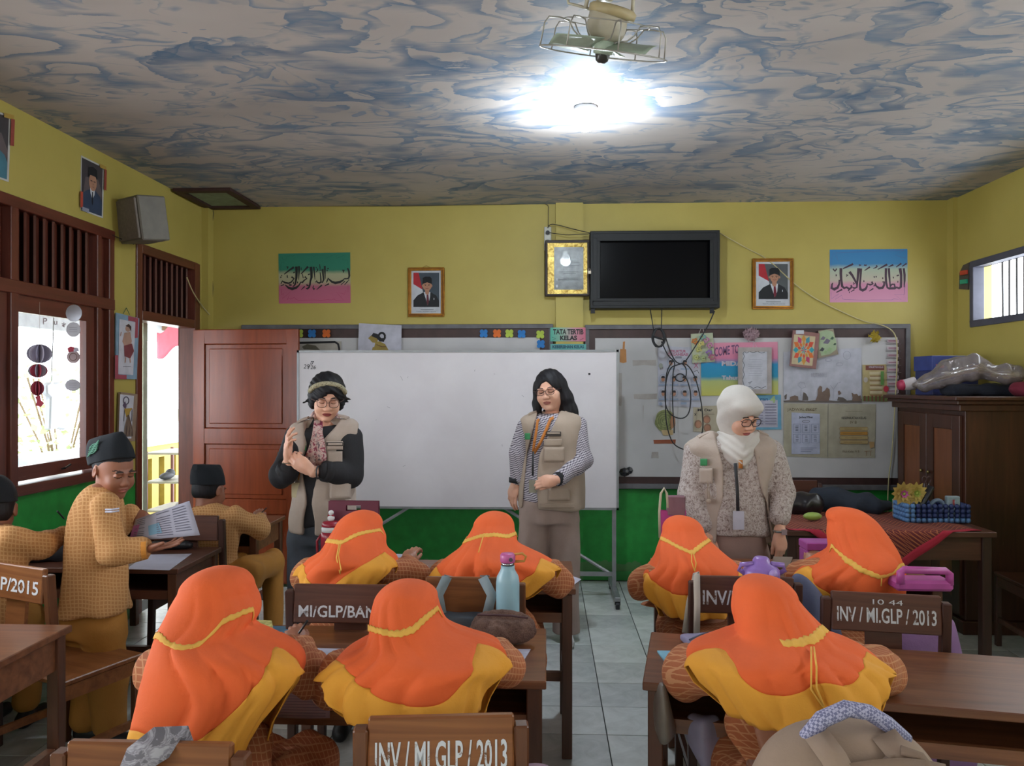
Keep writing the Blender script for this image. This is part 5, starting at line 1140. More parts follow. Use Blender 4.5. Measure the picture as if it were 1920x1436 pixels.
def peci(parent, T, h=.105, sx=.083, sy=.103, name='cap', fold=.22, mat=None):
    """soft black cap: rounded boat-shaped block, a crease along the crown"""
    f = Field((-.11, -.14, -.02), (.11, .14, h + .04), .0045)
    f.loft([(0, 0, .012, sx, sy), (h * .5, 0, .024, sx * .90, sy * 1.02), (h * .85, 0, .034, sx * .60, sy * 1.05), (h, 0, .038, sx * .36, sy * 1.04)], .01, p=2.3, zcap=.005)
    f.fold(.0015, 40, 3); return Skin().add(f, mat or CAPB, T).build(name, parent)
# ---- standing boy
def boy_standing():
    t = 3.33; root = thing('person', 'boy in orange plaid shirt and dark cap standing and handing over a newspaper', 'person', Q(190, 1330, t) * 1)
    root.location.z = 0; RM[root.name] = Matrix.Translation(root.location)
    q = lambda u, v, d=0: Q(u, v, t + d)
    hc = q(213, 880, .03); HT = head_T(hc, math.radians(62), .32, .0, .93)
    sk = Skin(); sk.add(head_mesh(h=.004, child=True, wide=1.04, mouth=.0012), SK_D, HT, [(LIPB, lips), (BROWM, brows), (BROWM, lash)])
    wr = q(277, 1028, -.08); sk.add(hand_mesh(curl=(.1, .15, .2, .3), thumb=.6, spread=.09, h=.0034, fore=.02, side=1), SK_D, hand_T(wr, (1, .15, .12), (.1, .1, -1), .80))
    wr2 = q(245, 962, .18); sk.add(hand_mesh(curl=(.45, .5, .55, .6), thumb=.45, spread=.05, h=.0034, fore=.02, side=-1), SK_D, hand_T(wr2, (1, -.1, -.25), (0, -.6, .8), .80))
    # hair below the cap
    f = Field((-.1, -.13, -.06), (.1, .13, .125), .0045); f.ell((0, .018, .03), (.081, .099, .088), .01); f.ell((0, -.10, -.045), (.085, .075, .092), .01, 's'); f.ell((0, -.12, .01), (.075, .06, .07), .01, 's'); f.cut((0, 0, -1), .048, .004)
    Skin().add(f, HAIRM, HT).build('hair', root)
    peci(root, HT @ TR_((0, .012, .036), math.radians(-30), 0, 0), .125, .088, .114)
    em = MB()
    for i in range(7): em.tube([HT @ TR_((0, .012, .036), math.radians(-30)) @ Vector((-.092 + .40 * (.007 * i + .004 - .008 * k), .026 * k + .01, .045 + .007 * i - .008 * k + .003 * math.sin(3 * k + i))) for k in (-1.2, -.4, .4, 1.2)], .003, M('#3c6b58', .8), 5)
    em.build('embroidery', root, world=True)
    f = Field(q(90, 1340, -.25), q(300, 880, .35), .008)
    f.lo = A3((q(85, 1340, -.2).x, q(85, 900, -.22).y, .48)); f = Field(f.lo, (q(300, 900, 0).x, q(200, 900, .30).y, 1.22), .0075)
    K = []
    for v, ul, ur, ry in ((908, 168, 212, .055), (925, 150, 222, .080), (955, 133, 230, .095), (1000, 122, 232, .102), (1050, 114, 232, .104), (1100, 108, 238, .118), (1146, 104, 244, .132)):
        c = q((ul + ur) / 2, v); K.append((c.z, c.x, c.y, (ur - ul) / 2 / F * t, ry))
    core(sk, K, SK_D, [(q(196, 950, -.06), q(214, 1035, -.13), wr), (q(190, 948, .08), q(222, 985, .16), wr2)], HT @ Vector((0, .02, -.12))); sk.build('body', root)
    f.loft(K, .02)
    f.chain([q(196, 950, -.09), q(214, 1035, -.13), q(266, 1029, -.09)], [.062, .055, .046], .02); f.chain([q(190, 948, .10), q(222, 985, .16), q(243, 966, .17)], [.055, .048, .042], .02)
    f.fold(.006, 26, 8); sh = Skin().add(f, PLAID_B).build('shirt', root)
    cf = MB(); cf.tube([q(268, 1029, -.09), q(277, 1028, -.085)], [.047, .043], cloth('#cf8a3a'), 16); cf.build('cuff', sh).location = -root.location
    st = MB()
    for dv in (-2, 2.5): st.tube([q(198, 957 + dv, -.158), q(210, 957 + dv, -.166), (q(224, 955 + dv, -.150))], .0035, M('#b9bcd0', .7), 5)
    st.build('sleeve_badge', sh).location = -root.location
    co = MB(); co.tube([HT @ Vector((.064 * math.cos(a), .022 + .060 * math.sin(a), -.128 - .01 * math.sin(a))) for a in np.linspace(0, 2 * math.pi, 16, endpoint=False)], .012, cloth('#cf8a3a'), 8, close=True); co.build('collar', sh, smooth=True).location = -root.location
    f = Field((q(100, 1340, 0).x, q(190, 1300, -.22).y, .05), (q(270, 1340, 0).x, q(190, 1300, .22).y, .68), .009)
    c = q(172, 1140); f.loft([(.66, c.x, c.y, .13, .085), (.56, c.x, c.y, .145, .10), (.46, c.x + .01, c.y, .135, .105)], .02)
    f.chain([(c.x - .04, c.y + .04, .50), (c.x - .03, c.y + .06, .30), (c.x - .05, c.y + .05, .10)], [.085, .07, .065], .03); f.chain([(c.x + .06, c.y - .03, .50), (c.x + .085, c.y - .02, .30), (c.x + .08, c.y, .10)], [.085, .072, .066], .03)
    f.fold(.007, 22, 4); Skin().add(f, OLIVEP).build('trousers', root)
    shoes(root, [((c.x - .05, c.y + .05, 0), (1, .1, 0)), ((c.x + .08, c.y, 0), (1, -.1, 0))], k=.85)
    # newspaper he holds
    b = MB(); qd = [q(255, 974, .03), q(355, 939, -.04), q(375, 1003, -.08), q(243, 1013, -.02)]
    nw = thing('newspaper', 'folded printed newspaper held by the standing boy', 'newspaper', sum(qd, Vector()) / 4); PN = M('#9c9bab', .8, .06)
    def pf(s, r): p = qd[0] * (1 - s) * (1 - r) + qd[1] * s * (1 - r) + qd[2] * s * r + qd[3] * (1 - s) * r; return p + Vector((0, -.012 * math.sin(math.pi * s), 0))
    b.grid(pf, 12, 8, PN); b.build('paper', nw, world=True, smooth=True, solid=.004)
    pr = MB(); off = Vector((0, -.004, .001))
    for i in range(11):
        r = .08 + i * .08
        for s0, s1 in ((.05, .22), (.42, .66), (.70, .93)):
            if random.random() < .15: continue
            pr.add([pf(s0, r) + off, pf(s1 * random.uniform(.93, 1), r) + off, pf(s1, r + .028) + off, pf(s0, r + .028) + off], [(0, 1, 2, 3)], M('#5d5c6b', .8))
    pr.add([pf(.28, .45) + off, pf(.46, .42) + off, pf(.5, .8) + off, pf(.30, .85) + off], [(0, 1, 2, 3)], M('#6f93ab', .8)); pr.add([pf(.0, .3) + off, pf(.12, .3) + off, pf(.1, .95) + off, pf(.0, .95) + off], [(0, 1, 2, 3)], M('#9a5a8a', .8))
    pr.build('print', nw, world=True)
boy_standing()
def boy_seated(label, hc, yaw, pitch, shirt_rows, t, arms, hips, cap_tilt, seed, kz=.45, knees=.36):
    hx, hy = hips; root = thing('person', label, 'person', (hx, hy, 0)); HT = head_T(hc, math.pi + yaw, pitch, 0, .93)
    sk = Skin(); sk.add(head_mesh(h=.0045, child=True, wide=1.04), SK_D, HT, head_rules(LIPB))
    f = Field((-.1, -.13, -.07), (.1, .13, .125), .005); f.ell((0, .018, .03), (.081, .099, .088), .01); f.ell((0, .04, -.02), (.07, .07, .055), .02); f.ell((0, -.09, -.045), (.08, .085, .078), .01, 's'); f.cut((0, 0, -1), .058, .004)
    Skin().add(f, HAIRM, HT).build('hair', root); peci(root, HT @ TR_((0, .002, .030), cap_tilt, 0, 0), .12, .088, .108)
    K = []
    for v, ul, ur, ry in shirt_rows: c = Q((ul + ur) / 2, v, t); K.append((c.z, c.x, c.y, (ur - ul) / 2 / F * t, ry))
    K.append((.42, hx, hy, .15, .12))
    f = Field((hx - .42, hy - .2, .40), (hx + .60, hy + .62, hc.z + .02), .0085); f.loft(K, .02)
    f.cap(hc + Vector((0, -.02, -.15)), hc + Vector((0, -.02, -.115)), .055, .052, .02)
    for a in arms:
        S_, E_, W_ = (Q(*p) for p in a[:3]); f.chain([S_, E_, E_ + (W_ - E_) * .8], [.058, .052, .042], .02)
        al = Vector(a[3]) if len(a) > 3 else (W_ - E_); sk.add(hand_mesh(curl=(.4, .45, .5, .6), thumb=.5, spread=.05, h=.0040, fore=.02, side=1 if W_.x > E_.x else -1), SK_D, hand_T(W_, al, (0, -.3, 1), .78))
    core(sk, K, SK_D, [(Q(*a[0]), Q(*a[1]), Q(*a[2])) for a in arms], HT @ Vector((0, .02, -.12)))
    f.fold(.005, 28, seed); sh = Skin().add(f, PLAID_B).build('shirt', root); sk.build('body', root)
    f = Field((hx - .25, hy - .2, .05), (hx + .25, hy + knees + .14, .64), .0095); f.loft([(.42, hx, hy, .15, .13), (.56, hx, hy, .14, .12)], .02)
    for s in (-1, 1): f.chain([(hx + s * .075, hy, .51), (hx + s * .09, hy + knees, .49), (hx + s * .09, hy + knees, .12)], [.085, .066, .056], .03)
    f.fold(.005, 24, seed); Skin().add(f, OLIVEP).build('trousers', root); shoes(root, [((hx + s * .09, hy + knees, 0), (0, 1, 0)) for s in (-1, 1)], k=.82)
    return root
boy_seated('seated boy in black cap writing at the desk before the open door', Q(392, 918, 4.36), -.25, .25, [(945, 374, 412, .06), (955, 362, 440, .085), (975, 358, 452, .095), (1010, 360, 448, .10), (1050, 362, 446, .105)], 4.30,
           [((438, 968, 4.28), (490, 992, 4.36), (487, 972, 4.58), (-.3, .6, .35)), ((375, 970, 4.28), (360, 1000, 4.4), (400, 975, 4.6))], (-1.70, 4.20), math.radians(-8), 3)
boy_seated('boy at the left edge in dark cap stretching his arm over the desk', Q(-10, 955, 3.22), .5, .25, [(985, -35, 15, .06), (996, -60, 30, .09), (1020, -70, 42, .10), (1060, -70, 46, .11)], 3.15,
           [((18, 1012, 3.12), (75, 1022, 3.22), (128, 1000, 3.42), (.8, .5, .05)), ((-60, 1020, 3.15), (-60, 1050, 3.3), (0, 1030, 3.55))], (-2.42, 3.06), math.radians(-8), 6)
# ------------------------------------------------------------------ the three women in vests
LOGO = M('#2f7d4a', .7); THREAD = M('#3c3430', .8); SCARF = None
def torso_keys(rows, t, q=None): return [((lambda c: (c.z, c.x, c.y, (ur - ul) / 2 / F * t, ry))(Q((ul + ur) / 2, v, t + (r[0] if r else 0)))) for v, ul, ur, ry, *r in rows]
def kfront(K, x, z, grow):
    """y of the front surface of a loft at (x, z)"""
    K = sorted(K); zz = [k[0] for k in K]; g = lambda i: float(smooth_interp(np.array([z]), zz, [k[i] for k in K])[0]); cx, cy, rx, ry = g(1), g(2), g(3) + grow, g(4) + grow
    return cy - ry * math.sqrt(max(0.0, 1 - ((x - cx) / rx) ** 2))
def opening(f, K, left, right, t, ydepth):
    """cut the front of a vest between two picture polylines (u at v)"""
    P1 = [Q(u, v, t) for u, v in left]; P2 = [Q(u, v, t) for u, v in right]; S = (slice(None),) * 3; X, Y, Z = f.ax[0][:, None, None], f.ax[1][None, :, None], f.ax[2][None, None, :]
    z1 = f.ax[2]; a = sorted((p.z, p.x) for p in P1); b = sorted((p.z, p.x) for p in P2)
    xl = np.interp(z1, [p[0] for p in a], [p[1] for p in a]).astype(np.float32)[None, None, :]; xr = np.interp(z1, [p[0] for p in b], [p[1] for p in b]).astype(np.float32)[None, None, :]
    d = np.maximum(np.maximum(xl - X, X - xr), Y - ydepth); f.comb(S, d, .008, 's')
def patch(root, K, t, u0, v0, u1, v1, grow, mat, name, lift=.004, nu=8, nv=6, flap=None, thick=.004):
    """a pocket or label that follows the front of the body"""
    b = MB()
    def fn(s, r):
        p = Q(u0 + (u1 - u0) * s, v0 + (v1 - v0) * r, t); y = kfront(K, p.x, p.z, grow) - lift; w = ray(u0 + (u1 - u0) * s, v0 + (v1 - v0) * r); return CAM + w * (y / w.y)
    b.grid(fn, nu, nv, mat); o = b.build(name, root, world=True, smooth=True, solid=thick); return fn
def surf_line(root, fn, pts, r, mat, name, parent=None):
    b = MB(); b.tube([fn(*p) + Vector((0, -.003, 0)) for p in pts], r, mat, 5); return b.build(name, root, world=True)
def on_body(K, t, u, v, grow): w = ray(u, v); p = Q(u, v, t); return CAM + w * (kfront(K, p.x, p.z, grow) / w.y)
def drape_tube(root, K, t, pts, grow, r, mat, name, flat=.35, n=8):
    b = MB(); b.tube([on_body(K, t, u, v, grow) for u, v in pts], r, mat, n, flat=1.0); return b.build(name, root, world=True, smooth=True)
def ribbon(root, P3, w, mat, name, parent=None, up=(0, -1, 0)):
    b = MB(); L = []; n = len(P3)
    for i, p in enumerate(P3):
        d = (P3[min(i + 1, n - 1)] - P3[max(i - 1, 0)]).normalized(); a = d.cross(Vector(up)).normalized() * (w[i] if isinstance(w, (list, tuple)) else w) / 2; L += [p - a, p + a]
    b.add(L, [(2 * i, 2 * i + 1, 2 * i + 3, 2 * i + 2) for i in range(n - 1)], mat); return b.build(name, root, world=True, smooth=True, solid=.002)
def legs(root, hip, ankles, mat, name, rad=(.095, .075, .062), k=.04, top=None, knees=None):
    xs = [hip[0]] + [a[0] for a in ankles]; ys = [hip[1]] + [a[1] for a in ankles]
    f = Field((min(xs) - .25, min(ys) - .22, .05), (max(xs) + .25, max(ys) + .22, hip[2] + .2), .0095)
    f.loft([(hip[2] - .06, hip[0], hip[1], top[0], top[1]), (hip[2] + .05, hip[0], hip[1], top[0] * .97, top[1] * .95), (hip[2] + .15, hip[0], hip[1], top[0] * .82, top[1] * .85)], .02)
    for i, a in enumerate(ankles):
        s = -1 if i == 0 else 1; h = Vector((hip[0] + s * top[0] * .48, hip[1], hip[2] - .05)); kn = Vector(((h.x + a[0]) / 2, (h.y + a[1]) / 2 - .01, (h.z + a[2]) / 2)); f.chain([h, kn, a], rad, k)
    f.fold(.006, 16, 9); return Skin().add(f, mat).build(name, root)
def limb_hand(sk, W_, al, back, side, mat, scale=.92, **kw): sk.add(hand_mesh(h=.0032, fore=.02, side=side, **kw), mat, hand_T(W_, al, back, scale))

def shoulders(f, SN):
    for S_, N_ in SN: f.cap(S_ + (N_ - S_) * .28, N_, .070, .050, .03)
def epaulettes(vest, SN, mat):
    for S_, N_ in SN:
        a = S_ + (N_ - S_) * .15; b = S_ + (N_ - S_) * .75; m = MB(); d = (b - a).normalized(); w = Vector((0, 1, 0)); L = []
        for s, r in ((0, .078), (.5, .074), (1, .066)): c = a + (b - a) * s + Vector((0, -.010, r)); L += [c - w * .026 + Vector((0, 0, -.007)), c, c + w * .026 + Vector((0, 0, -.007))]
        m.add(L, [(0, 1, 4, 3), (1, 2, 5, 4), (3, 4, 7, 6), (4, 5, 8, 7)], mat); m.build('epaulette', vest, world=True, solid=.008, bevel=.002)
# ---- woman with the short hair and scarf
def woman_scarf():
    t = 4.05; q = lambda u, v, d=0: Q(u, v, t + d); root = thing('person', 'woman with short black hair, headband, glasses and red scarf rubbing her hands', 'person', (q(608, 900).x, q(608, 900).y, 0))
    hc = q(613, 744, -.01); HT = head_T(hc, .32, .34, .05, .96)
    K = torso_keys([(798, 584, 640, .055), (808, 560, 656, .080), (830, 553, 664, .098), (870, 556, 662, .105), (910, 560, 660, .100), (950, 555, 664, .108), (985, 556, 664, .112)], t)
    sk = Skin(); sk.add(head_mesh(jaw=.055), SK_F, HT, [(LIPD, lips), (BROWM, brows), (BROWM, lash)])
    hand_hi = q(541, 863, -.16); hand_lo = q(582, 881, -.20)
    limb_hand(sk, hand_lo, (-1, -.05, .75), (-.2, -1, .1), 1, SK_F, curl=(.5, .6, .7, .75), thumb=.5, spread=.04)
    limb_hand(sk, hand_hi, (-.05, -.25, 1.0), (-.8, -.3, .1), 1, SK_F, curl=(.25, .35, .5, .55), thumb=.35, spread=.05)
    SN = [(q(659, 812), q(628, 798)), (q(556, 820), q(588, 800))]
    core(sk, K, SK_F, [(q(657, 818), q(656, 893, -.04), hand_lo), (q(556, 822), q(530, 890, -.10), hand_hi)], HT @ Vector((0, .02, -.12))); sk.build('body', root)
    # shirt with rolled sleeves
    f = Field((q(515, 800, 0).x, hc.y - .30, q(600, 1000).z), (q(690, 800).x, hc.y + .20, q(600, 785).z), .0078); f.loft(K, .02)
    el1 = q(656, 893, -.04); f.chain([q(657, 818, 0), el1], [.062, .060], .03); f.chain([el1, q(612, 884, -.16)], [.060, .050], .02)
    el2 = q(530, 890, -.10); f.chain([q(556, 822, 0), el2], [.060, .058], .03); f.chain([el2, q(541, 880, -.14)], [.060, .050], .02)
    f.fold(.007, 24, 2); shirt = Skin().add(f, BLACKC).build('shirt', root)
    cf = MB(); cf.tube([q(618, 885, -.15), q(607, 883, -.172)], [.053, .052], BLACKC, 16); cf.build('cuff', shirt, smooth=True).location = -root.location
    cf = MB(); cf.tube([q(536, 884, -.13), q(540, 873, -.15)], [.052, .052], BLACKC, 16); cf.build('cuff', shirt, smooth=True).location = -root.location
    # collar
    for s in (-1, 1):
        b = MB(); base = [HT @ Vector((s * .030, -.045, -.155)), HT @ Vector((s * .062, -.02, -.125)), HT @ Vector((s * .066, .03, -.115)), HT @ Vector((s * .075, .03, -.155)), HT @ Vector((s * .085, -.03, -.175)), HT @ Vector((s * .050, -.075, -.205))]
        b.add(base, [(0, 1, 4, 5), (1, 2, 3, 4)], BLACKC); b.build('collar', shirt, solid=.005).location = -root.location
        bpy.data.objects[-1] if False else None
    # vest
    KV = torso_keys([(800, 566, 655, .062), (810, 553, 664, .088), (835, 552, 663, .104), (875, 556, 662, .110), (920, 553, 664, .112), (960, 547, 668, .122), (995, 546, 666, .128)], t)
    f = Field((q(530, 800).x, hc.y - .22, q(600, 1005).z), (q(685, 800).x, hc.y + .22, q(600, 785).z), .0075); f.loft(KV, .01, grow=.006); shoulders(f, SN)
    opening(f, KV, [(575, 790), (584, 830), (578, 880), (585, 940), (578, 1010)], [(640, 790), (612, 830), (604, 880), (600, 940), (603, 1010)], t, hc.y)
    for s, (u, v) in ((-1, (537, 828)), (1, (680, 822))): f.cap(q(u, v - 12, 0), q(u, v + 40, -.01), .040, .052, .01, 's')
    f.fold(.005, 26, 5); vest = Skin().add(f, BEIGE).build('vest', root); vest.location = (0, 0, 0)
    for u0, v0, u1, v1 in ((614, 830, 643, 842),):
        fn = patch(vest, KV, t, 612, 827, 643, 843, .012, BEIGE, 'pocket_flap', .006); vest_off(vest, root)
        fn = patch(vest, KV, t, 612, 829, 645, 836, .016, THREAD, 'name_label', .006, thick=.001); vest_off(vest, root)
        patch(vest, KV, t, 615, 830.5, 642, 834.5, .018, BEIGE, 'name_label', .006, thick=.001); vest_off(vest, root)
    patch(vest, KV, t, 613, 846, 642, 868, .010, BEIGE, 'pocket', .005); patch(vest, KV, t, 618, 905, 657, 935, .012, BEIGE, 'pocket', .006, thick=.012); patch(vest, KV, t, 563, 830, 574, 845, .012, LOGO, 'logo_patch', .004, thick=.001); vest_off(vest, root)
    # epaulettes
    epaulettes(vest, SN, BEIGE)
    # scarf: neck loop and two hanging tails
    t_ = NT('patterned_scarf'); v_ = t_.coord(); n_ = t_.noise(v_, 38, 3, .6, 1.5); t_.col(t_.ramp(n_, [(.40, lin('#7c2440')), (.46, lin('#b58f8a')), (.55, lin('#c2aaa2')), (.62, lin('#5c4a52'))])); t_.rough(.7); SC_ = t_.m
    b = MB(); b.tube([HT @ Vector((.060 * math.cos(a), .018 + .064 * math.sin(a), -.128 + .012 * math.sin(a) - (.02 if math.sin(a) < 0 else 0))) for a in np.linspace(0, 2 * math.pi, 24, endpoint=False)], .019, SC_, 10, close=True); sc = b.build('scarf', root, world=True, smooth=True)
    for pts, wd in (([(596, 788), (594, 815), (590, 842), (585, 865), (588, 878)], [.035, .045, .060, .085, .095]), ([(600, 790), (599, 812), (602, 835), (603, 858), (601, 872)], [.03, .035, .045, .055, .05])):
        P3 = [on_body(KV, t, u, v, .022) + Vector((0, -.004, 0)) for u, v in pts]; ribbon(sc, P3, wd, SC_, 'scarf_tail'); sc_children(sc, root)
    # hair: short bob with side-swept fringe
    f = Field((-.125, -.14, -.12), (.125, .135, .145), .0042); f.ell((0, .016, .034), (.096, .110, .100), .01); f.ell((0, .05, -.03), (.080, .070, .070), .03)
    for s in (-1, 1): f.ell((s * .073, .005, -.012), (.026, .055, .062), .02)
    f.ell((.012, -.105, -.032), (.066, .070, .070), .012, 's'); f.ell((.02, -.115, .020), (.040, .045, .045), .015, 's'); f.cap((-.10, -.02, -.02), (-.128, -.035, -.028), .008, .002, .01); f.cap((.088, -.02, .0), (.125, -.04, .008), .012, .002, .01); f.cap((.088, -.02, -.012), (.115, -.035, -.01), .010, .002, .01)
    f.disp(lambda X, Y, Z: .0016 * np.sin(150 * X + 40 * Y + 30 * np.sin(9 * Z))); Skin().add(f, HAIRM, HT).build('hair', root)
    b = MB(); hb = NT('headband_cloth'); v_ = hb.coord(); n_ = hb.noise(v_, 60, 3, .7, 2); hb.col(hb.ramp(n_, [(.42, lin('#8a8064')), (.5, lin('#b0a88c')), (.58, lin('#59513e'))])); hb.rough(.8)
    b.tube([HT @ Vector((.092 * math.cos(a), -.024 - .038 * math.sin(a), .026 + .070 * math.sin(a))) for a in np.linspace(.1, math.pi - .1, 16)], [.010] + [.0135] * 14 + [.010], hb.m, 8); b.build('headband', root, world=True, smooth=True)
    glasses(root, HT, '#4a2a20', r=(.0245, .0225), thick=.0015)
    # trousers, lanyard card, bracelets
    c = q(596, 1000); legs(root, (c.x, c.y + .02, q(600, 990).z - .02), [Vector((c.x - .09, c.y, .08)), Vector((c.x + .09, c.y + .02, .08))], JEAN, 'trousers', (.092, .075, .055), .03, top=(.155, .105))
    shoes(root, [((c.x - .09, c.y, 0), (-.2, -1, 0)), ((c.x + .09, c.y + .02, 0), (.2, -1, 0))], M('#c2c2c4', .5), .9)
    b = MB(); p0 = on_body(KV, t, 560, 900, .02); b.tube([on_body(KV, t, 562, 885, .015), p0], .002, GOLD, 5); b.cbox(p0 + Vector((-.012, -.004, -.05)), (.045, .003, .075), M('#b3a888', .4)); b.build('name_card', root, world=True)
    b = MB(); b.tube([hand_lo + Vector((.035 + .004, .031 * math.cos(a), .031 * math.sin(a) - .012)) for a in np.linspace(0, 6.283, 14, endpoint=False)], .004, INK, 6, close=True); b.build('wristwatch', root, world=True)
    b = MB(); b.tube([hand_hi + Vector((.029 * math.cos(a), .029 * math.sin(a), -.012)) for a in np.linspace(0, 6.283, 14, endpoint=False)], .0028, M('#b0a28c', .3, metal=.8), 6, close=True); b.build('bracelet', root, world=True)
def vest_off(v, root):
    for o in KIDS(v):
        if not o.get('_o'): o['_o'] = 1
def sc_children(a, b): pass
woman_scarf()

# ---- woman with the long hair
def woman_long_hair():
    t = 4.7; q = lambda u, v, d=0: Q(u, v, t + d); root = thing('person', 'long-haired woman in glasses, beige vest and zigzag sleeves before the whiteboard', 'person', (q(1032, 900).x, q(1032, 900).y, 0))
    hc = q(1031, 731, 0); HT = head_T(hc, -.28, .14, -.10, .99)
    K = torso_keys([(776, 1008, 1062, .060), (786, 990, 1080, .088), (805, 984, 1088, .108), (835, 986, 1086, .118), (870, 986, 1086, .118), (905, 980, 1088, .125), (940, 976, 1090, .130)], t)
    sk = Skin(); sk.add(head_mesh(jaw=.061, wide=1.03, mouth=.0008), SK_F, HT, head_rules(LIPB))
    w1 = q(1042, 899, -.20); w2 = q(966, 906, .02)
    limb_hand(sk, w1, (-1, -.1, -.15), (-.1, -1, .25), 1, SK_F, curl=(.7, .8, .9, .95), thumb=.35, spread=.03)
    limb_hand(sk, w2, (-.22, -.05, -1), (-.6, -1, .1), 1, SK_F, curl=(.3, .35, .4, .45), thumb=.3, spread=.05); SN = [(q(1080, 800), q(1052, 786)), (q(988, 802), q(1012, 787))]; core(sk, K, SK_F, [(q(1078, 800), q(1094, 862, -.06), w1), (q(988, 802), q(974, 850, .02), w2)], HT @ Vector((0, .02, -.12))); sk.build('body', root)
    f = Field((q(935, 800).x, hc.y - .30, q(1000, 950).z), (q(1120, 800).x, hc.y + .22, q(1000, 765).z), .0078); f.loft(K, .02)
    el = q(1094, 862, -.06); f.chain([q(1078, 800, 0), el], [.066, .060], .03); f.chain([el, q(1050, 897, -.18)], [.060, .042], .02)
    el = q(974, 850, .02); f.chain([q(988, 802, .01), el], [.060, .052], .03); f.chain([el, q(967, 898, .02)], [.052, .040], .02); f.fold(.006, 24, 12)
    shirt = Skin().add(f, ZIG).build('shirt', root)
    MB().tube([q(1052, 896, -.175), q(1043, 899, -.195)], [.043, .040], BLACKC, 14).build('cuff', shirt, world=True, smooth=True); MB().tube([q(967, 896, .02), q(966, 905, .02)], [.042, .039], BLACKC, 14).build('cuff', shirt, world=True, smooth=True)
    b = MB(); b.tube([HT @ Vector((.056 * math.cos(a), .022 + .058 * math.sin(a), -.140 - (.012 if math.sin(a) < 0 else -.01))) for a in np.linspace(0, 2 * math.pi, 20, endpoint=False)], .014, BLACKC, 8, close=True); b.build('collar', shirt, world=True, smooth=True)
    KV = torso_keys([(777, 998, 1072, .066), (787, 985, 1084, .094), (806, 981, 1090, .114), (840, 984, 1088, .124), (880, 980, 1092, .126), (915, 974, 1093, .136), (950, 972, 1092, .140)], t)
    f = Field((q(955, 800).x, hc.y - .22, q(1000, 958).z), (q(1110, 800).x, hc.y + .22, q(1000, 765).z), .0075); f.loft(KV, .01, grow=.006); shoulders(f, SN)
    opening(f, KV, [(1008, 770), (1001, 800), (988, 850), (984, 900), (980, 960)], [(1052, 770), (1032, 810), (1012, 850), (1006, 900), (1008, 960)], t, hc.y)
    for u, v in ((1104, 806), (966, 808)): f.cap(q(u, v - 6, -.01), q(u - (3 if u > 1000 else -3), v + 40, -.02), .046, .054, .01, 's')
    f.fold(.005, 24, 15); vest = Skin().add(f, BEIGE2).build('vest', root)
    patch(vest, KV, t, 1020, 823, 1053, 836, .014, BEIGE2, 'pocket_flap', .006); patch(vest, KV, t, 1020, 838, 1058, 866, .010, BEIGE2, 'pocket', .006, thick=.012); patch(vest, KV, t, 1028, 915, 1068, 938, .010, BEIGE2, 'pocket', .006, thick=.014)
    patch(vest, KV, t, 1024, 809, 1052, 818, .012, THREAD, 'name_label', .008, thick=.001); patch(vest, KV, t, 1026, 810.5, 1050, 813.5, .014, BEIGE2, 'name_label', .008, thick=.001); patch(vest, KV, t, 984, 812, 994, 824, .012, LOGO, 'logo_patch', .004, thick=.001)
    patch(vest, KV, t, 1012, 944, 1088, 952, .012, BEIGE2, 'hem_band', .004, nu=14)
    epaulettes(vest, SN, BEIGE2)
    LY = M('#b06a24', .6); ly = [HT @ Vector((-.045, -.03, -.15))] + [on_body(KV, t, u, v, .016) + Vector((0, -.004, 0)) for u, v in ((1008, 788), (1006, 805), (1001, 835), (1000, 850))]; l1 = ribbon(root, ly, .016, LY, 'lanyard')
    ly = [HT @ Vector((.048, -.03, -.15))] + [on_body(KV, t, u, v, .016) + Vector((0, -.004, 0)) for u, v in ((1032, 786), (1024, 806), (1012, 832), (1001, 850))]; ribbon(root, ly, .018, LY, 'lanyard')
    ribbon(root, [on_body(KV, t, u, v, .018) + Vector((0, -.006, 0)) for u, v in ((1000, 846), (999, 870), (999, 892))], .012, INK, 'lanyard'); p = on_body(KV, t, 999, 905, .02); MB().cbox(p + Vector((0, -.006, -.02)), (.045, .003, .075), M('#8c8878', .4)).build('name_card', root, world=True)
    for i in range(3): MB().blob(on_body(KV, t, 1001, 828 + i * 5, .02) + Vector((0, -.008, 0)), (.007, .004, .008), LY, 8).build('lanyard_clip', root, world=True)
    # hair with centre parting falling over the shoulders
    f = Field((-.20, -.17, -.40), (.20, .17, .145), .0048); f.ell((0, .018, .030), (.092, .108, .098), .01)
    f.chain([(-.074, -.010, .02), (-.084, -.010, -.07), (-.090, -.04, -.15), (-.085, -.105, -.24), (-.080, -.125, -.36)], [.026, .028, .026, .020, .008], .03)
    f.chain([(.074, .010, .03), (.088, .015, -.06), (.098, .03, -.14), (.125, .03, -.20)], [.032, .040, .044, .026], .03); f.chain([(.0, .07, -.02), (.02, .085, -.12), (.05, .10, -.26)], [.075, .08, .06], .04)
    f.ell((.0, -.105, -.036), (.066, .074, .092), .008, 's'); f.ell((0, -.12, .03), (.040, .05, .05), .02, 's'); f.disp(lambda X, Y, Z: .0014 * np.sin(170 * X + 120 * Y + 6 * np.sin(9 * Z))); Skin().add(f, HAIRM, HT).build('hair', root)
    glasses(root, HT, '#3a1c16', r=(.0255, .0175), thick=.0017, square=2.4)
    c = q(1030, 955); legs(root, (c.x, c.y + .01, q(1030, 950).z - .03), [Vector((c.x - .13, c.y - .02, .05)), Vector((c.x + .10, c.y + .02, .05))], TROU, 'trousers', (.094, .090, .082), .012, top=(.180, .125))
    shoes(root, [((c.x - .12, c.y - .04, 0), (-.3, -1, 0)), ((c.x + .10, c.y, 0), (.1, -1, 0))], M('#bfc0c2', .5), .9)
woman_long_hair()

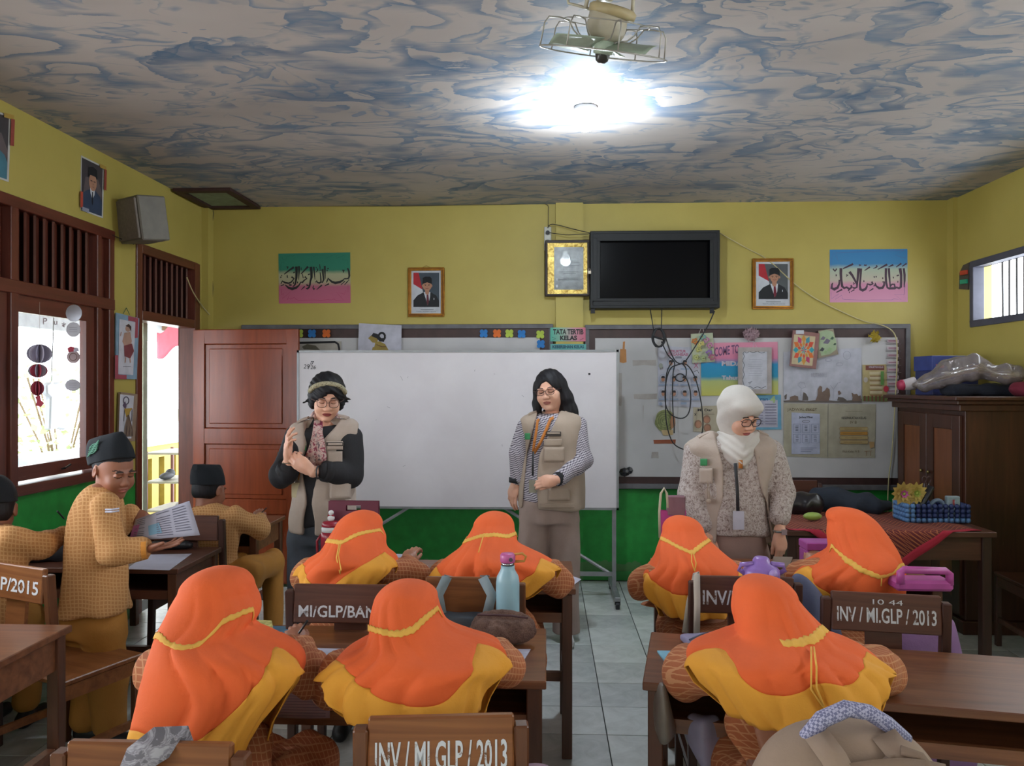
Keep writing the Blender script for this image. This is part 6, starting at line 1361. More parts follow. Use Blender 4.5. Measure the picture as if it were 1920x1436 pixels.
# ---- woman in the white hijab
def woman_hijab():
    t = 3.97; q = lambda u, v, d=0: Q(u, v, t + d); root = thing('person', 'woman in pale hijab, glasses and floral blouse looking down at the desk', 'person', (q(1372, 900).x, q(1372, 900).y, 0))
    hc = q(1386, 776, -.05); HT = head_T(hc, .42, .42, .0, .97); HJ = cloth('#b9b2ac', .85, .05)
    K = torso_keys([(822, 1330, 1412, .070), (832, 1302, 1438, .098), (855, 1298, 1446, .118), (900, 1306, 1440, .122), (950, 1312, 1434, .120), (1000, 1304, 1442, .128)], t)
    sk = Skin(); sk.add(head_mesh(jaw=.058), SK_F, HT, [(M('#a04a48', .4), lips), (BROWM, brows), (BROWM, lash)]); w1 = q(1462, 1000, -.12); w2 = q(1330, 1015, -.08)
    limb_hand(sk, w1, (.05, -.12, -1), (.5, -1, .0), -1, SK_F, curl=(.45, .55, .6, .65), thumb=.3, spread=.04); limb_hand(sk, w2, (.15, -.1, -1), (-.3, -1, 0), 1, SK_F, curl=(.4, .45, .5, .55), thumb=.3, spread=.04); SN = [(q(1442, 846), q(1412, 826)), (q(1304, 850), q(1334, 828))]; core(sk, K, SK_F, [(q(1440, 850), q(1466, 925), w1), (q(1306, 852), q(1296, 925), w2)], HT @ Vector((0, .02, -.12))); sk.build('body', root)
    f = Field((q(1265, 850).x, hc.y - .22, q(1370, 1030).z), (q(1490, 850).x, hc.y + .30, q(1370, 810).z), .008); f.loft(K, .02); f.fold(.0, 1, 1)
    el = q(1466, 925, .0); f.chain([q(1440, 850, 0), el], [.068, .064], .03); f.chain([el, q(1462, 966, -.08)], [.064, .050], .02)
    el = q(1296, 925, .0); f.chain([q(1306, 852, 0), el], [.066, .062], .03); f.chain([el, q(1318, 985, -.06)], [.062, .046], .02); f.fold(.007, 22, 31)
    shirt = Skin().add(f, FLO).build('blouse', root); MB().tube([q(1463, 961, -.07), q(1462, 968, -.085)], [.052, .050], FLO, 14).build('cuff', shirt, world=True, smooth=True)
    KV = torso_keys([(822, 1316, 1424, .076), (833, 1294, 1446, .104), (856, 1294, 1448, .124), (900, 1306, 1440, .128), (950, 1310, 1440, .128), (1012, 1304, 1446, .138)], t)
    f = Field((q(1275, 850).x, hc.y - .24, q(1370, 1022).z), (q(1468, 850).x, hc.y + .30, q(1370, 806).z), .0078); f.loft(KV, .01, grow=.008); shoulders(f, SN)
    opening(f, KV, [(1335, 815), (1344, 870), (1344, 940), (1336, 1025)], [(1398, 815), (1412, 890), (1430, 950), (1446, 1025)], t, hc.y + .02)
    for u, v in ((1274, 856), (1470, 852)): f.cap(q(u, v - 8, -.01), q(u, v + 46, -.02), .048, .056, .01, 's')
    f.fold(.006, 24, 35); vest = Skin().add(f, BEIGE).build('vest', root)
    patch(vest, KV, t, 1421, 853, 1446, 866, .012, THREAD, 'name_label', .006, thick=.001); patch(vest, KV, t, 1423, 855, 1444, 859, .014, BEIGE, 'name_label', .006, thick=.001); patch(vest, KV, t, 1313, 860, 1326, 873, .012, LOGO, 'logo_patch', .004, thick=.001); patch(vest, KV, t, 1312, 878, 1336, 906, .012, BEIGE, 'pocket', .006, thick=.01)
    epaulettes(vest, SN, BEIGE)
    # hijab: hood, chin wrap and chest drape
    f = Field((-.16, -.175, -.22), (.16, .19, .155), .0042); f.ell((0, .022, .034), (.102, .118, .108), .02); f.ell((0, .020, -.05), (.088, .092, .095), .03); f.ell((0, -.035, -.10), (.062, .060, .045), .03); f.ell((0, -.058, .066), (.080, .050, .036), .03)
    f.ell((0, -.135, -.042), (.061, .098, .086), .006, 's'); f.cap((0, -.15, .0), (0, -.15, .056), .045, .010, .008, 's')
    f.disp(lambda X, Y, Z: .0022 * np.sin(62 * (Z + .8 * Y) + 14 * X) * np.clip((Y + .06) / .08, 0, 1)); hj = Skin().add(f, HJ, HT).build('hijab', root)
    f = Field((q(1300, 850).x, hc.y - .26, q(1370, 890).z), (q(1440, 850).x, hc.y + .24, q(1370, 790).z), .006)
    f.loft(torso_keys([(812, 1348, 1420, .090, .0), (828, 1338, 1420, .108, -.005), (844, 1338, 1414, .124, -.01), (860, 1350, 1404, .130, -.01), (873, 1368, 1394, .124, -.01)], t), .02, grow=.010)
    xc = q(1380, 840).x; f.disp(lambda X, Y, Z: .0026 * np.sin(150 * (Z - .75 * np.abs(X - xc)) + 10 * X)); Skin().add(f, HJ).build('hijab_drape', root)
    glasses(root, HT, '#17161a', temples=False, r=(.0265, .0200), thick=.0021, square=2.6)
    lp = [on_body(KV, t, u, v, .016) + Vector((0, -.006, 0)) for u, v in ((1378, 868), (1380, 895), (1382, 925), (1383, 962))]; ribbon(root, lp, .016, INK, 'lanyard'); p = on_body(KV, t, 1384, 975, .018)
    MB().cbox(p + Vector((0, -.006, 0)), (.054, .003, .09), M('#b3b4c4', .4)).build('name_card', root, world=True)
    ribbon(root, [on_body(KV, t, u, v, .02) + Vector((0, -.006, 0)) for u, v in ((1388, 862), (1388, 878))], .02, M('#a8682c', .6), 'lanyard')
    b = MB(); wc = w1 + Vector((0, 0, .012)); b.tube([wc + Vector((.030 * math.cos(a), .026 * math.sin(a), 0)) for a in np.linspace(0, 6.283, 16, endpoint=False)], .006, M('#b0afaa', .25, metal=.9), 6, close=True); b.cbox(wc + Vector((.012, -.028, 0)), (.026, .008, .026), M('#c9c7c0', .25, metal=.7)); b.build('wristwatch', root, world=True)
    b = MB()
    for z in range(2): b.tube([on_body(KV, t, 1326 + 3 * z, 895, .02), on_body(KV, t, 1327 + 3 * z, 935, .02)], .0022, BEIGE2, 5); b.blob(on_body(KV, t, 1327 + 3 * z, 940, .022), (.009, .009, .014), BEIGE2, 8)
    b.build('drawstring', vest, world=True)
    c = q(1374, 1020); legs(root, (c.x, c.y + .01, q(1374, 1015).z - .03), [Vector((c.x - .10, c.y, .06)), Vector((c.x + .10, c.y + .02, .06))], TROU3, 'trousers', (.100, .085, .07), .03, top=(.185, .125)); shoes(root, [((c.x - .10, c.y, 0), (-.2, -1, 0)), ((c.x + .10, c.y, 0), (.2, -1, 0))], None, .9)
woman_hijab()
# ------------------------------------------------------------------ ceiling lamp and fan
lp = PZ(1098, 222, 2.90); lamp = thing('ceiling_lamp', 'bright round white lamp fitted on the painted ceiling', 'lamp', (lp.x, lp.y, ZC))
MB().lathe([(.0, -.03), (.05, -.03), (.06, -.02), (.06, 0)], M('#c9cacc', .5), 20, (lp.x, lp.y, ZC - .001)).build('fitting', lamp, world=True, smooth=True)
em = NT('lamp_glow'); em.b.inputs['Emission Color'].default_value = (.85, .94, 1, 1); em.b.inputs['Emission Strength'].default_value = 30
MB().lathe([(.012, -.125), (.03, -.118), (.038, -.09), (.034, -.055), (.024, -.031)], em.m, 18, (lp.x, lp.y, ZC)).build('bulb', lamp, world=True, smooth=True)
ld = bpy.data.lights.new('lamp_light', 'POINT'); ld.energy = 46; ld.color = (.80, .92, 1.0); ld.shadow_soft_size = .05; lo = bpy.data.objects.new('lamp_light', ld); lo.location = (lp.x, lp.y, ZC - .13); COL.objects.link(lo)
# orbit fan: motor and cage hang from the ceiling, the cage tilts down to the right
fc = PZ(1134, 74, 2.74); fan = thing('ceiling_fan', 'pale orbit fan in an open wire cage hanging from the ceiling', 'fan', (fc.x, fc.y, ZC)); CRW = M('#b3ab98', .4); WIRE = M('#a5a29a', .35, metal=.5); GRN = M('#9fae9c', .4)
FT = Matrix.Translation(fc) @ Matrix.Rotation(math.radians(8), 4, 'Y') @ Matrix.Rotation(math.radians(20), 4, 'X')
MB().lathe([(.02, .0), (.055, .0), (.055, -.03), (.03, -.05), (.03, -.08)], CRW, 20, (fc.x, fc.y, ZC)).build('mount', fan, world=True, smooth=True)
m = MB(); m.lathe([(.03, -.005), (.055, .0), (.066, .02), (.070, .05), (.066, .085), (.055, .10), (.0, .105)], CRW, 28, mat=FT); mot = m.build('motor_housing', fan, world=True, smooth=True)
m = MB(); m.lathe([(.071, .075), (.082, .08), (.084, .10), (.074, .108)], M('#b5a47c', .45), 28, mat=FT @ Matrix.Rotation(math.radians(8), 4, 'Y')); m.build('swivel_ring', fan, world=True, smooth=True)
m = MB()
for i in range(30):
    a = 2 * math.pi * i / 30; m.cbox((0, 0, 0), (.0035, .006, .02), M('#33312e', .6), FT @ Matrix.Rotation(a, 4, 'Z') @ Matrix.Translation((.0605, 0, .018)) @ Matrix.Rotation(math.radians(20), 4, 'Y'))
m.build('vent_slots', mot, world=True)
MB().lathe([(.0, -.078), (.012, -.077), (.022, -.068), (.026, -.05), (.026, -.045)], M('#33302c', .3), 20, mat=FT).build('hub_cap', fan, world=True, smooth=True)
MB().lathe([(.026, -.048), (.034, -.045), (.034, .0), (.03, .004)], GRN, 20, mat=FT).build('hub', fan, world=True, smooth=True)
for k in range(3):
    A = FT @ Matrix.Rotation(2 * math.pi * k / 3 + math.radians(-35), 4, 'Z'); b = MB()
    b.grid(lambda s, r: A @ Vector((.03 + .165 * s, (r - .5) * (.05 + .10 * math.sin(math.pi * min(1, .25 + .7 * s))), -.022 + (r - .5) * .045 * (1 - .3 * s) + .006 * math.sin(3 * r))), 10, 6, GRN); b.build('blade', fan, world=True, smooth=True, solid=.002)
cage = MB(); Rc = .225
cage.tube([FT @ Vector((Rc * math.cos(a), Rc * math.sin(a), -.045)) for a in np.linspace(0, 2 * math.pi, 40, endpoint=False)], .0028, WIRE, 6, close=True); cage.build('cage_ring', fan, world=True, smooth=True)
for k in range(8):
    a = 2 * math.pi * k / 8 + .2; d = Vector((math.cos(a), math.sin(a), 0)); MB().tube([FT @ (d * r + Vector((0, 0, z))) for r, z in ((.055, -.004), (.09, .0), (.115, .018), (.135, .048), (.17, .052), (.205, .050), (.218, .03), (.225, -.045))], .0026, WIRE, 6).build('cage_rib', fan, world=True, smooth=True)
cage = MB(); cage.tube([FT @ Vector((.15 * math.cos(a), .15 * math.sin(a), .052)) for a in np.linspace(0, 2 * math.pi, 32, endpoint=False)], .0022, WIRE, 6, close=True); cage.build('cage_ring', fan, world=True, smooth=True)
MB().tube([FT @ Vector((-.06, 0, .09)), Q(1085, 10, fc.y * 1.0), Q(1066, 5, fc.y), Q(1060, -25, fc.y), Vector((fc.x - .12, fc.y, ZC))], .005, CRW, 8).build('fan_cord', fan, world=True, smooth=True)
for s in (-1, 1): MB().tube([FT @ Vector((s * .082, 0, .09)), FT @ Vector((s * .075, 0, .16)), Vector((fc.x + s * .035, fc.y, ZC - .06))], .007, CRW, 8).build('yoke', fan, world=True, smooth=True)

# ------------------------------------------------------------------ left wall: speaker, portraits, drawings, mobiles
sp = thing('wall_speaker', 'grey box loudspeaker mounted high on the left wall', 'speaker', (XL, PX(240, 410, XL).y, 2.6)); a = PX(213, 408, XL)
c = Vector((XL + .14, a.y + .08, a.z)); ST_ = Matrix.Translation(c) @ Matrix.Rotation(math.radians(-32), 4, 'Z') @ Matrix.Rotation(math.radians(8), 4, 'X')
MB().box((-.13, -.09, -.14), (.13, .10, .14), M('#6f6a62', .6), ST_).build('cabinet', sp, world=True, bevel=.008); MB().box((-.115, -.105, -.125), (.115, -.09, .125), M('#7d746e', .95, .1, 60), ST_).build('grille', sp, world=True, bevel=.004)
MB().tube([ST_ @ Vector((-.10, -.02, .14)), ST_ @ Vector((-.12, -.05, .02)), ST_ @ Vector((-.13, .0, -.14)), PX(204, 438, XL + .01), PX(200, 445, XL + .01)], .003, BK, 5).build('lead', sp, world=True); MB().box((XL + .002, c.y + .0, c.z - .04), (XL + .05, c.y + .06, c.z + .04), INK).build('bracket', sp, world=True)
MB_ = MB
def left_portrait(label, q4, clo, faded):
    r, f = sheet('portrait_poster', label, 'poster', 0, 0, 0, 0, M('#b7b5b2', .6), X=XL + .001, quad=q4, group='unframed portrait posters on the left wall')
    (ax, ay), (bx, by), (cx_, cy_), (dx, dy) = q4
    def L(s, r_): return (ax * (1 - s) * (1 - r_) + bx * s * (1 - r_) + cx_ * s * r_ + dx * (1 - s) * r_, ay * (1 - s) * (1 - r_) + by * s * (1 - r_) + cy_ * s * r_ + dy * (1 - s) * r_)
    P = lambda pts, m: f.poly([L(*p) for p in pts], m)
    P([(.04, .03), (.95, .03), (.95, .97), (.04, .97)], M('#3a3438', .6)); P([(.20, .35), (.75, .30), (.95, .55), (.90, .7), (.1, .7)], M('#5c5052', .6))
    P([(.04, .97), (.06, .68), (.28, .58), (.45, .54), (.66, .54), (.86, .62), (.94, .72), (.94, .97)], M(clo, .6)); P([(.40, .52), (.62, .52), (.60, .62), (.51, .72), (.42, .62)], SHW); P([(.49, .58), (.53, .58), (.54, .78), (.51, .84), (.48, .78)], CAPM)
    P([(.51 + .17 * math.cos(t), .40 + .165 * math.sin(t)) for t in np.linspace(0, 6.283, 16, endpoint=False)], SKP); P([(.30, .33), (.32, .15), (.50, .11), (.68, .14), (.70, .32), (.62, .28), (.40, .28)], CAPM)
    for x in (.44, .57): P([(x - .05, .375), (x + .05, .375), (x + .04, .39), (x - .04, .39)], CAPM)
    P([(.45, .485), (.57, .485), (.51, .50)], M('#7a4a44', .6)); P([(.47, .45), (.54, .45), (.51, .42)], M('#8c6250', .6))
    for (x0, x1, y0, y1, m) in ((.78, 1.06, -.01, .06, '#a8883c'), (.98, 1.08, .05, .45, '#8a3a30'), (-.06, .05, .66, .95, '#a8402c'), (.02, .32, .93, 1.0, '#8a8a9a')): P([(x0, y0), (x1, y0), (x1, y1), (x0, y1)], M(m, .7))
    fin(r, f)
left_portrait('portrait poster of a man in a black cap and dark suit above the left window', [(151, 291), (194, 312), (192, 409), (150, 394)], '#2c3a52', 0)
left_portrait('teal-suited portrait poster cut off by the left edge, near the ceiling', [(-48, 196), (19, 216), (15, 341), (-52, 318)], '#3f6f80', 1)
# framed drawings between window and door
r, f = sheet('hanging_drawing', 'child drawing of a seated figure in a blue and red patterned frame by the door', 'drawing', 0, 0, 0, 0, M('#7f9ab0', .7), X=XL + .012, quad=[(216, 586), (259, 597), (254, 711), (215, 710)], thick=.004)
RP = M('#a04a58', .7); f.poly([(240, 592), (259, 597), (258, 633), (252, 634), (252, 603), (240, 601)], RP); f.poly([(215, 666), (221, 666), (221, 702), (237, 703), (237, 711), (215, 710)], RP); f.poly([(223, 598), (253, 604), (249, 703), (221, 701)], M('#c3c2cc', .7))
SKD = M('#b08c7c', .7); f.oval(239, 616, 5, 6, SKD); f.poly([(234, 611), (240, 607), (245, 612), (245, 622), (241, 614)], M('#4a3430', .7)); f.poly([(232, 624), (243, 622), (246, 640), (243, 650), (234, 652), (228, 640)], SKD); f.poly([(231, 648), (246, 644), (250, 658), (243, 672), (232, 668)], M('#7a3c42', .7)); f.line([(234, 670), (233, 680)], 2, SKD); f.line([(242, 671), (243, 680)], 2, SKD); f.line([(226, 622), (224, 630)], 1.5, SKD); f.lines(228, 685, 244, 690, 1, INK, .6)
fin(r, f); MB().tube([PX(231, 588, XL + .012), PX(237, 577, XL + .006), PX(243, 590, XL + .012)], .002, M('#3f6a58', .7), 5).build('hanging_loop', r, world=True)
r, f = sheet('hanging_drawing', 'framed puppet drawing with striped skirt below the blue-framed one', 'drawing', 0, 0, 0, 0, M('#8f7a68', .7), X=XL + .012, quad=[(222, 735), (254, 739), (249, 827), (219, 826)], thick=.008)
f.poly([(225, 739), (251, 742), (246, 822), (222, 822)], M('#c3c2cc', .7)); f.ring(236, 751, 5, 7, 2, M('#4a4858', .7)); f.poly([(229, 760), (234, 752), (237, 760), (235, 768)], M('#5a4a60', .7)); f.poly([(232, 766), (248, 765), (243, 772), (241, 782), (236, 782)], M('#a8883c', .7)); f.line([(233, 768), (231, 790)], 1.2, INK); f.line([(247, 767), (246, 790)], 1.2, INK)
for i in range(6): f.line([(239, 778), (234 + i * 2.4, 800 + (i % 2) * 6), (232 + i * 2.8, 818)], 2.2, M('#5f4a3e', .7) if i % 2 else M('#8a7464', .7))
fin(r, f)
# hanging mobiles in front of the window
def paper_ball(name, label, u, v, t, ru, c1, c2, rv=None):
    p = Q(u, v, t); R_ = ru / F * t; Rz = (rv or ru) / F * t; root = thing(name, label, 'decoration', (p.x, p.y, p.z), group='paper mobiles hanging at the window'); n = 10
    for i in range(n):
        a = math.pi * 2 * i / n; b = MB(); pts = [(0, -Rz)] + [(R_ * math.cos(w), Rz * math.sin(w)) for w in np.linspace(-1.35, 1.35, 9)] + [(0, Rz)]
        vs = [Vector((x * math.cos(a), x * math.sin(a), z)) for x, z in pts]; b.add(vs, [tuple(range(len(vs)))], c1 if i % 2 else c2); b.build('paper_fin', root, solid=.0015)
    return root, p
W1c, R1c = cloth('#b3adc0'), cloth('#a83a4e'); HT_ = 4.0
r, p = paper_ball('paper_ball', 'large white and grey paper ball of the left window mobile', 74, 663, HT_, 21, W1c, M('#8f8aa0', .8), 18)
top = Q(74, 566, HT_); MB().tube([top, p + Vector((0, 0, .04))], .0009, M('#8a7a70', .6), 4).build('thread', r, world=True)
r, q2 = paper_ball('paper_ball', 'red and grey paper ball just below the large one at the window', 71, 695, HT_, 16, R1c, M('#9a95a8', .8), 13); MB().tube([p, q2], .0009, M('#8a7a70', .6), 4).build('thread', r, world=True)
r, q3 = paper_ball('paper_ball', 'small dark red paper ball third on the left mobile', 70, 728, HT_, 11, R1c, M('#8a4054', .8), 14); MB().tube([q2, q3], .0009, M('#8a7a70', .6), 4).build('thread', r, world=True)
b = MB(); b.prism([Q(70 + x, v, HT_) for x, v in ((-4, 744), (4, 741), (6, 750), (12, 756), (6, 763), (-3, 760), (-1, 752))], (0, .004, 0), R1c); b.tube([q3, Q(72, 745, HT_)], .0009, R1c, 4); b.tube([Q(72, 762, HT_), Q(76, 770, HT_), Q(71, 779, HT_)], .0012, R1c, 4); tag(b.build('paper_tassel'), 'red paper tassel at the bottom of the left window mobile', 'decoration', 'paper mobiles hanging at the window')
T2 = 4.25; prev = Q(137, 572, T2)
for i, (u, v, ru, rv, col_, lab) in enumerate(((138, 587, 15, 16, '#a9aab2', 'shiny silver disc topmost on the right window mobile'), (137, 618, 13, 14, '#b7b6c0', 'white paper disc second on the right window mobile'), (137, 669, 12, 12, '#b09aa0', 'printed pinkish disc in the middle of the right window mobile'), (136, 722, 14, 11, '#b3b0bc', 'pale paper disc lowest on the right window mobile'))):
    b = MB(); p = Q(u, v, T2); b.prism([Q(u + ru * math.cos(a), v + rv * math.sin(a), T2) for a in np.linspace(0, 6.283, 22, endpoint=False)], (.001, .003, 0), M(col_, .25 if i == 0 else .7, metal=.6 if i == 0 else 0)); b.tube([prev, Q(u, v - rv, T2)], .0009, M('#8a7a70', .6), 4)
    if i == 2:
        b.prism([Q(u + x, v + y, T2 - .003) for x, y in ((-11, -16), (-5, -20), (2, -18), (0, -10), (-9, -9))], (0, .003, 0), R1c); b.prism([Q(u + x, v + y, T2 - .003) for x, y in ((2, -18), (9, -17), (11, -11), (1, -9))], (0, .003, 0), W1c); b.tube([Q(u + 7 * math.cos(a), v + 7 * math.sin(a), T2 - .004) for a in np.linspace(0, 6.283, 12, endpoint=False)], .0015, M('#6a4a3c', .7), 4, close=True)
    if i in (1, 3):
        for k in range(3): b.tube([Q(u - 7, v - 4 + 4 * k, T2 - .002), Q(u + 7, v - 4 + 4 * k, T2 - .002)], .0008, M('#8a8894', .7), 4)
    tag(b.build('paper_disc', origin=p), lab, 'decoration', 'paper mobiles hanging at the window'); prev = Q(u, v + rv, T2)
f = Flat(X=XL + .016)
for s_, u0, v0, u1, v1 in (('P', 80, 596, 88, 608), ('u', 100, 602, 107, 609), ('*', 115, 604, 123, 614)): f.text(s_, u0, v0, u1, v1, M('#b7a8ae', .7), bold=.02)
tag(f.mb.build('window_letters'), 'pale paper letters stuck on the top rail of the left window', 'letters')

# ------------------------------------------------------------------ posters on the right-hand board
BY = YF - .040
r, f = sheet('class_poster', 'pale STRUKTUR ORGANISASI poster with rows of pupil photographs behind the looped cable', 'poster', 0, 0, 0, 0, M('#aeaebb', .7), BY, quad=[(1233, 648), (1312, 652), (1313, 764), (1234, 761)])
PK = M('#a85c78', .7); f.text('STRUKTUR', 1254, 656, 1286, 661, PK, .03); f.text('ORGANISASI', 1252, 662, 1290, 667, PK, .03); f.rect(1266, 668, 1278, 672, M('#7c7c88', .7)); HR = M('#2c2628', .7); BLD = M('#8a98b0', .7)
for j, v in enumerate((680, 710, 737)):
    for i in range(4 if j else 2):
        u = (1243 + i * 20) if j else (1258 + i * 26); f.rect(u - 8, v + 10, u + 8, v + 13, BLD); f.ring(u, v, 7, 8.5, .7, BLD); f.oval(u, v + 1, 3.4, 4.4, SKP, 10); f.poly([(u - 4, v - 1), (u - 2.5, v - 5), (u + 2.5, v - 5), (u + 4, v - 1)], HR)
f.oval(1238, 686, 4, 5, M('#8c9088', .7)); f.line([(1300, 680), (1308, 690)], 1.2, PK); f.line([(1308, 680), (1300, 690)], 1.2, PK); f.line([(1300, 697), (1306, 694), (1309, 700)], 1, INK); f.oval(1238, 757, 3, 3, BLD); f.rect(1275, 754, 1286, 758, BLD); fin(r, f)
gw = gradient('pink_blue_yellow_banner', [(0, '#b9b55c'), (.26, '#a9b070'), (.36, '#2c86a8'), (.60, '#2a86b4'), (.70, '#c97a98'), (1, '#d08aa0')])
r, f = sheet('welcome_banner', 'pink, blue and yellow welcome banner behind the white hijab woman', 'poster', 0, 0, 0, 0, gw, BY - .001, quad=[(1314, 643), (1458, 641), (1459, 740), (1315, 742)])
WT = M('#b7b0bc', .6); f.text('WELCOME TO', 1318, 655, 1386, 672, M('#6a4a70', .7), .02, dv=-10); f.text('MIDA', 1353, 677, 1392, 686, WT, .05); f.text('Tahun', 1353, 704, 1386, 712, WT, .04); fin(r, f)
r, f = sheet('flower_picture', 'small coloured flower drawing hanging at the board top by two loops', 'picture', 0, 0, 0, 0, M('#a8ad94', .7), YF - .052, quad=[(1295, 626), (1336, 624), (1340, 678), (1298, 681)], thick=.004)
rn = random.Random(4)
for (u, v, c_) in ((1303, 640, '#c97a3c'), (1310, 655, '#b8b46a'), (1305, 670, '#b4b878'), (1318, 672, '#a9b884'), (1323, 637, '#c08aa8'), (1330, 648, '#b87a9c'), (1328, 662, '#8a68a8'), (1316, 632, '#7aa89c'), (1333, 670, '#a86078'), (1312, 645, '#c4b868')):
    for k in range(5): a = k * 1.2566 + rn.random(); f.oval(u + 4 * math.cos(a), v + 4 * math.sin(a), 3, 2.4, M(c_, .7), 8)
    f.ring(u, v, 4.6, 4.6, .5, M('#5a5a58', .7)); f.oval(u, v, 1.5, 1.5, M('#8a8a50', .7), 6)
fin(r, f); MB().tube([PY(1310, 626, YF - .055), PY(1314, 617, YF - .05), PY(1318, 615, YF - .05), PY(1321, 626, YF - .055)], .002, M('#b0a8a4', .6), 5).build('hanging_loop', r, world=True)
def rosette(label, u, v, ru, rv, c_):
    b = MB(); m = cloth(c_, .8); rr = random.Random(int(u)); c0 = PY(u, v, YF - .07); k = ru / F * 6.1
    for i in range(110):
        a = rr.uniform(0, 6.28); w = rr.uniform(0, 1); d = Vector((math.cos(a) * w, -math.sqrt(1 - w * w) * .5, math.sin(a) * w * rv / ru)); e = Vector((rr.uniform(-1, 1), rr.uniform(-.5, .5), rr.uniform(-1, 1))).normalized() * k * .30; g = d.cross(e).normalized() * k * .34
        p = c0 + d * k; b.add([p - e, p + g * .6, p + e, c0 + d * k * .5], [(0, 1, 2), (0, 2, 3), (0, 3, 1)], m)
    tag(b.build('paper_rosette', origin=c0, solid=.001), label, 'decoration')
rosette('crumpled pinkish paper rosette above the cardboard frame', 1408, 627, 15, 13, '#a38890'); rosette('yellow paper rosette at the right of the board top', 1640, 631, 11, 11, '#a8922c')
cf = thing('cardboard_frame', 'grey cardboard frame with a drawn sheet hanging on the board', 'picture', PY(1415, 690, YF - .07)); yy = YF - .075; b = MB(); CBD = M('#a39a98', .8)
p0 = PY(1384, 738, yy); p1 = PY(1447, 651, yy); frame4(b, p0.x, p0.z, p1.x, p1.z, yy + .008, .034, .008, CBD, CBD); b.build('frame', cf, world=True); f = Flat(yy + .004); f.rect(1390, 656, 1441, 732, M('#b5b5bf', .7))
for pts in ([(1393, 662), (1396, 659), (1400, 662), (1405, 659), (1412, 661), (1420, 659), (1428, 662), (1434, 660)], [(1393, 662), (1396, 668), (1392, 676), (1396, 684), (1393, 694), (1396, 702), (1392, 712), (1395, 722), (1400, 727)], [(1400, 727), (1406, 724), (1412, 728), (1420, 725), (1428, 728), (1436, 724)], [(1402, 718), (1410, 715), (1405, 720)]): f.line(pts, .8, INK)
f.lines(1402, 672, 1430, 706, 8, M('#9a9aa8', .7), .7); fin(cf, f); MB().tube([PY(1412, 652, yy), PY(1413, 640, YF - .06), PY(1420, 652, yy)], .0015, WT, 4).build('hanging_loop', cf, world=True)
# mandala drawing, tilted, in a reddish cardboard frame
r, f = sheet('mandala_drawing', 'bright orange and turquoise mandala drawing in a reddish cardboard frame, tilted', 'picture', 0, 0, 0, 0, M('#8c6460', .8), YF - .07, quad=[(1486, 619), (1536, 625), (1529, 692), (1480, 686)], thick=.006)
f.poly([(1489, 627), (1529, 631), (1523, 686), (1484, 682)], M('#b8a888', .7)); MN = [M(c, .7) for c in ('#2f93a0', '#c8682c', '#b03c68', '#c08a3c', '#3a7f90', '#c24a30')]
for ring_, (rr0, rr1, nn_) in enumerate(((13, 29, 12), (7, 17, 10), (0, 9, 8))):
    f.k += 1
    for i in range(nn_):
        a = 2 * math.pi * i / nn_ + ring_ * .3; cu, cv = 1507, 656; q_ = [(rr0, 0), ((rr0 + rr1) / 2, .27), (rr1, 0), ((rr0 + rr1) / 2, -.27)]; f.mb.add([f.p(cu + min(max(rr * math.cos(a + da) * .74, -20), 20), cv + rr * math.sin(a + da)) for rr, da in q_], [(0, 3, 2, 1)], MN[(i * (2 if ring_ else 1) + ring_) % 6])
    f.k += 1
f.rect(1492, 619, 1507, 626, SHW); fin(r, f)
r, f = sheet('leaf_collage', 'round-cornered green and grey leaf collage beside the mandala', 'picture', 0, 0, 0, 0, M('#8c8070', .8), YF - .06, quad=[(1534, 620), (1562, 616), (1571, 664), (1533, 672)], thick=.004)
f.poly([(1536, 622), (1550, 618), (1562, 622), (1568, 640), (1568, 655), (1556, 664), (1540, 667), (1535, 650)], M('#98a888', .7))
for (u, v, a, c_) in ((1543, 634, 5, '#6a6272'), (1550, 640, 7, '#6a6272'), (1560, 634, 4, '#3f5a48'), (1565, 645, 3, '#34483c'), (1541, 655, 5, '#3c3c40'), (1555, 655, 5, '#8fa87c'), (1547, 660, 4, '#8fa87c')): f.poly([(u - a, v + a * .5), (u, v - a * .8), (u + a, v - a * .2), (u + a * .3, v + a * .7)], M(c_, .7))
fin(r, f)
# large outline drawing
r, f = sheet('outline_drawing', 'large white HUTAN outline drawing with brown animals along the bottom', 'drawing', 1469, 654, 1615, 754, M('#adadb8', .7), BY, quad=[(1469, 660), (1615, 652), (1615, 755), (1469, 754)])
LG = M('#8e8e9a', .7); f.ring(1588, 666, 7, 7.5, .8, LG); f.ring(1574, 683, 6, 3, .7, LG); f.ring(1553, 675, 6, 2.5, .7, LG); f.text('HUTANKU', 1521, 699, 1550, 707, M('#9c9ca8', .7), 0)
BRN = [M('#6f5c52', .7), M('#5c5450', .7)]
f.poly([(1469, 754), (1469, 751), (1490, 749), (1510, 752), (1540, 749), (1570, 752), (1600, 750), (1615, 748), (1615, 755)], BRN[1])
for i, pts in enumerate(([(1480, 751), (1481, 744), (1490, 741), (1496, 743), (1497, 751)], [(1504, 751), (1505, 742), (1506, 735), (1511, 738), (1515, 745), (1515, 751)], [(1528, 752), (1532, 742), (1533, 730), (1537, 723), (1541, 725), (1541, 735), (1546, 732), (1550, 726), (1555, 730), (1556, 742), (1553, 752)], [(1569, 751), (1571, 744), (1580, 745), (1587, 750), (1586, 753)], [(1597, 752), (1598, 745), (1596, 736), (1601, 739), (1606, 738), (1609, 742), (1613, 741), (1614, 752)], [(1470, 742), (1475, 738), (1474, 748), (1471, 749)], [(1570, 734), (1573, 732), (1577, 737), (1572, 741)])): f.poly(pts, BRN[i % 2])
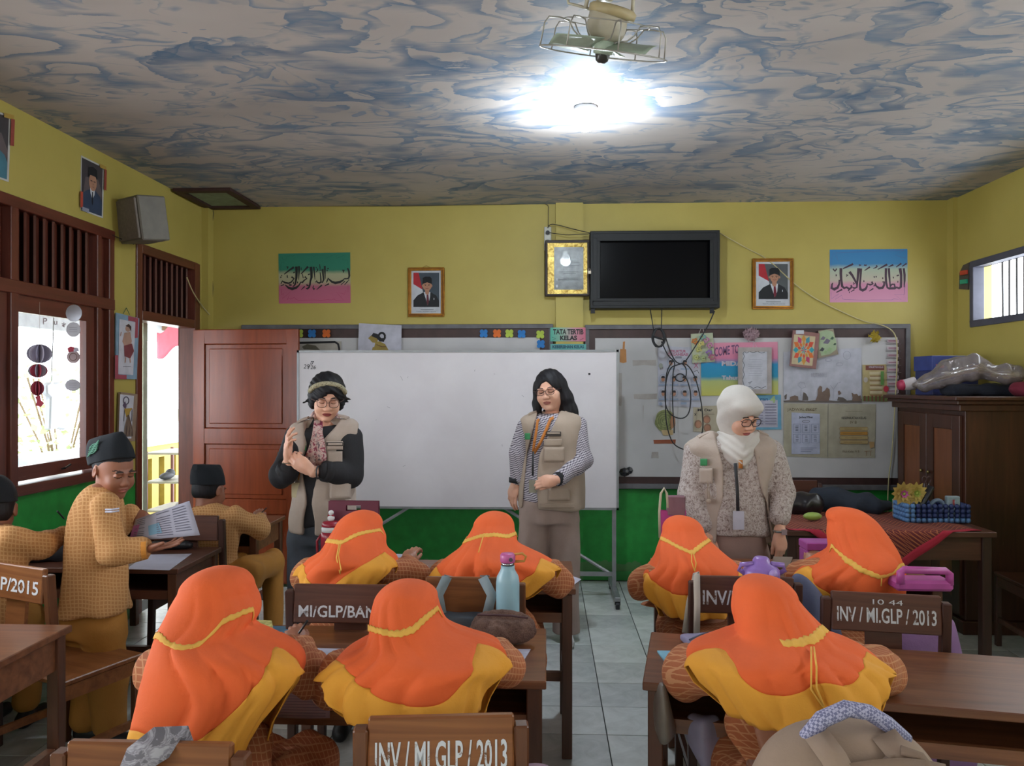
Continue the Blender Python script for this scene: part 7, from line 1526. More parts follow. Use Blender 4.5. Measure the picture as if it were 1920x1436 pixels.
f.line([(1500, 742), (1502, 728), (1495, 722), (1500, 716), (1508, 718), (1510, 726), (1503, 728)], .7, LG); f.line([(1561, 750), (1562, 730), (1556, 722)], .8, LG); f.line([(1562, 730), (1570, 718), (1576, 716)], .8, LG); fin(r, f)
r, f = sheet('class_structure_poster', 'cream and brown STRUKTUR KELAS poster left of the name strips', 'poster', 0, 0, 0, 0, M('#a8986c', .7), BY - .001, quad=[(1617, 684), (1662, 683), (1664, 753), (1617, 752)])
f.rect(1623, 685, 1658, 694, M('#6f3c34', .7)); f.text('STRUKTUR KELAS', 1629, 686.5, 1656, 690, WT, .02)
for i in range(5): f.rect(1630, 697 + 9 * i, 1654, 702 + 9 * i, M('#b9ab8c', .7)); f.rect(1631, 704.5 + 9 * i, 1653, 705.7 + 9 * i, M('#7c4c34', .7))
f.rect(1617, 743, 1662, 752, M('#5c6a3a', .7)); [f.rect(1619 + 7 * i, 742, 1622 + 7 * i, 752, M('#6a3a2c', .7)) for i in range(6)]; f.oval(1622, 712, 4, 5, M('#a8a098', .7)); f.rect(1650, 696, 1656, 722, M('#4f7a3c', .7)); f.oval(1660, 729, 5, 6, M('#a8283c', .7)); fin(r, f)
nb = thing('name_strips', 'column of small pink and white name strips at the right end of the board', 'chart', PY(1673, 690, YF - .05)); f = Flat(YF - .048)
for i in range(8):
    v = 636 + 13.4 * i; b = MB(); q4 = [(1664, v), (1685, v + 1), (1685, v + 7), (1664, v + 6)]; b.prism([f.p(*q) for q in q4], (0, .004, 0), M(('#a8949c', '#b3a4ac')[i % 2], .6)); s_ = b.build('name_strip', nb, world=True); g = Flat(YF - .049); g.rect(1666, v + 2.2, 1683, v + 4, M('#8a5a6c', .7)); g.mb.build('print', s_, world=True)
    b = MB(); b.tube([f.p(1661, v + 9), f.p(1690, v + 9)], .002, M('#6a5a60', .5), 4); b.build('string', nb, world=True)
gb = M('#5f93ae', .7)
r, f = sheet('lesson_schedule', 'blue-bordered lesson schedule ending in ajaran 4, right of the white hijab woman', 'poster', 1395, 741, 1465, 804, gb, BY, quad=[(1390, 741), (1464, 740), (1465, 805), (1391, 806)])
f.rect(1395, 750, 1458, 801, M('#a9a7b8', .7)); f.text('Pelajaran', 1398, 745, 1440, 753, M('#34608a', .7), .02); f.text('4', 1444, 742, 1454, 755, M('#9ab07a', .6), .05)
for i in range(8): f.rect(1397, 757 + i * 5.2, 1430, 758.5 + i * 5.2, M('#77758a', .7)); f.rect(1434, 757 + i * 5.2, 1455, 758.5 + i * 5.2, M('#77758a', .7))
fin(r, f)
r, f = sheet('class_poster', 'beige MI poster with round child faces left of the white hijab woman', 'poster', 0, 0, 0, 0, M('#aaa08c', .7), BY, quad=[(1300, 762), (1350, 760), (1350, 811), (1300, 809)])
f.text('MI Dar', 1308, 766, 1336, 771, INK, .03); f.lines(1318, 773, 1340, 778, 2, M('#6a6258', .7), .7)
for u, v in ((1309, 795), (1325, 786), (1326, 802)): f.oval(u, v, 7, 8, M('#8a6a58', .7), 12); f.oval(u, v + 1, 5.4, 6, SKP, 12)
f.line([(1302, 775), (1305, 779)], 1, INK); f.line([(1305, 775), (1302, 779)], 1, INK); fin(r, f)
rd = thing('round_badge', 'worn round green spiral badge taped low on the board', 'decoration', PY(1247, 789, BY)); b = MB(); b.prism([PY(1247 + 19 * math.cos(a) * (1 + .05 * math.sin(5 * a)), 789 + 21 * math.sin(a), BY) for a in np.linspace(0, 6.283, 26, endpoint=False)], (0, -.003, 0), M('#858a5c', .8, .3, 40)); b.build('disc', rd, world=True)
f = Flat(BY - .004); [f.ring(1246, 789, r_, r_ * 1.05, .9, M('#5f6a44', .7)) for r_ in (4, 8, 12, 16)]; f.poly([(1260, 775), (1266, 785), (1266, 798), (1258, 805), (1256, 790)], M('#a87a5c', .7)); f.poly([(1240, 806), (1262, 806), (1262, 815), (1243, 816)], M('#b8a078', .7)); fin(rd, f)
# beige sheets
TXB = M('#5a4a34', .7); OR_ = M('#a87a34', .7)
r, f = sheet('duty_schedule', 'stained beige JADWAL PIKET sheet under the outline drawing', 'poster', 0, 0, 0, 0, M('#9c9684', .75, .12, 12), BY, quad=[(1469, 756), (1552, 757), (1551, 858), (1469, 855)]); f.text('JADWAL PIKET', 1476, 765, 1532, 772, TXB, .0); f.lines(1508, 767, 1530, 770, 2, TXB, .6); fin(r, f)
r, f = sheet('duty_schedule', 'white Jadwal Piket page with six boxes glued over the beige sheet', 'poster', 0, 0, 0, 0, M('#a3a7bc', .7), BY - .004, quad=[(1484, 773), (1537, 776), (1537, 851), (1484, 851)])
f.text('Jadwal Piket', 1498, 780, 1524, 785, INK, .02); f.ring(1511, 790, 7, 2, .6, TXB); LGB = M('#6f7488', .7)
for j in range(2):
    for i in range(3):
        u0 = 1487 + 17 * i; v0 = 795 + 19 * j; f.line([(u0, v0), (u0 + 14, v0), (u0 + 14, v0 + 16), (u0, v0 + 16), (u0, v0)], .7, LGB); f.lines(u0 + 4, v0 + 2, u0 + 10, v0 + 14, 4, INK, .8)
f.lines(1490, 838, 1532, 848, 3, LGB, .8, .3); fin(r, f)
r, f = sheet('class_agreement', 'beige KESEPAKATAN KELAS IV B sheet with orange bars left of the cupboard', 'poster', 0, 0, 0, 0, M('#9d9787', .75, .12, 12), BY, quad=[(1553, 757), (1642, 758), (1640, 858), (1552, 858)])
f.text('KESEPAKATAN KELAS', 1578, 781, 1624, 786, INK, .015); f.text('IV B', 1594, 789, 1606, 794, TXB, .0); f.line([(1585, 771), (1617, 771)], .5, TXB)
for i in range(4): v = 801 + 8.2 * i; f.rect(1575, v, 1626, v + 6, OR_ if i == 1 else M('#a89468', .7)); f.line([(1575, v), (1626, v), (1628, v + 3), (1626, v + 6), (1575, v + 6), (1573, v + 3), (1575, v)], .6, M('#8a6430', .7)); f.lines(1580, v + 2, 1620, v + 4.5, 1, M('#7a5a30', .7), .8)
f.text('Wali Kelas IV B', 1578, 844, 1610, 848, TXB, 0); f.line([(1620, 846), (1634, 845)], 1, M('#8a6a50', .7)); f.line([(1623, 845), (1623, 854)], 1, M('#8a6a50', .7)); f.line([(1631, 845), (1631, 854)], 1, M('#8a6a50', .7)); f.poly([(1628, 828), (1638, 828), (1637, 838), (1630, 840)], M('#a8875c', .7)); fin(r, f)
# signs on the pilaster
g3 = gradient('teal_pink_sign', [(0, '#4fa592'), (.35, '#8fae9c'), (.7, '#c08a98'), (1, '#c46a80')], axis=0)
r, f = sheet('class_rules_sign', 'hand-lettered TATA TERTIB KELAS sign on the pilaster', 'sign', 1032, 614, 1098, 640, g3, YF - .05); f.text('TATA TERTIB', 1037, 617, 1094, 627, INK, .04); f.text('KELAS', 1050, 629, 1082, 638, INK, .05); f.line([(1035, 632), (1042, 635), (1036, 638)], .7, INK); f.line([(1087, 638), (1094, 634)], .7, INK); fin(r, f)
r, f = sheet('class_rules_sign', 'narrow teal lettered sign just under the TATA TERTIB KELAS one', 'sign', 1032, 645, 1099, 670, M('#5fa09c', .7), YF - .05); f.text('KEBERSIHAN KELAS', 1036, 647, 1095, 653, M('#1f3a5a', .7), .03); fin(r, f)
# puppet sheet and black-cornered picture peeping over the rolling board
r, f = sheet('puppet_drawing', 'white sheet with gold and black shadow puppet figure above the rolling board', 'drawing', 0, 0, 0, 0, M('#b3b2bf', .7), YF - .06, quad=[(673, 606), (753, 610), (752, 672), (671, 668)], thick=.001)
GP = M('#8f7a3c', .7); BL = M('#17161c', .7)
f.poly([(698, 668), (702, 650), (704, 640), (712, 640), (722, 645), (728, 655), (729, 668)], GP); f.poly([(690, 634), (697, 628), (705, 630), (709, 637), (706, 643), (698, 642), (694, 637)], GP); f.poly([(696, 630), (700, 624), (708, 626), (715, 634), (722, 634), (720, 641), (712, 640), (706, 634)], BL); f.ring(716, 631, 6, 7, 4, BL); f.poly([(699, 651), (696, 663), (699, 668), (704, 650)], GP); f.line([(706, 646), (716, 650), (724, 650)], 1, M('#5a2c28', .7)); fin(r, f)
r, f = sheet('black_bordered_sheet', 'cream sheet with a thick black rounded border peeping beside the door', 'picture', 557, 640, 640, 670, M('#a09a92', .7), YF - .05); f.line([(557, 643), (628, 641), (634, 645), (636, 654), (636, 668)], 4, BL); f.poly([(566, 650), (576, 645), (592, 648), (600, 656), (570, 655)], M('#5a5548', .7)); fin(r, f)
tag(MB().blob(PY(1171, 885, YF - .07), (.045, .03, .035), M('#1f1f24', .25, .3), 9).blob(PY(1180, 882, YF - .06), (.03, .025, .03), M('#26262c', .25, .3), 8).build('plastic_bag'), 'crumpled black plastic bag tucked on the board ledge', 'bag')
# green and red light box by the barred window
lb = PX(1808, 540, XR - .02); tk = thing('prayer_plaque', 'small plaque with red and green tabs beside the barred window', 'plaque', lb); b = MB(); b.prism([PX(u, v, XR - .015) for u, v in ((1799, 512), (1806, 497), (1817, 492), (1815, 543), (1798, 542))], (.01, 0, 0), M('#4a443e', .6)); b.build('board', tk, world=True)
for v, c_ in ((511, '#c0402c'), (528, '#1f9a78')): MB().prism([PX(u, vv, XR - .018) for u, vv in ((1803, v - 3), (1815, v - 5), (1815, v + 3), (1803, v + 5))], (-.012, 0, 0), M(c_, .4)).build('tab', tk, world=True)
# ------------------------------------------------------------------ things on and around the desks
def soft(name, label, cat, loc, parts, mat, h=.006, fold=(.003, 40), T=None, group=None, ext=.3, pname=None):
    """a soft thing: field built around the origin of T"""
    r = thing(name, label, cat, loc, 0, group); f = Field((-ext,) * 3, (ext,) * 3, h); parts(f)
    if fold[0]: f.fold(fold[0], fold[1], 3)
    Skin().add(f, mat, T or Matrix.Translation(Vector(loc))).build(pname or 'body', r); return r
def paper(label, pts, z=.7008, mat=None, lines=0, name='paper_sheet', th=.0012, text=None):
    """sheet lying on a desk: picture corners dropped on the desktop plane"""
    P4 = [PZ(u, v, z) for u, v in pts]; c = sum(P4, Vector()) / len(P4); c.z = z; r = thing(name, label, 'paper' if name == 'paper_sheet' else 'book', c)
    MB().prism(P4, (0, 0, th), mat or M('#b4b4c6', .7, .04)).build('sheet' if name == 'paper_sheet' else 'cover', r, world=True)
    if lines:
        b = MB(); up = Vector((0, 0, th + .0004))
        for i in range(lines):
            s = (i + 1) / (lines + 1); a = P4[0].lerp(P4[3], s) + up; d = P4[1].lerp(P4[2], s) + up; n = (P4[3] - P4[0]).normalized() * .0012; e = (d - a); b.add([a + e * .06, a + e * .94, a + e * .94 + n, a + e * .06 + n], [(0, 1, 2, 3)], M('#8d8a9c', .7))
        b.build('ruled_lines', r, world=True)
    return r, c
def pen(label, a, b, c='#17171c'): m = MB(); a = Vector(a); b = Vector(b); d = (b - a).normalized(); m.tube([a, a + d * .012, b], [.001, .0036, .0038], M(c, .35), 8); o = m.build('pen', smooth=True, origin=a); tag(o, label, 'pen')
def bottle_lathe(root, c, prof, mat, name): MB().lathe(prof, mat, 28, c).build(name, root, world=True, smooth=True)
# blue insulated bottle
c = PZ(952, 1178, .70); c.z = .7005; k = 1.0; r = thing('water_bottle', 'pale blue metal bottle with a pink and yellow looped cap', 'bottle', c); BB = M('#8fb4c2', .35, .05)
bottle_lathe(r, c, [(.034, 0), (.039, .004), (.040, .02), (.040, .155), (.037, .178), (.026, .198), (.0235, .205), (.0235, .215)], BB, 'body'); bottle_lathe(r, c, [(.0225, .215), (.0225, .226)], M('#9a9ca0', .2, metal=.9), 'neck_ring')
bottle_lathe(r, c, [(.0245, .226), (.026, .230), (.026, .250), (.022, .256), (.0, .257)], M('#b85a94', .4), 'cap'); MB().tube([c + Vector((.018, 0, .252)), c + Vector((.05, 0, .256)), c + Vector((.062, 0, .246)), c + Vector((.056, 0, .230)), c + Vector((.022, 0, .228))], .0042, M('#c08a3c', .4), 8, flat=1).build('loop', r, world=True, smooth=True)
MB().tube([c + Vector((.012, -.0255, .24)), c + Vector((.012, -.031, .24))], .007, M('#4a4450', .3), 10).build('button', r, world=True)
# fur pouch
c = PZ(942, 1214, .70) + Vector((0, .04, 0)); FT_ = Matrix.Translation((c.x, c.y, .755)) @ Matrix.Rotation(math.radians(-6), 4, 'Z'); fu = NT('brown_fur'); v_ = fu.coord(); n_ = fu.noise(v_, 240, 4, .8); n2 = fu.noise(v_, 25, 3); fu.col(fu.ramp(fu.math('ADD', fu.math('MULTIPLY', n_, .6), fu.math('MULTIPLY', n2, .4)), [(.35, lin('#5c433c')), (.6, lin('#9c7a6c'))])); fu.rough(1); fu.bump(n_, .012, 1)
def fp(f): f.ell((0, 0, -.012), (.108, .042, .045), .02); f.ell((0, .012, .012), (.098, .036, .038), .02); f.cap((-.075, -.012, .036), (.075, -.012, .036), .010, .010, .02, 's'); f.ell((-.012, -.046, -.005), (.03, .012, .02), .015); f.disp(lambda X, Y, Z: .0016 * np.sin(210 * X + 60 * Z) * np.sin(190 * Z + 150 * Y))
r = soft('pencil_pouch', 'fluffy brown fur pencil pouch left unzipped on the desk', 'pouch', (c.x, c.y, .70), fp, fu.m, .004, (0, 1), FT_, ext=.13)
MB().tube([FT_ @ Vector(p) for p in ((-.080, -.018, .040), (-.03, -.028, .044), (.03, -.028, .044), (.082, -.016, .036))], .0035, M('#4a2f34', .5), 6).build('zipper', r, world=True)
# purple bottle (right)
c = Q(1427, 1190, 2.62); c.z = .7005; r = thing('water_bottle', 'large lilac plastic bottle with a wide handled lid', 'bottle', c); LIL = M('#8f7cb4', .35, .05); LI2 = M('#8a6ab0', .3)
bottle_lathe(r, c, [(.052, 0), (.058, .006), (.059, .10), (.059, .165), (.054, .178), (.050, .182)], LIL, 'body'); bottle_lathe(r, c, [(.052, .182), (.060, .188), (.060, .212), (.050, .226), (.030, .236), (.026, .250), (.020, .256), (.0, .257)], LI2, 'lid')
for s in (-1, 1): MB().tube([c + Vector((s * .052, -.005, .20)), c + Vector((s * .075, -.01, .215)), c + Vector((s * .070, -.01, .232)), c + Vector((s * .03, -.01, .236))], .008, LI2, 8).build('handle', r, world=True, smooth=True)
MB().tube([c + Vector((.022, -.058, .213)), c + Vector((.022, -.068, .213))], .014, M('#a58cc8', .3), 14).build('button', r, world=True, smooth=True)
# red bottle with a little figure on the lid, maroon bag
c = Q(621, 1060, 3.62); c.z = .7005; r = thing('water_bottle', 'red flask with a small white figurine knob on its lid', 'bottle', c); RD = M('#8c1c30', .35)
bottle_lathe(r, c, [(.040, 0), (.046, .01), (.047, .13), (.043, .155)], RD, 'body'); bottle_lathe(r, c, [(.043, .155), (.044, .17), (.040, .178)], WHITE, 'collar'); bottle_lathe(r, c, [(.041, .178), (.043, .185), (.038, .200), (.0, .204)], RD, 'lid')
m = MB(); m.blob(c + Vector((0, 0, .216)), (.017, .017, .016), WHITE, 12); m.blob(c + Vector((0, 0, .240)), (.013, .013, .013), WHITE, 12); m.build('figurine', r, world=True, smooth=True); m = MB(); m.tube([c + Vector((-.014, -.004, .229)), c + Vector((.014, -.004, .229))], .005, RD, 6); m.build('scarf', r, world=True)
MB().tube([c + Vector((-.045, 0, .14)), c + Vector((-.066, 0, .11)), c + Vector((-.064, 0, .05)), c + Vector((-.045, 0, .03))], .006, RD, 8).build('handle', r, world=True, smooth=True)
c = Q(664, 1050, 3.66); c.z = .7005; MR = M('#5c1830', .6); r = thing('tote_bag', 'dark maroon carrier bag with cut-out handle standing on the second-row desk', 'bag', c)
def tote(root, c, w, h, d, mat, hw=.07, hh=.025, slot=True):
    for s in (-1, 1):
        b = MB(); y = c.y + s * d / 2; yt = c.y + s * d * .12; x0, x1, z1 = c.x - w / 2, c.x + w / 2, c.z + h; P = lambda x, z: (x, y + (yt - y) * (z - c.z) / h, z); zs = z1 - .045
        b.add([P(x0, c.z), P(x1, c.z), P(x1, zs), P(x0, zs)], [(0, 1, 2, 3)], mat)
        if slot: b.add([P(x0, zs), P(c.x - hw / 2, zs), P(c.x - hw / 2, zs + hh), P(x0, z1)], [(0, 1, 2, 3)], mat); b.add([P(x1, zs), P(x1, z1), P(c.x + hw / 2, zs + hh), P(c.x + hw / 2, zs)], [(0, 1, 2, 3)], mat); b.add([P(x0, z1), P(c.x - hw / 2, zs + hh), P(c.x + hw / 2, zs + hh), P(x1, z1)], [(0, 1, 2, 3)], mat)
        b.build('side_panel', root, world=True, solid=.002)
    b = MB(); 
    for s in (-1, 1): b.add([(c.x + s * w / 2, c.y - d / 2, c.z), (c.x + s * w / 2, c.y + d / 2, c.z), (c.x + s * w / 2, c.y + d * .12, c.z + h - .04), (c.x + s * w / 2, c.y - d * .12, c.z + h - .04)], [(0, 1, 2, 3)], mat)
    b.add([(c.x - w / 2, c.y - d / 2, c.z), (c.x + w / 2, c.y - d / 2, c.z), (c.x + w / 2, c.y + d / 2, c.z), (c.x - w / 2, c.y + d / 2, c.z)], [(0, 1, 2, 3)], mat); b.build('gusset', root, world=True, solid=.002)
tote(r, c, .235, .29, .08, MR)
# pink paper bag with a cream handle
c = Q(1262, 1060, 3.66); c.z = .7005; PKB = M('#a8357c', .5); r = thing('paper_bag', 'magenta bag with cream rope handle in front of the green wall', 'bag', c); tote(r, c, .115, .29, .07, PKB, slot=False)
MB().tube([Q(1237, 1008, 3.6), Q(1236, 960, 3.6), Q(1239, 925, 3.6), Q(1245, 915, 3.6), Q(1250, 925, 3.6), Q(1252, 952, 3.6)], .0055, M('#b5ab94', .7), 8).build('handle', r, world=True, smooth=True)
MB().box((c.x - .03, c.y - .018, c.z + .22), (c.x + .055, c.y + .018, c.z + .315), M('#7c5a64', .3)).build('plastic_box', r, world=True, bevel=.006)
# pink box
c = Q(1538, 1056, 3.5); c.z = .7005; r = thing('pencil_box', 'pink metal cash-box style case with a keyhole and two tiny photos', 'box', c); PB = M('#a04a94', .4); x0, x1, y0, y1, z0 = c.x - .075, c.x + .075, c.y - .05, c.y + .06, c.z
MB().box((x0, y0, z0), (x1, y1, z0 + .10), PB).build('base', r, world=True, bevel=.004); MB().box((x0 - .002, y0 - .002, z0 + .101), (x1 + .002, y1 + .002, z0 + .135), PB).build('lid', r, world=True, bevel=.004)
m = MB(); m.box((x0 + .03, y0 - .004, z0 + .08), (x0 + .052, y0 - .001, z0 + .10), SHW); m.box((x0 + .056, y0 - .004, z0 + .08), (x0 + .078, y0 - .001, z0 + .10), SHW); m.box((x0 + .036, y0 - .005, z0 + .082), (x0 + .046, y0 - .003, z0 + .095), HR); m.box((x0 + .062, y0 - .005, z0 + .082), (x0 + .072, y0 - .003, z0 + .095), HR); m.build('photo_sticker', r, world=True)
MB().tube([(x1 - .03, y0 - .003, z0 + .05), (x1 - .03, y0 - .012, z0 + .05)], .01, M('#b0a8a8', .3, metal=.8), 12).build('lock', r, world=True)
# papers and books
paper('sheet of paper between the two nearest girls', [(592, 1215), (660, 1217), (630, 1262), (575, 1262)], lines=5)
paper('sheet of paper under the elbow beside the fur pouch', [(960, 1217), (995, 1217), (968, 1262), (935, 1262)], lines=4)
paper('blue workbook with a round emblem under the pen hand', [(505, 1176), (560, 1178), (545, 1202), (488, 1200)], mat=M('#4a7898', .6), name='workbook', th=.006)
paper('yellow and white patterned pencil case by the blue workbook', [(478, 1172), (510, 1174), (512, 1185), (482, 1184)], z=.701, mat=M('#a8a060', .7, .5, 60), name='pencil_case', th=.02)[0]['category'] = 'pencil case'
pen('black pen held by the nearest left girl', Q(548, 1206, 2.44), Q(577, 1163, 2.40)); 
paper('printed sheet beside the hand of the second-row girl', [(735, 1038), (780, 1040), (782, 1050), (738, 1049)], lines=3); paper('folded sheet on the second-row desk between two girls', [(788, 1058), (802, 1060), (812, 1082), (790, 1084)])
paper('sheet of paper at the right end of the second-row desk', [(1040, 1068), (1090, 1086), (1046, 1118), (1010, 1096)], lines=3)
paper('flat pale blue case on the left end of the second-row desk', [(586, 1086), (612, 1086), (620, 1096), (582, 1096)], z=.701, mat=M('#8fb0bc', .4), name='pencil_case', th=.018)[0]['category'] = 'pencil case'
paper('white sheet on the corner of the window desk', [(68, 1030), (118, 1026), (122, 1046), (58, 1048)], lines=3); paper('white sheet in front of the standing boy', [(275, 1040), (360, 1038), (318, 1069), (237, 1067)], lines=2)
paper('brown notebook beside the hand of the woman in the white hijab', [(1450, 1046), (1486, 1047), (1478, 1068), (1446, 1066)], mat=M('#7c6a5c', .7), name='notebook', th=.008)
paper('light blue booklet on the left corner of the nearest right desk', [(1232, 1222), (1290, 1223), (1300, 1234), (1262, 1262)], mat=M('#6fa8c0', .5), name='booklet', th=.005)
paper('sheet under the elbow of the girl below the pink bag', [(1380, 1068), (1395, 1068), (1400, 1080), (1385, 1080)])
c = PZ(320, 1030, .70); c.z = .7005; b = MB(); b.tube([c + Vector((x, .01 * math.sin(x * 30), .022)) for x in np.linspace(-.11, .11, 8)], [.012, .022, .024, .024, .024, .024, .021, .012], M('#15161c', .5), 12); o = b.build('pencil_case', smooth=True, origin=c); tag(o, 'black pencil case on the window desk under the newspaper', 'pencil case')
pen('pen standing beside the boy at the left edge', Q(122, 974, 3.5), Q(108, 958, 3.45)); pen('pen in the hand of the boy before the door', Q(483, 968, 4.6), Q(500, 952, 4.58), '#3a2a28')
c = Q(90, 1004, 3.75); c.z = .7005
soft('school_bag', 'black bag lying behind the standing boy on the window desk', 'bag', c, lambda f: (f.ell((0, 0, .03), (.13, .09, .07), .03), f.ell((.05, 0, .05), (.08, .07, .07), .03), f.cut((0, 0, -1), 0, .005)), M('#14151b', .6), .008, (.006, 30), ext=.2)
# hanging exercise sheet at the near edge of the desk
p0, p1 = PY(512, 1290, 2.19), PY(620, 1344, 2.19); sh_ = thing('paper_sheet', 'lined pinkish page hanging over the near desk edge between the girls', 'paper', (p0.x, 2.19, .66)); b = MB()
b.grid(lambda s, q_: Vector((p0.x + (p1.x - p0.x) * s, 2.186 - .008 * math.sin(3 * s) * q_, .703 + (p1.z - .703) * q_)), 8, 6, M('#8c7078', .7)); b.build('sheet', sh_, world=True, solid=.001, smooth=True); b = MB()
for i in range(9): z = p0.z + (p1.z - p0.z) * (i + 1) / 10; b.box((p0.x + .01, 2.176, z), (p1.x - .01, 2.1766, z + .0012), M('#6c5664', .7))
b.build('ruled_lines', sh_, world=True)
# pale pouch on the right desk
T_ = Matrix.Translation(PZ(1338, 1206, .70) + Vector((0, 0, .014))) @ Matrix.Rotation(math.radians(12), 4, 'Z')
r = soft('flat_pouch', 'pale lilac flat zip pouch with a clear window on the nearest right desk', 'pouch', PZ(1338, 1206, .70), lambda f: (f.box((-.10, -.035, -.011), (.10, .045, .010), .008), f.ell((0, 0, .002), (.085, .03, .014), .01)), M('#8c88a8', .4), .0045, (.0015, 50), T_, ext=.12)
MB().tube([T_ @ Vector(p) for p in ((-.095, -.03, .013), (-.04, .0, .018), (.02, .028, .016), (.10, .035, .012))], .0025, M('#2c3048', .5), 6).build('zipper', r, world=True)
# beige backpack hanging in the foreground
bp = Q(1592, 1400, 1.50); BT = Matrix.Translation((bp.x, bp.y, .615)) @ Matrix.Rotation(math.radians(4), 4, 'Z') @ Matrix.Scale(1.05, 4); TN = cloth('#937d6c', .8, .08); r = thing('backpack', 'beige brown backpack with a lilac padded top handle in the foreground', 'backpack', (bp.x, bp.y, .42))
f = Field((-.22, -.17, -.28), (.22, .17, .34), .0065); f.loft([(-.24, 0, 0, .165, .10), (-.10, 0, 0, .185, .115), (.08, 0, 0, .180, .110), (.17, 0, .0, .165, .098), (.222, 0, .01, .120, .075), (.248, 0, .01, .075, .050)], .02, p=2.5, zcap=.02); f.ell((0, -.09, -.10), (.13, .05, .12), .03); f.fold(.004, 26, 4); body = Skin().add(f, TN, BT).build('body', r)
m = MB(); LM = NT('lilac_mesh'); v_ = LM.coord('Object', (1, 1, 1), (.6, .5, .7)); ch = LM.n('ShaderNodeTexChecker', i_Scale=190); LM.l(v_, ch.inputs['Vector']); LM.col(LM.mix(ch.outputs['Fac'], lin('#6c6c8c'), lin('#a8a6c0'))); LM.rough(.8)
m.tube([BT @ Vector(p) for p in ((-.085, .0, .200), (-.080, -.005, .235), (-.055, -.01, .268), (-.01, -.01, .287), (.03, -.01, .280), (.065, -.008, .258), (.105, .0, .225))], [.014, .015, .016, .016, .015, .015, .013], LM.m, 12); m.build('handle', r, world=True, smooth=True)
for x0, x1, y in ((-.075, -.02, -.1), (.045, .10, -.095)):
    P3 = [BT @ Vector(p) for p in ((x0, -.035, .252), (x0 * .8 + x1 * .2, -.078, .232), ((x0 + x1) / 2, -.108, .19), (x1, -.135, .08), (x1 + .01, -.155, -.08), (x1, -.14, -.2))]; ribbon(r, P3, .048, TN, 'shoulder_strap', up=(0, -1, .4))
b = MB(); b.grid(lambda s, q_: BT @ Vector((-.06 + .19 * s, -.072 - .022 * math.sin(math.pi * s) - .006 - .018 * q_, .218 + .022 * math.sin(math.pi * s) - .035 * q_)), 12, 4, cloth('#7d6858', .8)); b.build('top_flap', r, world=True, smooth=True, solid=.004)
b = MB(); b.tube([BT @ Vector(p) for p in ((.02, -.085, .232), (.05, -.12, .212), (.085, -.125, .196), (.100, -.11, .208), (.085, -.085, .235), (.055, -.075, .242))], .010, cloth('#7d6858', .8), 8, flat=.5); b.build('strap_loop', r, world=True, smooth=True)
b = MB(); b.tube([BT @ Vector((.165 * math.cos(a), -.112 * abs(math.sin(a)) ** .8 - .002, .12 + .03 * math.sin(a))) for a in np.linspace(math.pi, 2 * math.pi, 20)], .003, M('#4a3c34', .5), 6); b.build('zipper', r, world=True, smooth=True)
# patterned strap over the bottom-left chair
t_ = NT('grey_map_print'); v_ = t_.coord(); n_ = t_.noise(v_, 22, 3, .6, 1.5); t_.col(t_.ramp(n_, [(.44, lin('#66626a')), (.48, lin('#9c98a0')), (.52, lin('#77737c')), (.6, lin('#a5a2aa'))])); t_.rough(.7)
sr = thing('bag_strap', 'grey patterned bag strap laid over the bottom-left chair back', 'strap', (-.72, 1.46, .86)); ribbon(sr, [Vector((-.70, 1.50, .70)), Vector((-.70, 1.475, .82)), Vector((-.705, 1.458, .862)), Vector((-.715, 1.43, .866)), Vector((-.745, 1.415, .845)), Vector((-.765, 1.40, .78)), Vector((-.78, 1.40, .66))], .062, t_.m, 'strap', up=(.2, -1, .35))
# grey backpack on the reddish chair, with straps over the rail
gb_ = Q(868, 1165, 2.82); GRB = cloth('#4a525c', .8); r = thing('backpack', 'dark grey backpack hung by two pale straps on the reddish chair', 'backpack', (gb_.x, gb_.y, .45)); f = Field((-.2, -.08, -.24), (.2, .1, .2), .008)
f.loft([(-.2, 0, 0, .14, .05), (0, 0, 0, .15, .06), (.12, 0, 0, .13, .05)], .02, p=2.6); f.fold(.004, 30, 6); Skin().add(f, GRB, Matrix.Translation((gb_.x, 2.70, .62))).build('body', r); ST3 = cloth('#7c8a90', .7)
for u0, u1 in ((838, 822), (905, 922)): ribbon(r, [Q(u1 + (6 if u0 < 870 else -8), 1150, 2.66), Q(u1, 1115, 2.67), Q(u0, 1082, 2.73), Q(u0 + 4, 1079, 2.79), Q(u0 + 4, 1095, 2.83)], .034, ST3, 'shoulder_strap', up=(0, -1, .25))
# cream strap on the INV/MI chair, blue bag and lilac trolley bag
sr = thing('bag_strap', 'cream strap hanging over the left end of the INV/MI chair', 'strap', Q(1306, 1120, 2.76)); P3 = [Q(1306, 1187, 2.73), Q(1307, 1130, 2.73), Q(1306, 1078, 2.755), Q(1305, 1073, 2.80), Q(1303, 1085, 2.84), Q(1292, 1130, 2.86), Q(1284, 1186, 2.86)]; ribbon(sr, P3, .022, cloth('#cdc4b8', .7), 'strap')
c = Q(1520, 1150, 2.95); soft('school_bag', 'slate blue bag hanging between the two lettered chairs', 'bag', c, lambda f: f.loft([(-.16, .02, 0, .12, .05), (-.02, .0, 0, .09, .055), (.10, -.03, 0, .05, .04), (.15, -.04, 0, .02, .02)], .02), cloth('#4c506c', .7), .008, (.005, 30), ext=.24)
c = Q(1728, 1150, 2.95); LB = cloth('#84608c', .8); PH = M('#a8488c', .4); r = thing('trolley_bag', 'lilac school trolley bag with a pink plastic handle', 'bag', (c.x, c.y, 0)); f = Field((-.24, -.14, -.04), (.24, .14, .70), .009)
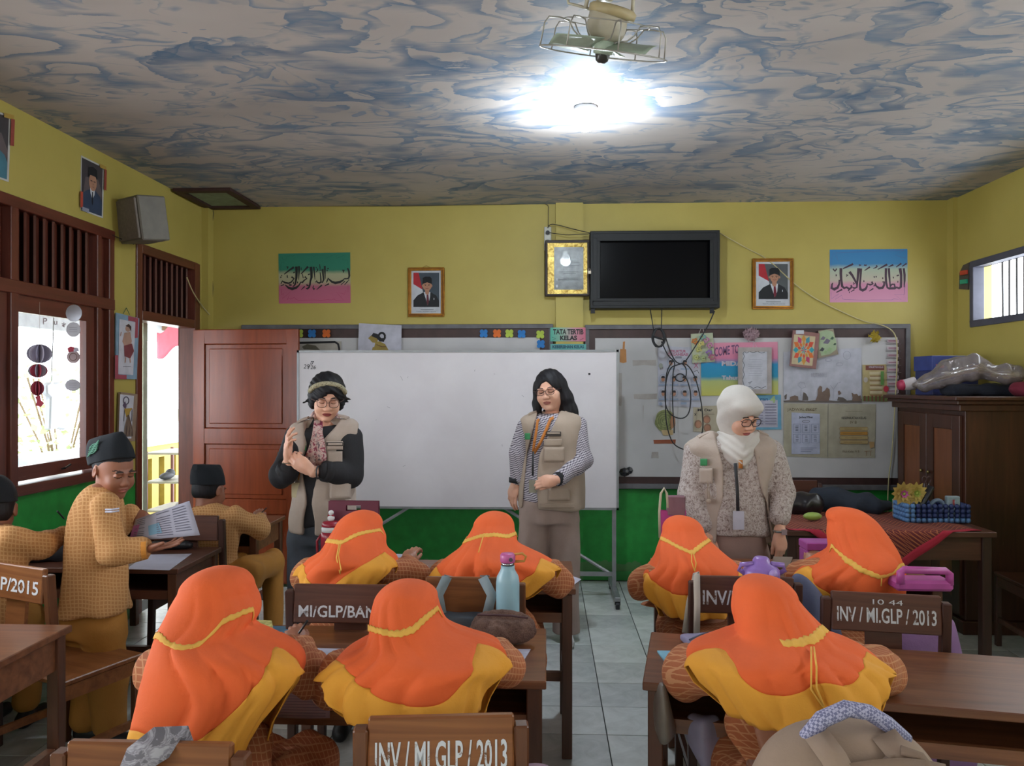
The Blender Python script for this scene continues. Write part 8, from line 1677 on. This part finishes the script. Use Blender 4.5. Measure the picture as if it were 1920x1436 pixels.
f.loft([(0, .0, 0, .185, .10), (.3, 0, 0, .175, .10), (.55, -.01, 0, .15, .09), (.66, -.02, 0, .11, .07)], .02, p=2.6); f.fold(.006, 22, 5); Skin().add(f, LB, Matrix.Translation((c.x, c.y, .0))).build('body', r)
q = lambda u, v: Q(u, v, 2.9); m = MB(); m.box((q(1680, 1).x, c.y - .06, q(1, 1108).z), (q(1786, 1).x, c.y + .04, q(1, 1088).z), PH); m.build('top_cap', r, world=True, bevel=.01); MB().tube([q(1688, 1094), q(1688, 1072), q(1694, 1068), q(1772, 1070), q(1780, 1076), q(1780, 1096)], .014, PH, 10).build('handle', r, world=True, smooth=True)
# clear bag and lilac bag under the nearest right desk
GREYP = M('#7c7670', .4, .2); c = Q(1243, 1330, 2.18); soft('carrier_bag', 'greyish carrier bag hanging at the left leg of the nearest right desk', 'bag', c, lambda f: f.loft([(-.075, .01, 0, .028, .05), (0, 0, 0, .024, .05), (.085, -.005, 0, .008, .02)], .02), GREYP, .006, (.004, 45), ext=.17)
c = Q(1318, 1400, 2.2); soft('carrier_bag', 'pale lilac bag hanging below the nearest right desk', 'bag', c, lambda f: f.loft([(-.05, .02, 0, .03, .03), (.04, 0, 0, .05, .04), (.09, 0, 0, .04, .03)], .02), M('#9490ac', .5), .006, (.004, 45), ext=.14)
c = Q(945, 1450, 1.72); soft('seat_bag', 'lilac bag resting behind the chair lettered INV/MI/GLP/2013', 'bag', (c.x, c.y + .03, .44), lambda f: f.loft([(0, 0, 0, .14, .07), (.14, .01, 0, .13, .06), (.235, .03, 0, .10, .04)], .02), cloth('#8c7484', .8), .009, (.006, 30), ext=.28)
c = Q(1030, 1178, 4.5)
# ------------------------------------------------------------------ teacher table and cupboard top
def onT(u, v, z=.745): p = PZ(u, v, z); p.z = z; return p
c = onT(1512, 966); soft('handbag', 'glossy black handbag at the left end of the teacher table', 'bag', c, lambda f: (f.ell((0, .05, .06), (.13, .08, .075), .03), f.cut((0, 0, -1), 0, .005)), M('#1c181c', .3), .008, (.006, 34), ext=.2)
tag(MB().blob(onT(1520, 975, .745) + Vector((0, -.03, .028)), (.055, .022, .024), M('#8aa04c', .4), 12).build('green_pouch', smooth=True), 'small lime green item in front of the black handbag', 'pouch')
c = onT(1600, 962); soft('jacket', 'crumpled dark navy jacket lying along the back of the teacher table', 'clothing', c, lambda f: (f.ell((-.12, .08, .07), (.13, .09, .085), .04), f.ell((.08, .05, .04), (.17, .09, .065), .04), f.ell((-.02, .06, .05), (.16, .08, .07), .04), f.cut((0, 0, -1), 0, .005)), cloth('#1a2230', .85), .009, (.010, 22), ext=.32)
bk = thing('bead_basket', 'rectangular basket woven of light and dark blue balls', 'basket', onT(1752, 978)); o = onT(1752, 978); LBc = M('#4a6f9c', .6); DBc = M('#1c2c5c', .6); w_, d_, rr = .34, .15, .0145
for lv in range(4):
    for i in range(12):
        for s in (-1, 1):
            x = o.x - w_ / 2 + w_ * i / 11; MB_o = MB(); MB_o.blob((x, o.y + s * d_ / 2 + .04, o.z + rr + lv * .026), (rr * 1.1,) * 3, LBc if lv == 0 or i < 2 else DBc, 8); 
            if lv == 0 and i == 0 and s == -1: pass
            MB_o.build('ball', bk, world=True, smooth=True)
    for j in range(1, 5):
        for s in (-1, 1): MB().blob((o.x + s * w_ / 2, o.y - d_ / 2 + .04 + d_ * j / 5, o.z + rr + lv * .026), (rr * 1.1,) * 3, LBc if s < 0 or lv == 0 else DBc, 8).build('ball', bk, world=True, smooth=True)
MB().box((o.x - w_ / 2, o.y - d_ / 2 + .04, o.z), (o.x + w_ / 2, o.y + d_ / 2 + .04, o.z + .008), DBc).build('base', bk, world=True)
i0 = o + Vector((0, .04, .008)); m = MB(); m.tube([i0 + Vector((-.09, 0, .02)), i0 + Vector((.0, 0, .19))], [.03, .03], M('#16161a', .4), 12, flat=.6); tag(m.build('glasses_case', smooth=True, origin=i0), 'long black case leaning out of the blue basket', 'case')
b = MB(); b.box((i0.x + .085, i0.y - .02, i0.z + .0), (i0.x + .155, i0.y + .02, i0.z + .135), M('#8fa0a8', .4)); b.box((i0.x + .11, i0.y - .022, i0.z + .08), (i0.x + .125, i0.y - .02, i0.z + .12), M('#b0282c', .4)); tag(b.build('tape_box', bevel=.004), 'small clear box with a red mark in the blue basket', 'box')
MB_r = MB(); MB_r.tube([i0 + Vector((.035 + .035 * math.cos(a), 0, .075 + .035 * math.sin(a))) for a in np.linspace(0, 6.283, 18, endpoint=False)], .012, M('#6a7c94', .3), 8, close=True); tag(MB_r.build('tape_roll', smooth=True), 'bluish roll of tape standing in the blue basket', 'tape')
for k, (dx, an) in enumerate(((-.005, 8), (.02, -6))):
    s_ = i0 + Vector((dx - .02, .03, .12)); m = MB(); m.tube([s_, s_ + Vector((.0, 0, .09))], .002, M('#8a8c90', .3, metal=.8), 6); m.tube([s_ + Vector((.012 * math.cos(a), 0, .105 + .018 * math.sin(a))) for a in np.linspace(0, 6.283, 12, endpoint=False)], .004, M('#3a1c1c', .4), 6, close=True); tag(m.build('scissors', smooth=True), ['scissors with dark handles, left pair in the basket', 'scissors with dark handles, right pair in the basket'][k], 'scissors')
nbk = onT(1700, 972)
for k in range(6):
    b = MB(); z = nbk.z + k * .017; a = Matrix.Translation((nbk.x + .004 * (k % 3), nbk.y + .03, z)) @ Matrix.Rotation(math.radians((k * 37) % 11 - 5), 4, 'Z'); b.box((-.045, -.07, 0), (.045, .07, .0165), M(('#8c8478', '#7c7a70', '#a09890')[k % 3], .7), a); b.box((-.043, -.071, .002), (.046, .068, .0145), M('#a8a69c', .8), a)
    tag(b.build('notebook'), 'worn notebook, %s in the pile left of the blue basket' % ('bottom one', 'second from the bottom', 'third from the bottom', 'third from the top', 'second from the top', 'topmost')[k], 'book', 'notebooks piled on the teacher table')
def flower(label, u, v, c1, c2, R_):
    p = PZ(u, v, .95); p = Q(u, v, 4.55); r = thing('paper_flower', label, 'flower', (p.x, p.y, .85), group='artificial flowers on the teacher table')
    for ring_, (n, rr_, col_, ln) in enumerate(((12, R_, c1, 1), (9, R_ * .68, c1, .8), (7, R_ * .42, c2, .6))):
        for i in range(n):
            a = 2 * math.pi * i / n + ring_ * .3; d = Vector((math.cos(a), -.25 - .25 * ring_, math.sin(a))).normalized(); e = Vector((-math.sin(a), 0, math.cos(a))) * rr_ * .26; c_ = p + Vector((0, -.006 * ring_, 0))
            MB().add([c_, c_ + d * rr_ * .55 + e, c_ + d * rr_, c_ + d * rr_ * .55 - e], [(0, 1, 2, 3)], M(col_, .7)).build('petal', r, world=True, solid=.001)
    MB().blob(p + Vector((0, -.02, 0)), (.010, .008, .010), M('#8a9a3c', .6), 8).build('center', r, world=True); MB().tube([p, Vector((p.x + .01, p.y + .02, .80)), Vector((nbk.x, nbk.y + .03, nbk.z + .10))], .003, M('#3c6a3c', .6), 6).build('stem', r, world=True)
flower('yellow artificial flower with a pink centre left of the basket', 1692, 925, '#a88c48', '#b04a90', .075); flower('yellow artificial flower with a green centre by the dark case', 1716, 924, '#b0984c', '#8a9a3c', .07)
# cupboard top
def onC(u, v): p = PZ(u, v, CH + .06); return p
ZT = CH + .0605; bx = thing('carton', 'dark blue printed shoe box on top of the cupboard', 'box', (2.80, 5.72, ZT)); NV = M('#232c5c', .5); B_ = Matrix.Translation((2.84, 5.70, ZT)) @ Matrix.Rotation(math.radians(8), 4, 'Z')
MB().box((-.17, -.10, 0), (.17, .10, .19), NV, B_).build('box', bx, world=True, bevel=.003); MB().box((-.178, -.106, .17), (.178, .106, .275), M('#2c3a78', .5), B_).build('lid', bx, world=True, bevel=.003)
b = MB(); [put_text(b, s_, B_ @ Vector((x, -.1075, .080)), (B_.to_3x3() @ Vector((1, 0, 0))), (0, 0, 1), w__, .024, M('#a84a5c', .5), .03) for s_, x, w__ in (('bata', -.06, .07), ('bata', .07, .06))] if False else b.box((-.15, -.1075, .19), (-.09, -.1065, .215), M('#a84a5c', .5), B_); b.box((.02, -.1075, .225), (.07, -.1065, .25), M('#a84a5c', .5), B_); b.box((-.06, -.1075, .20), (-.04, -.1065, .22), SHW, B_); b.build('print', bx, world=True)
soft('folded_cloth', 'dark navy folded cloth under the plastic-wrapped bouquet', 'cloth', (2.88, 5.30, ZT), lambda f: f.box((-.24, -.12, .0), (.22, .12, .075), .03), cloth('#171b28', .9), .009, (.006, 24), ext=.28)
soft('folded_cloth', 'dark red cloth bundle at the right end of the cupboard top', 'cloth', (2.99, 5.05, ZT), lambda f: f.ell((0, 0, .045), (.085, .07, .05), .02), cloth('#6c1c30', .9), .008, (.005, 34), ext=.14)
pl = NT('clear_plastic'); PLM = mk_glass(pl, (.90, .87, .88, 1), .12); mx = [n for n in pl.t.nodes if n.type == 'MIX_SHADER'][0]; lw = [n for n in pl.t.nodes if n.type == 'LAYER_WEIGHT'][0]; lw.inputs[0].default_value = .5
df = pl.n('ShaderNodeBsdfDiffuse'); df.inputs[0].default_value = lin('#b8acac'); m2 = pl.n('ShaderNodeMixShader'); m2.inputs[0].default_value = .30; out = pl.t.nodes['Material Output']; pl.l(mx.outputs[0], m2.inputs[1]); pl.l(df.outputs[0], m2.inputs[2]); pl.l(m2.outputs[0], out.inputs[0])
bq = thing('wrapped_bouquet', 'bouquet wrapped in clear plastic lying along the cupboard top', 'bouquet', (2.8, 5.2, ZT)); ax = [Q(1698, 722, 5.35), Q(1735, 718, 5.3), Q(1780, 700, 5.2), Q(1830, 690, 5.1), Q(1858, 697, 5.05), Q(1880, 700, 5.02), Q(1902, 702, 5.0)]
f = Field(Vector((min(p.x for p in ax) - .15, min(p.y for p in ax) - .2, ZT - .01)), Vector((max(p.x for p in ax) + .12, max(p.y for p in ax) + .2, ZT + .30)), .006); f.chain([(p.x, p.y, max(p.z, ZT + r_ * .7)) for p, r_ in zip(ax, (.03, .05, .085, .08, .04, .05, .06))], (.03, .05, .085, .08, .04, .05, .06), .03); f.fold(.009, 42, 7); f.cut((0, 0, -1), -ZT - .002, .004); Skin().add(f, PLM).build('plastic_wrap', bq)
m = MB(); rr_ = random.Random(9)
for i in range(9): a = ax[1] + Vector((rr_.uniform(-.02, .02), rr_.uniform(-.03, .03), rr_.uniform(-.01, .02))); m.tube([a, ax[3] + Vector((rr_.uniform(-.03, .03), rr_.uniform(-.03, .03), rr_.uniform(-.03, .03))), ax[4] + Vector((0, 0, rr_.uniform(-.01, .01))), ax[6] + Vector((rr_.uniform(-.02, .05), rr_.uniform(-.05, .05), rr_.uniform(-.03, .05)))], .004, M('#8a7a64', .7), 5)
m.build('stem', bq, world=True, kind='stuff'); m = MB(); m.lathe([(.034, 0), (.040, .05), (.045, .09)], M('#b0a8ac', .6), 16, mat=Matrix.Translation(ax[0] + Vector((-.03, 0, 0))) @ Matrix.Rotation(math.radians(82), 4, 'Y')); m.lathe([(.028, -.02), (.036, .0), (.037, .012)], M('#a02c4c', .6), 16, mat=Matrix.Translation(ax[0] + Vector((-.03, 0, 0))) @ Matrix.Rotation(math.radians(82), 4, 'Y')); m.build('printed_cone', bq, world=True, smooth=True)
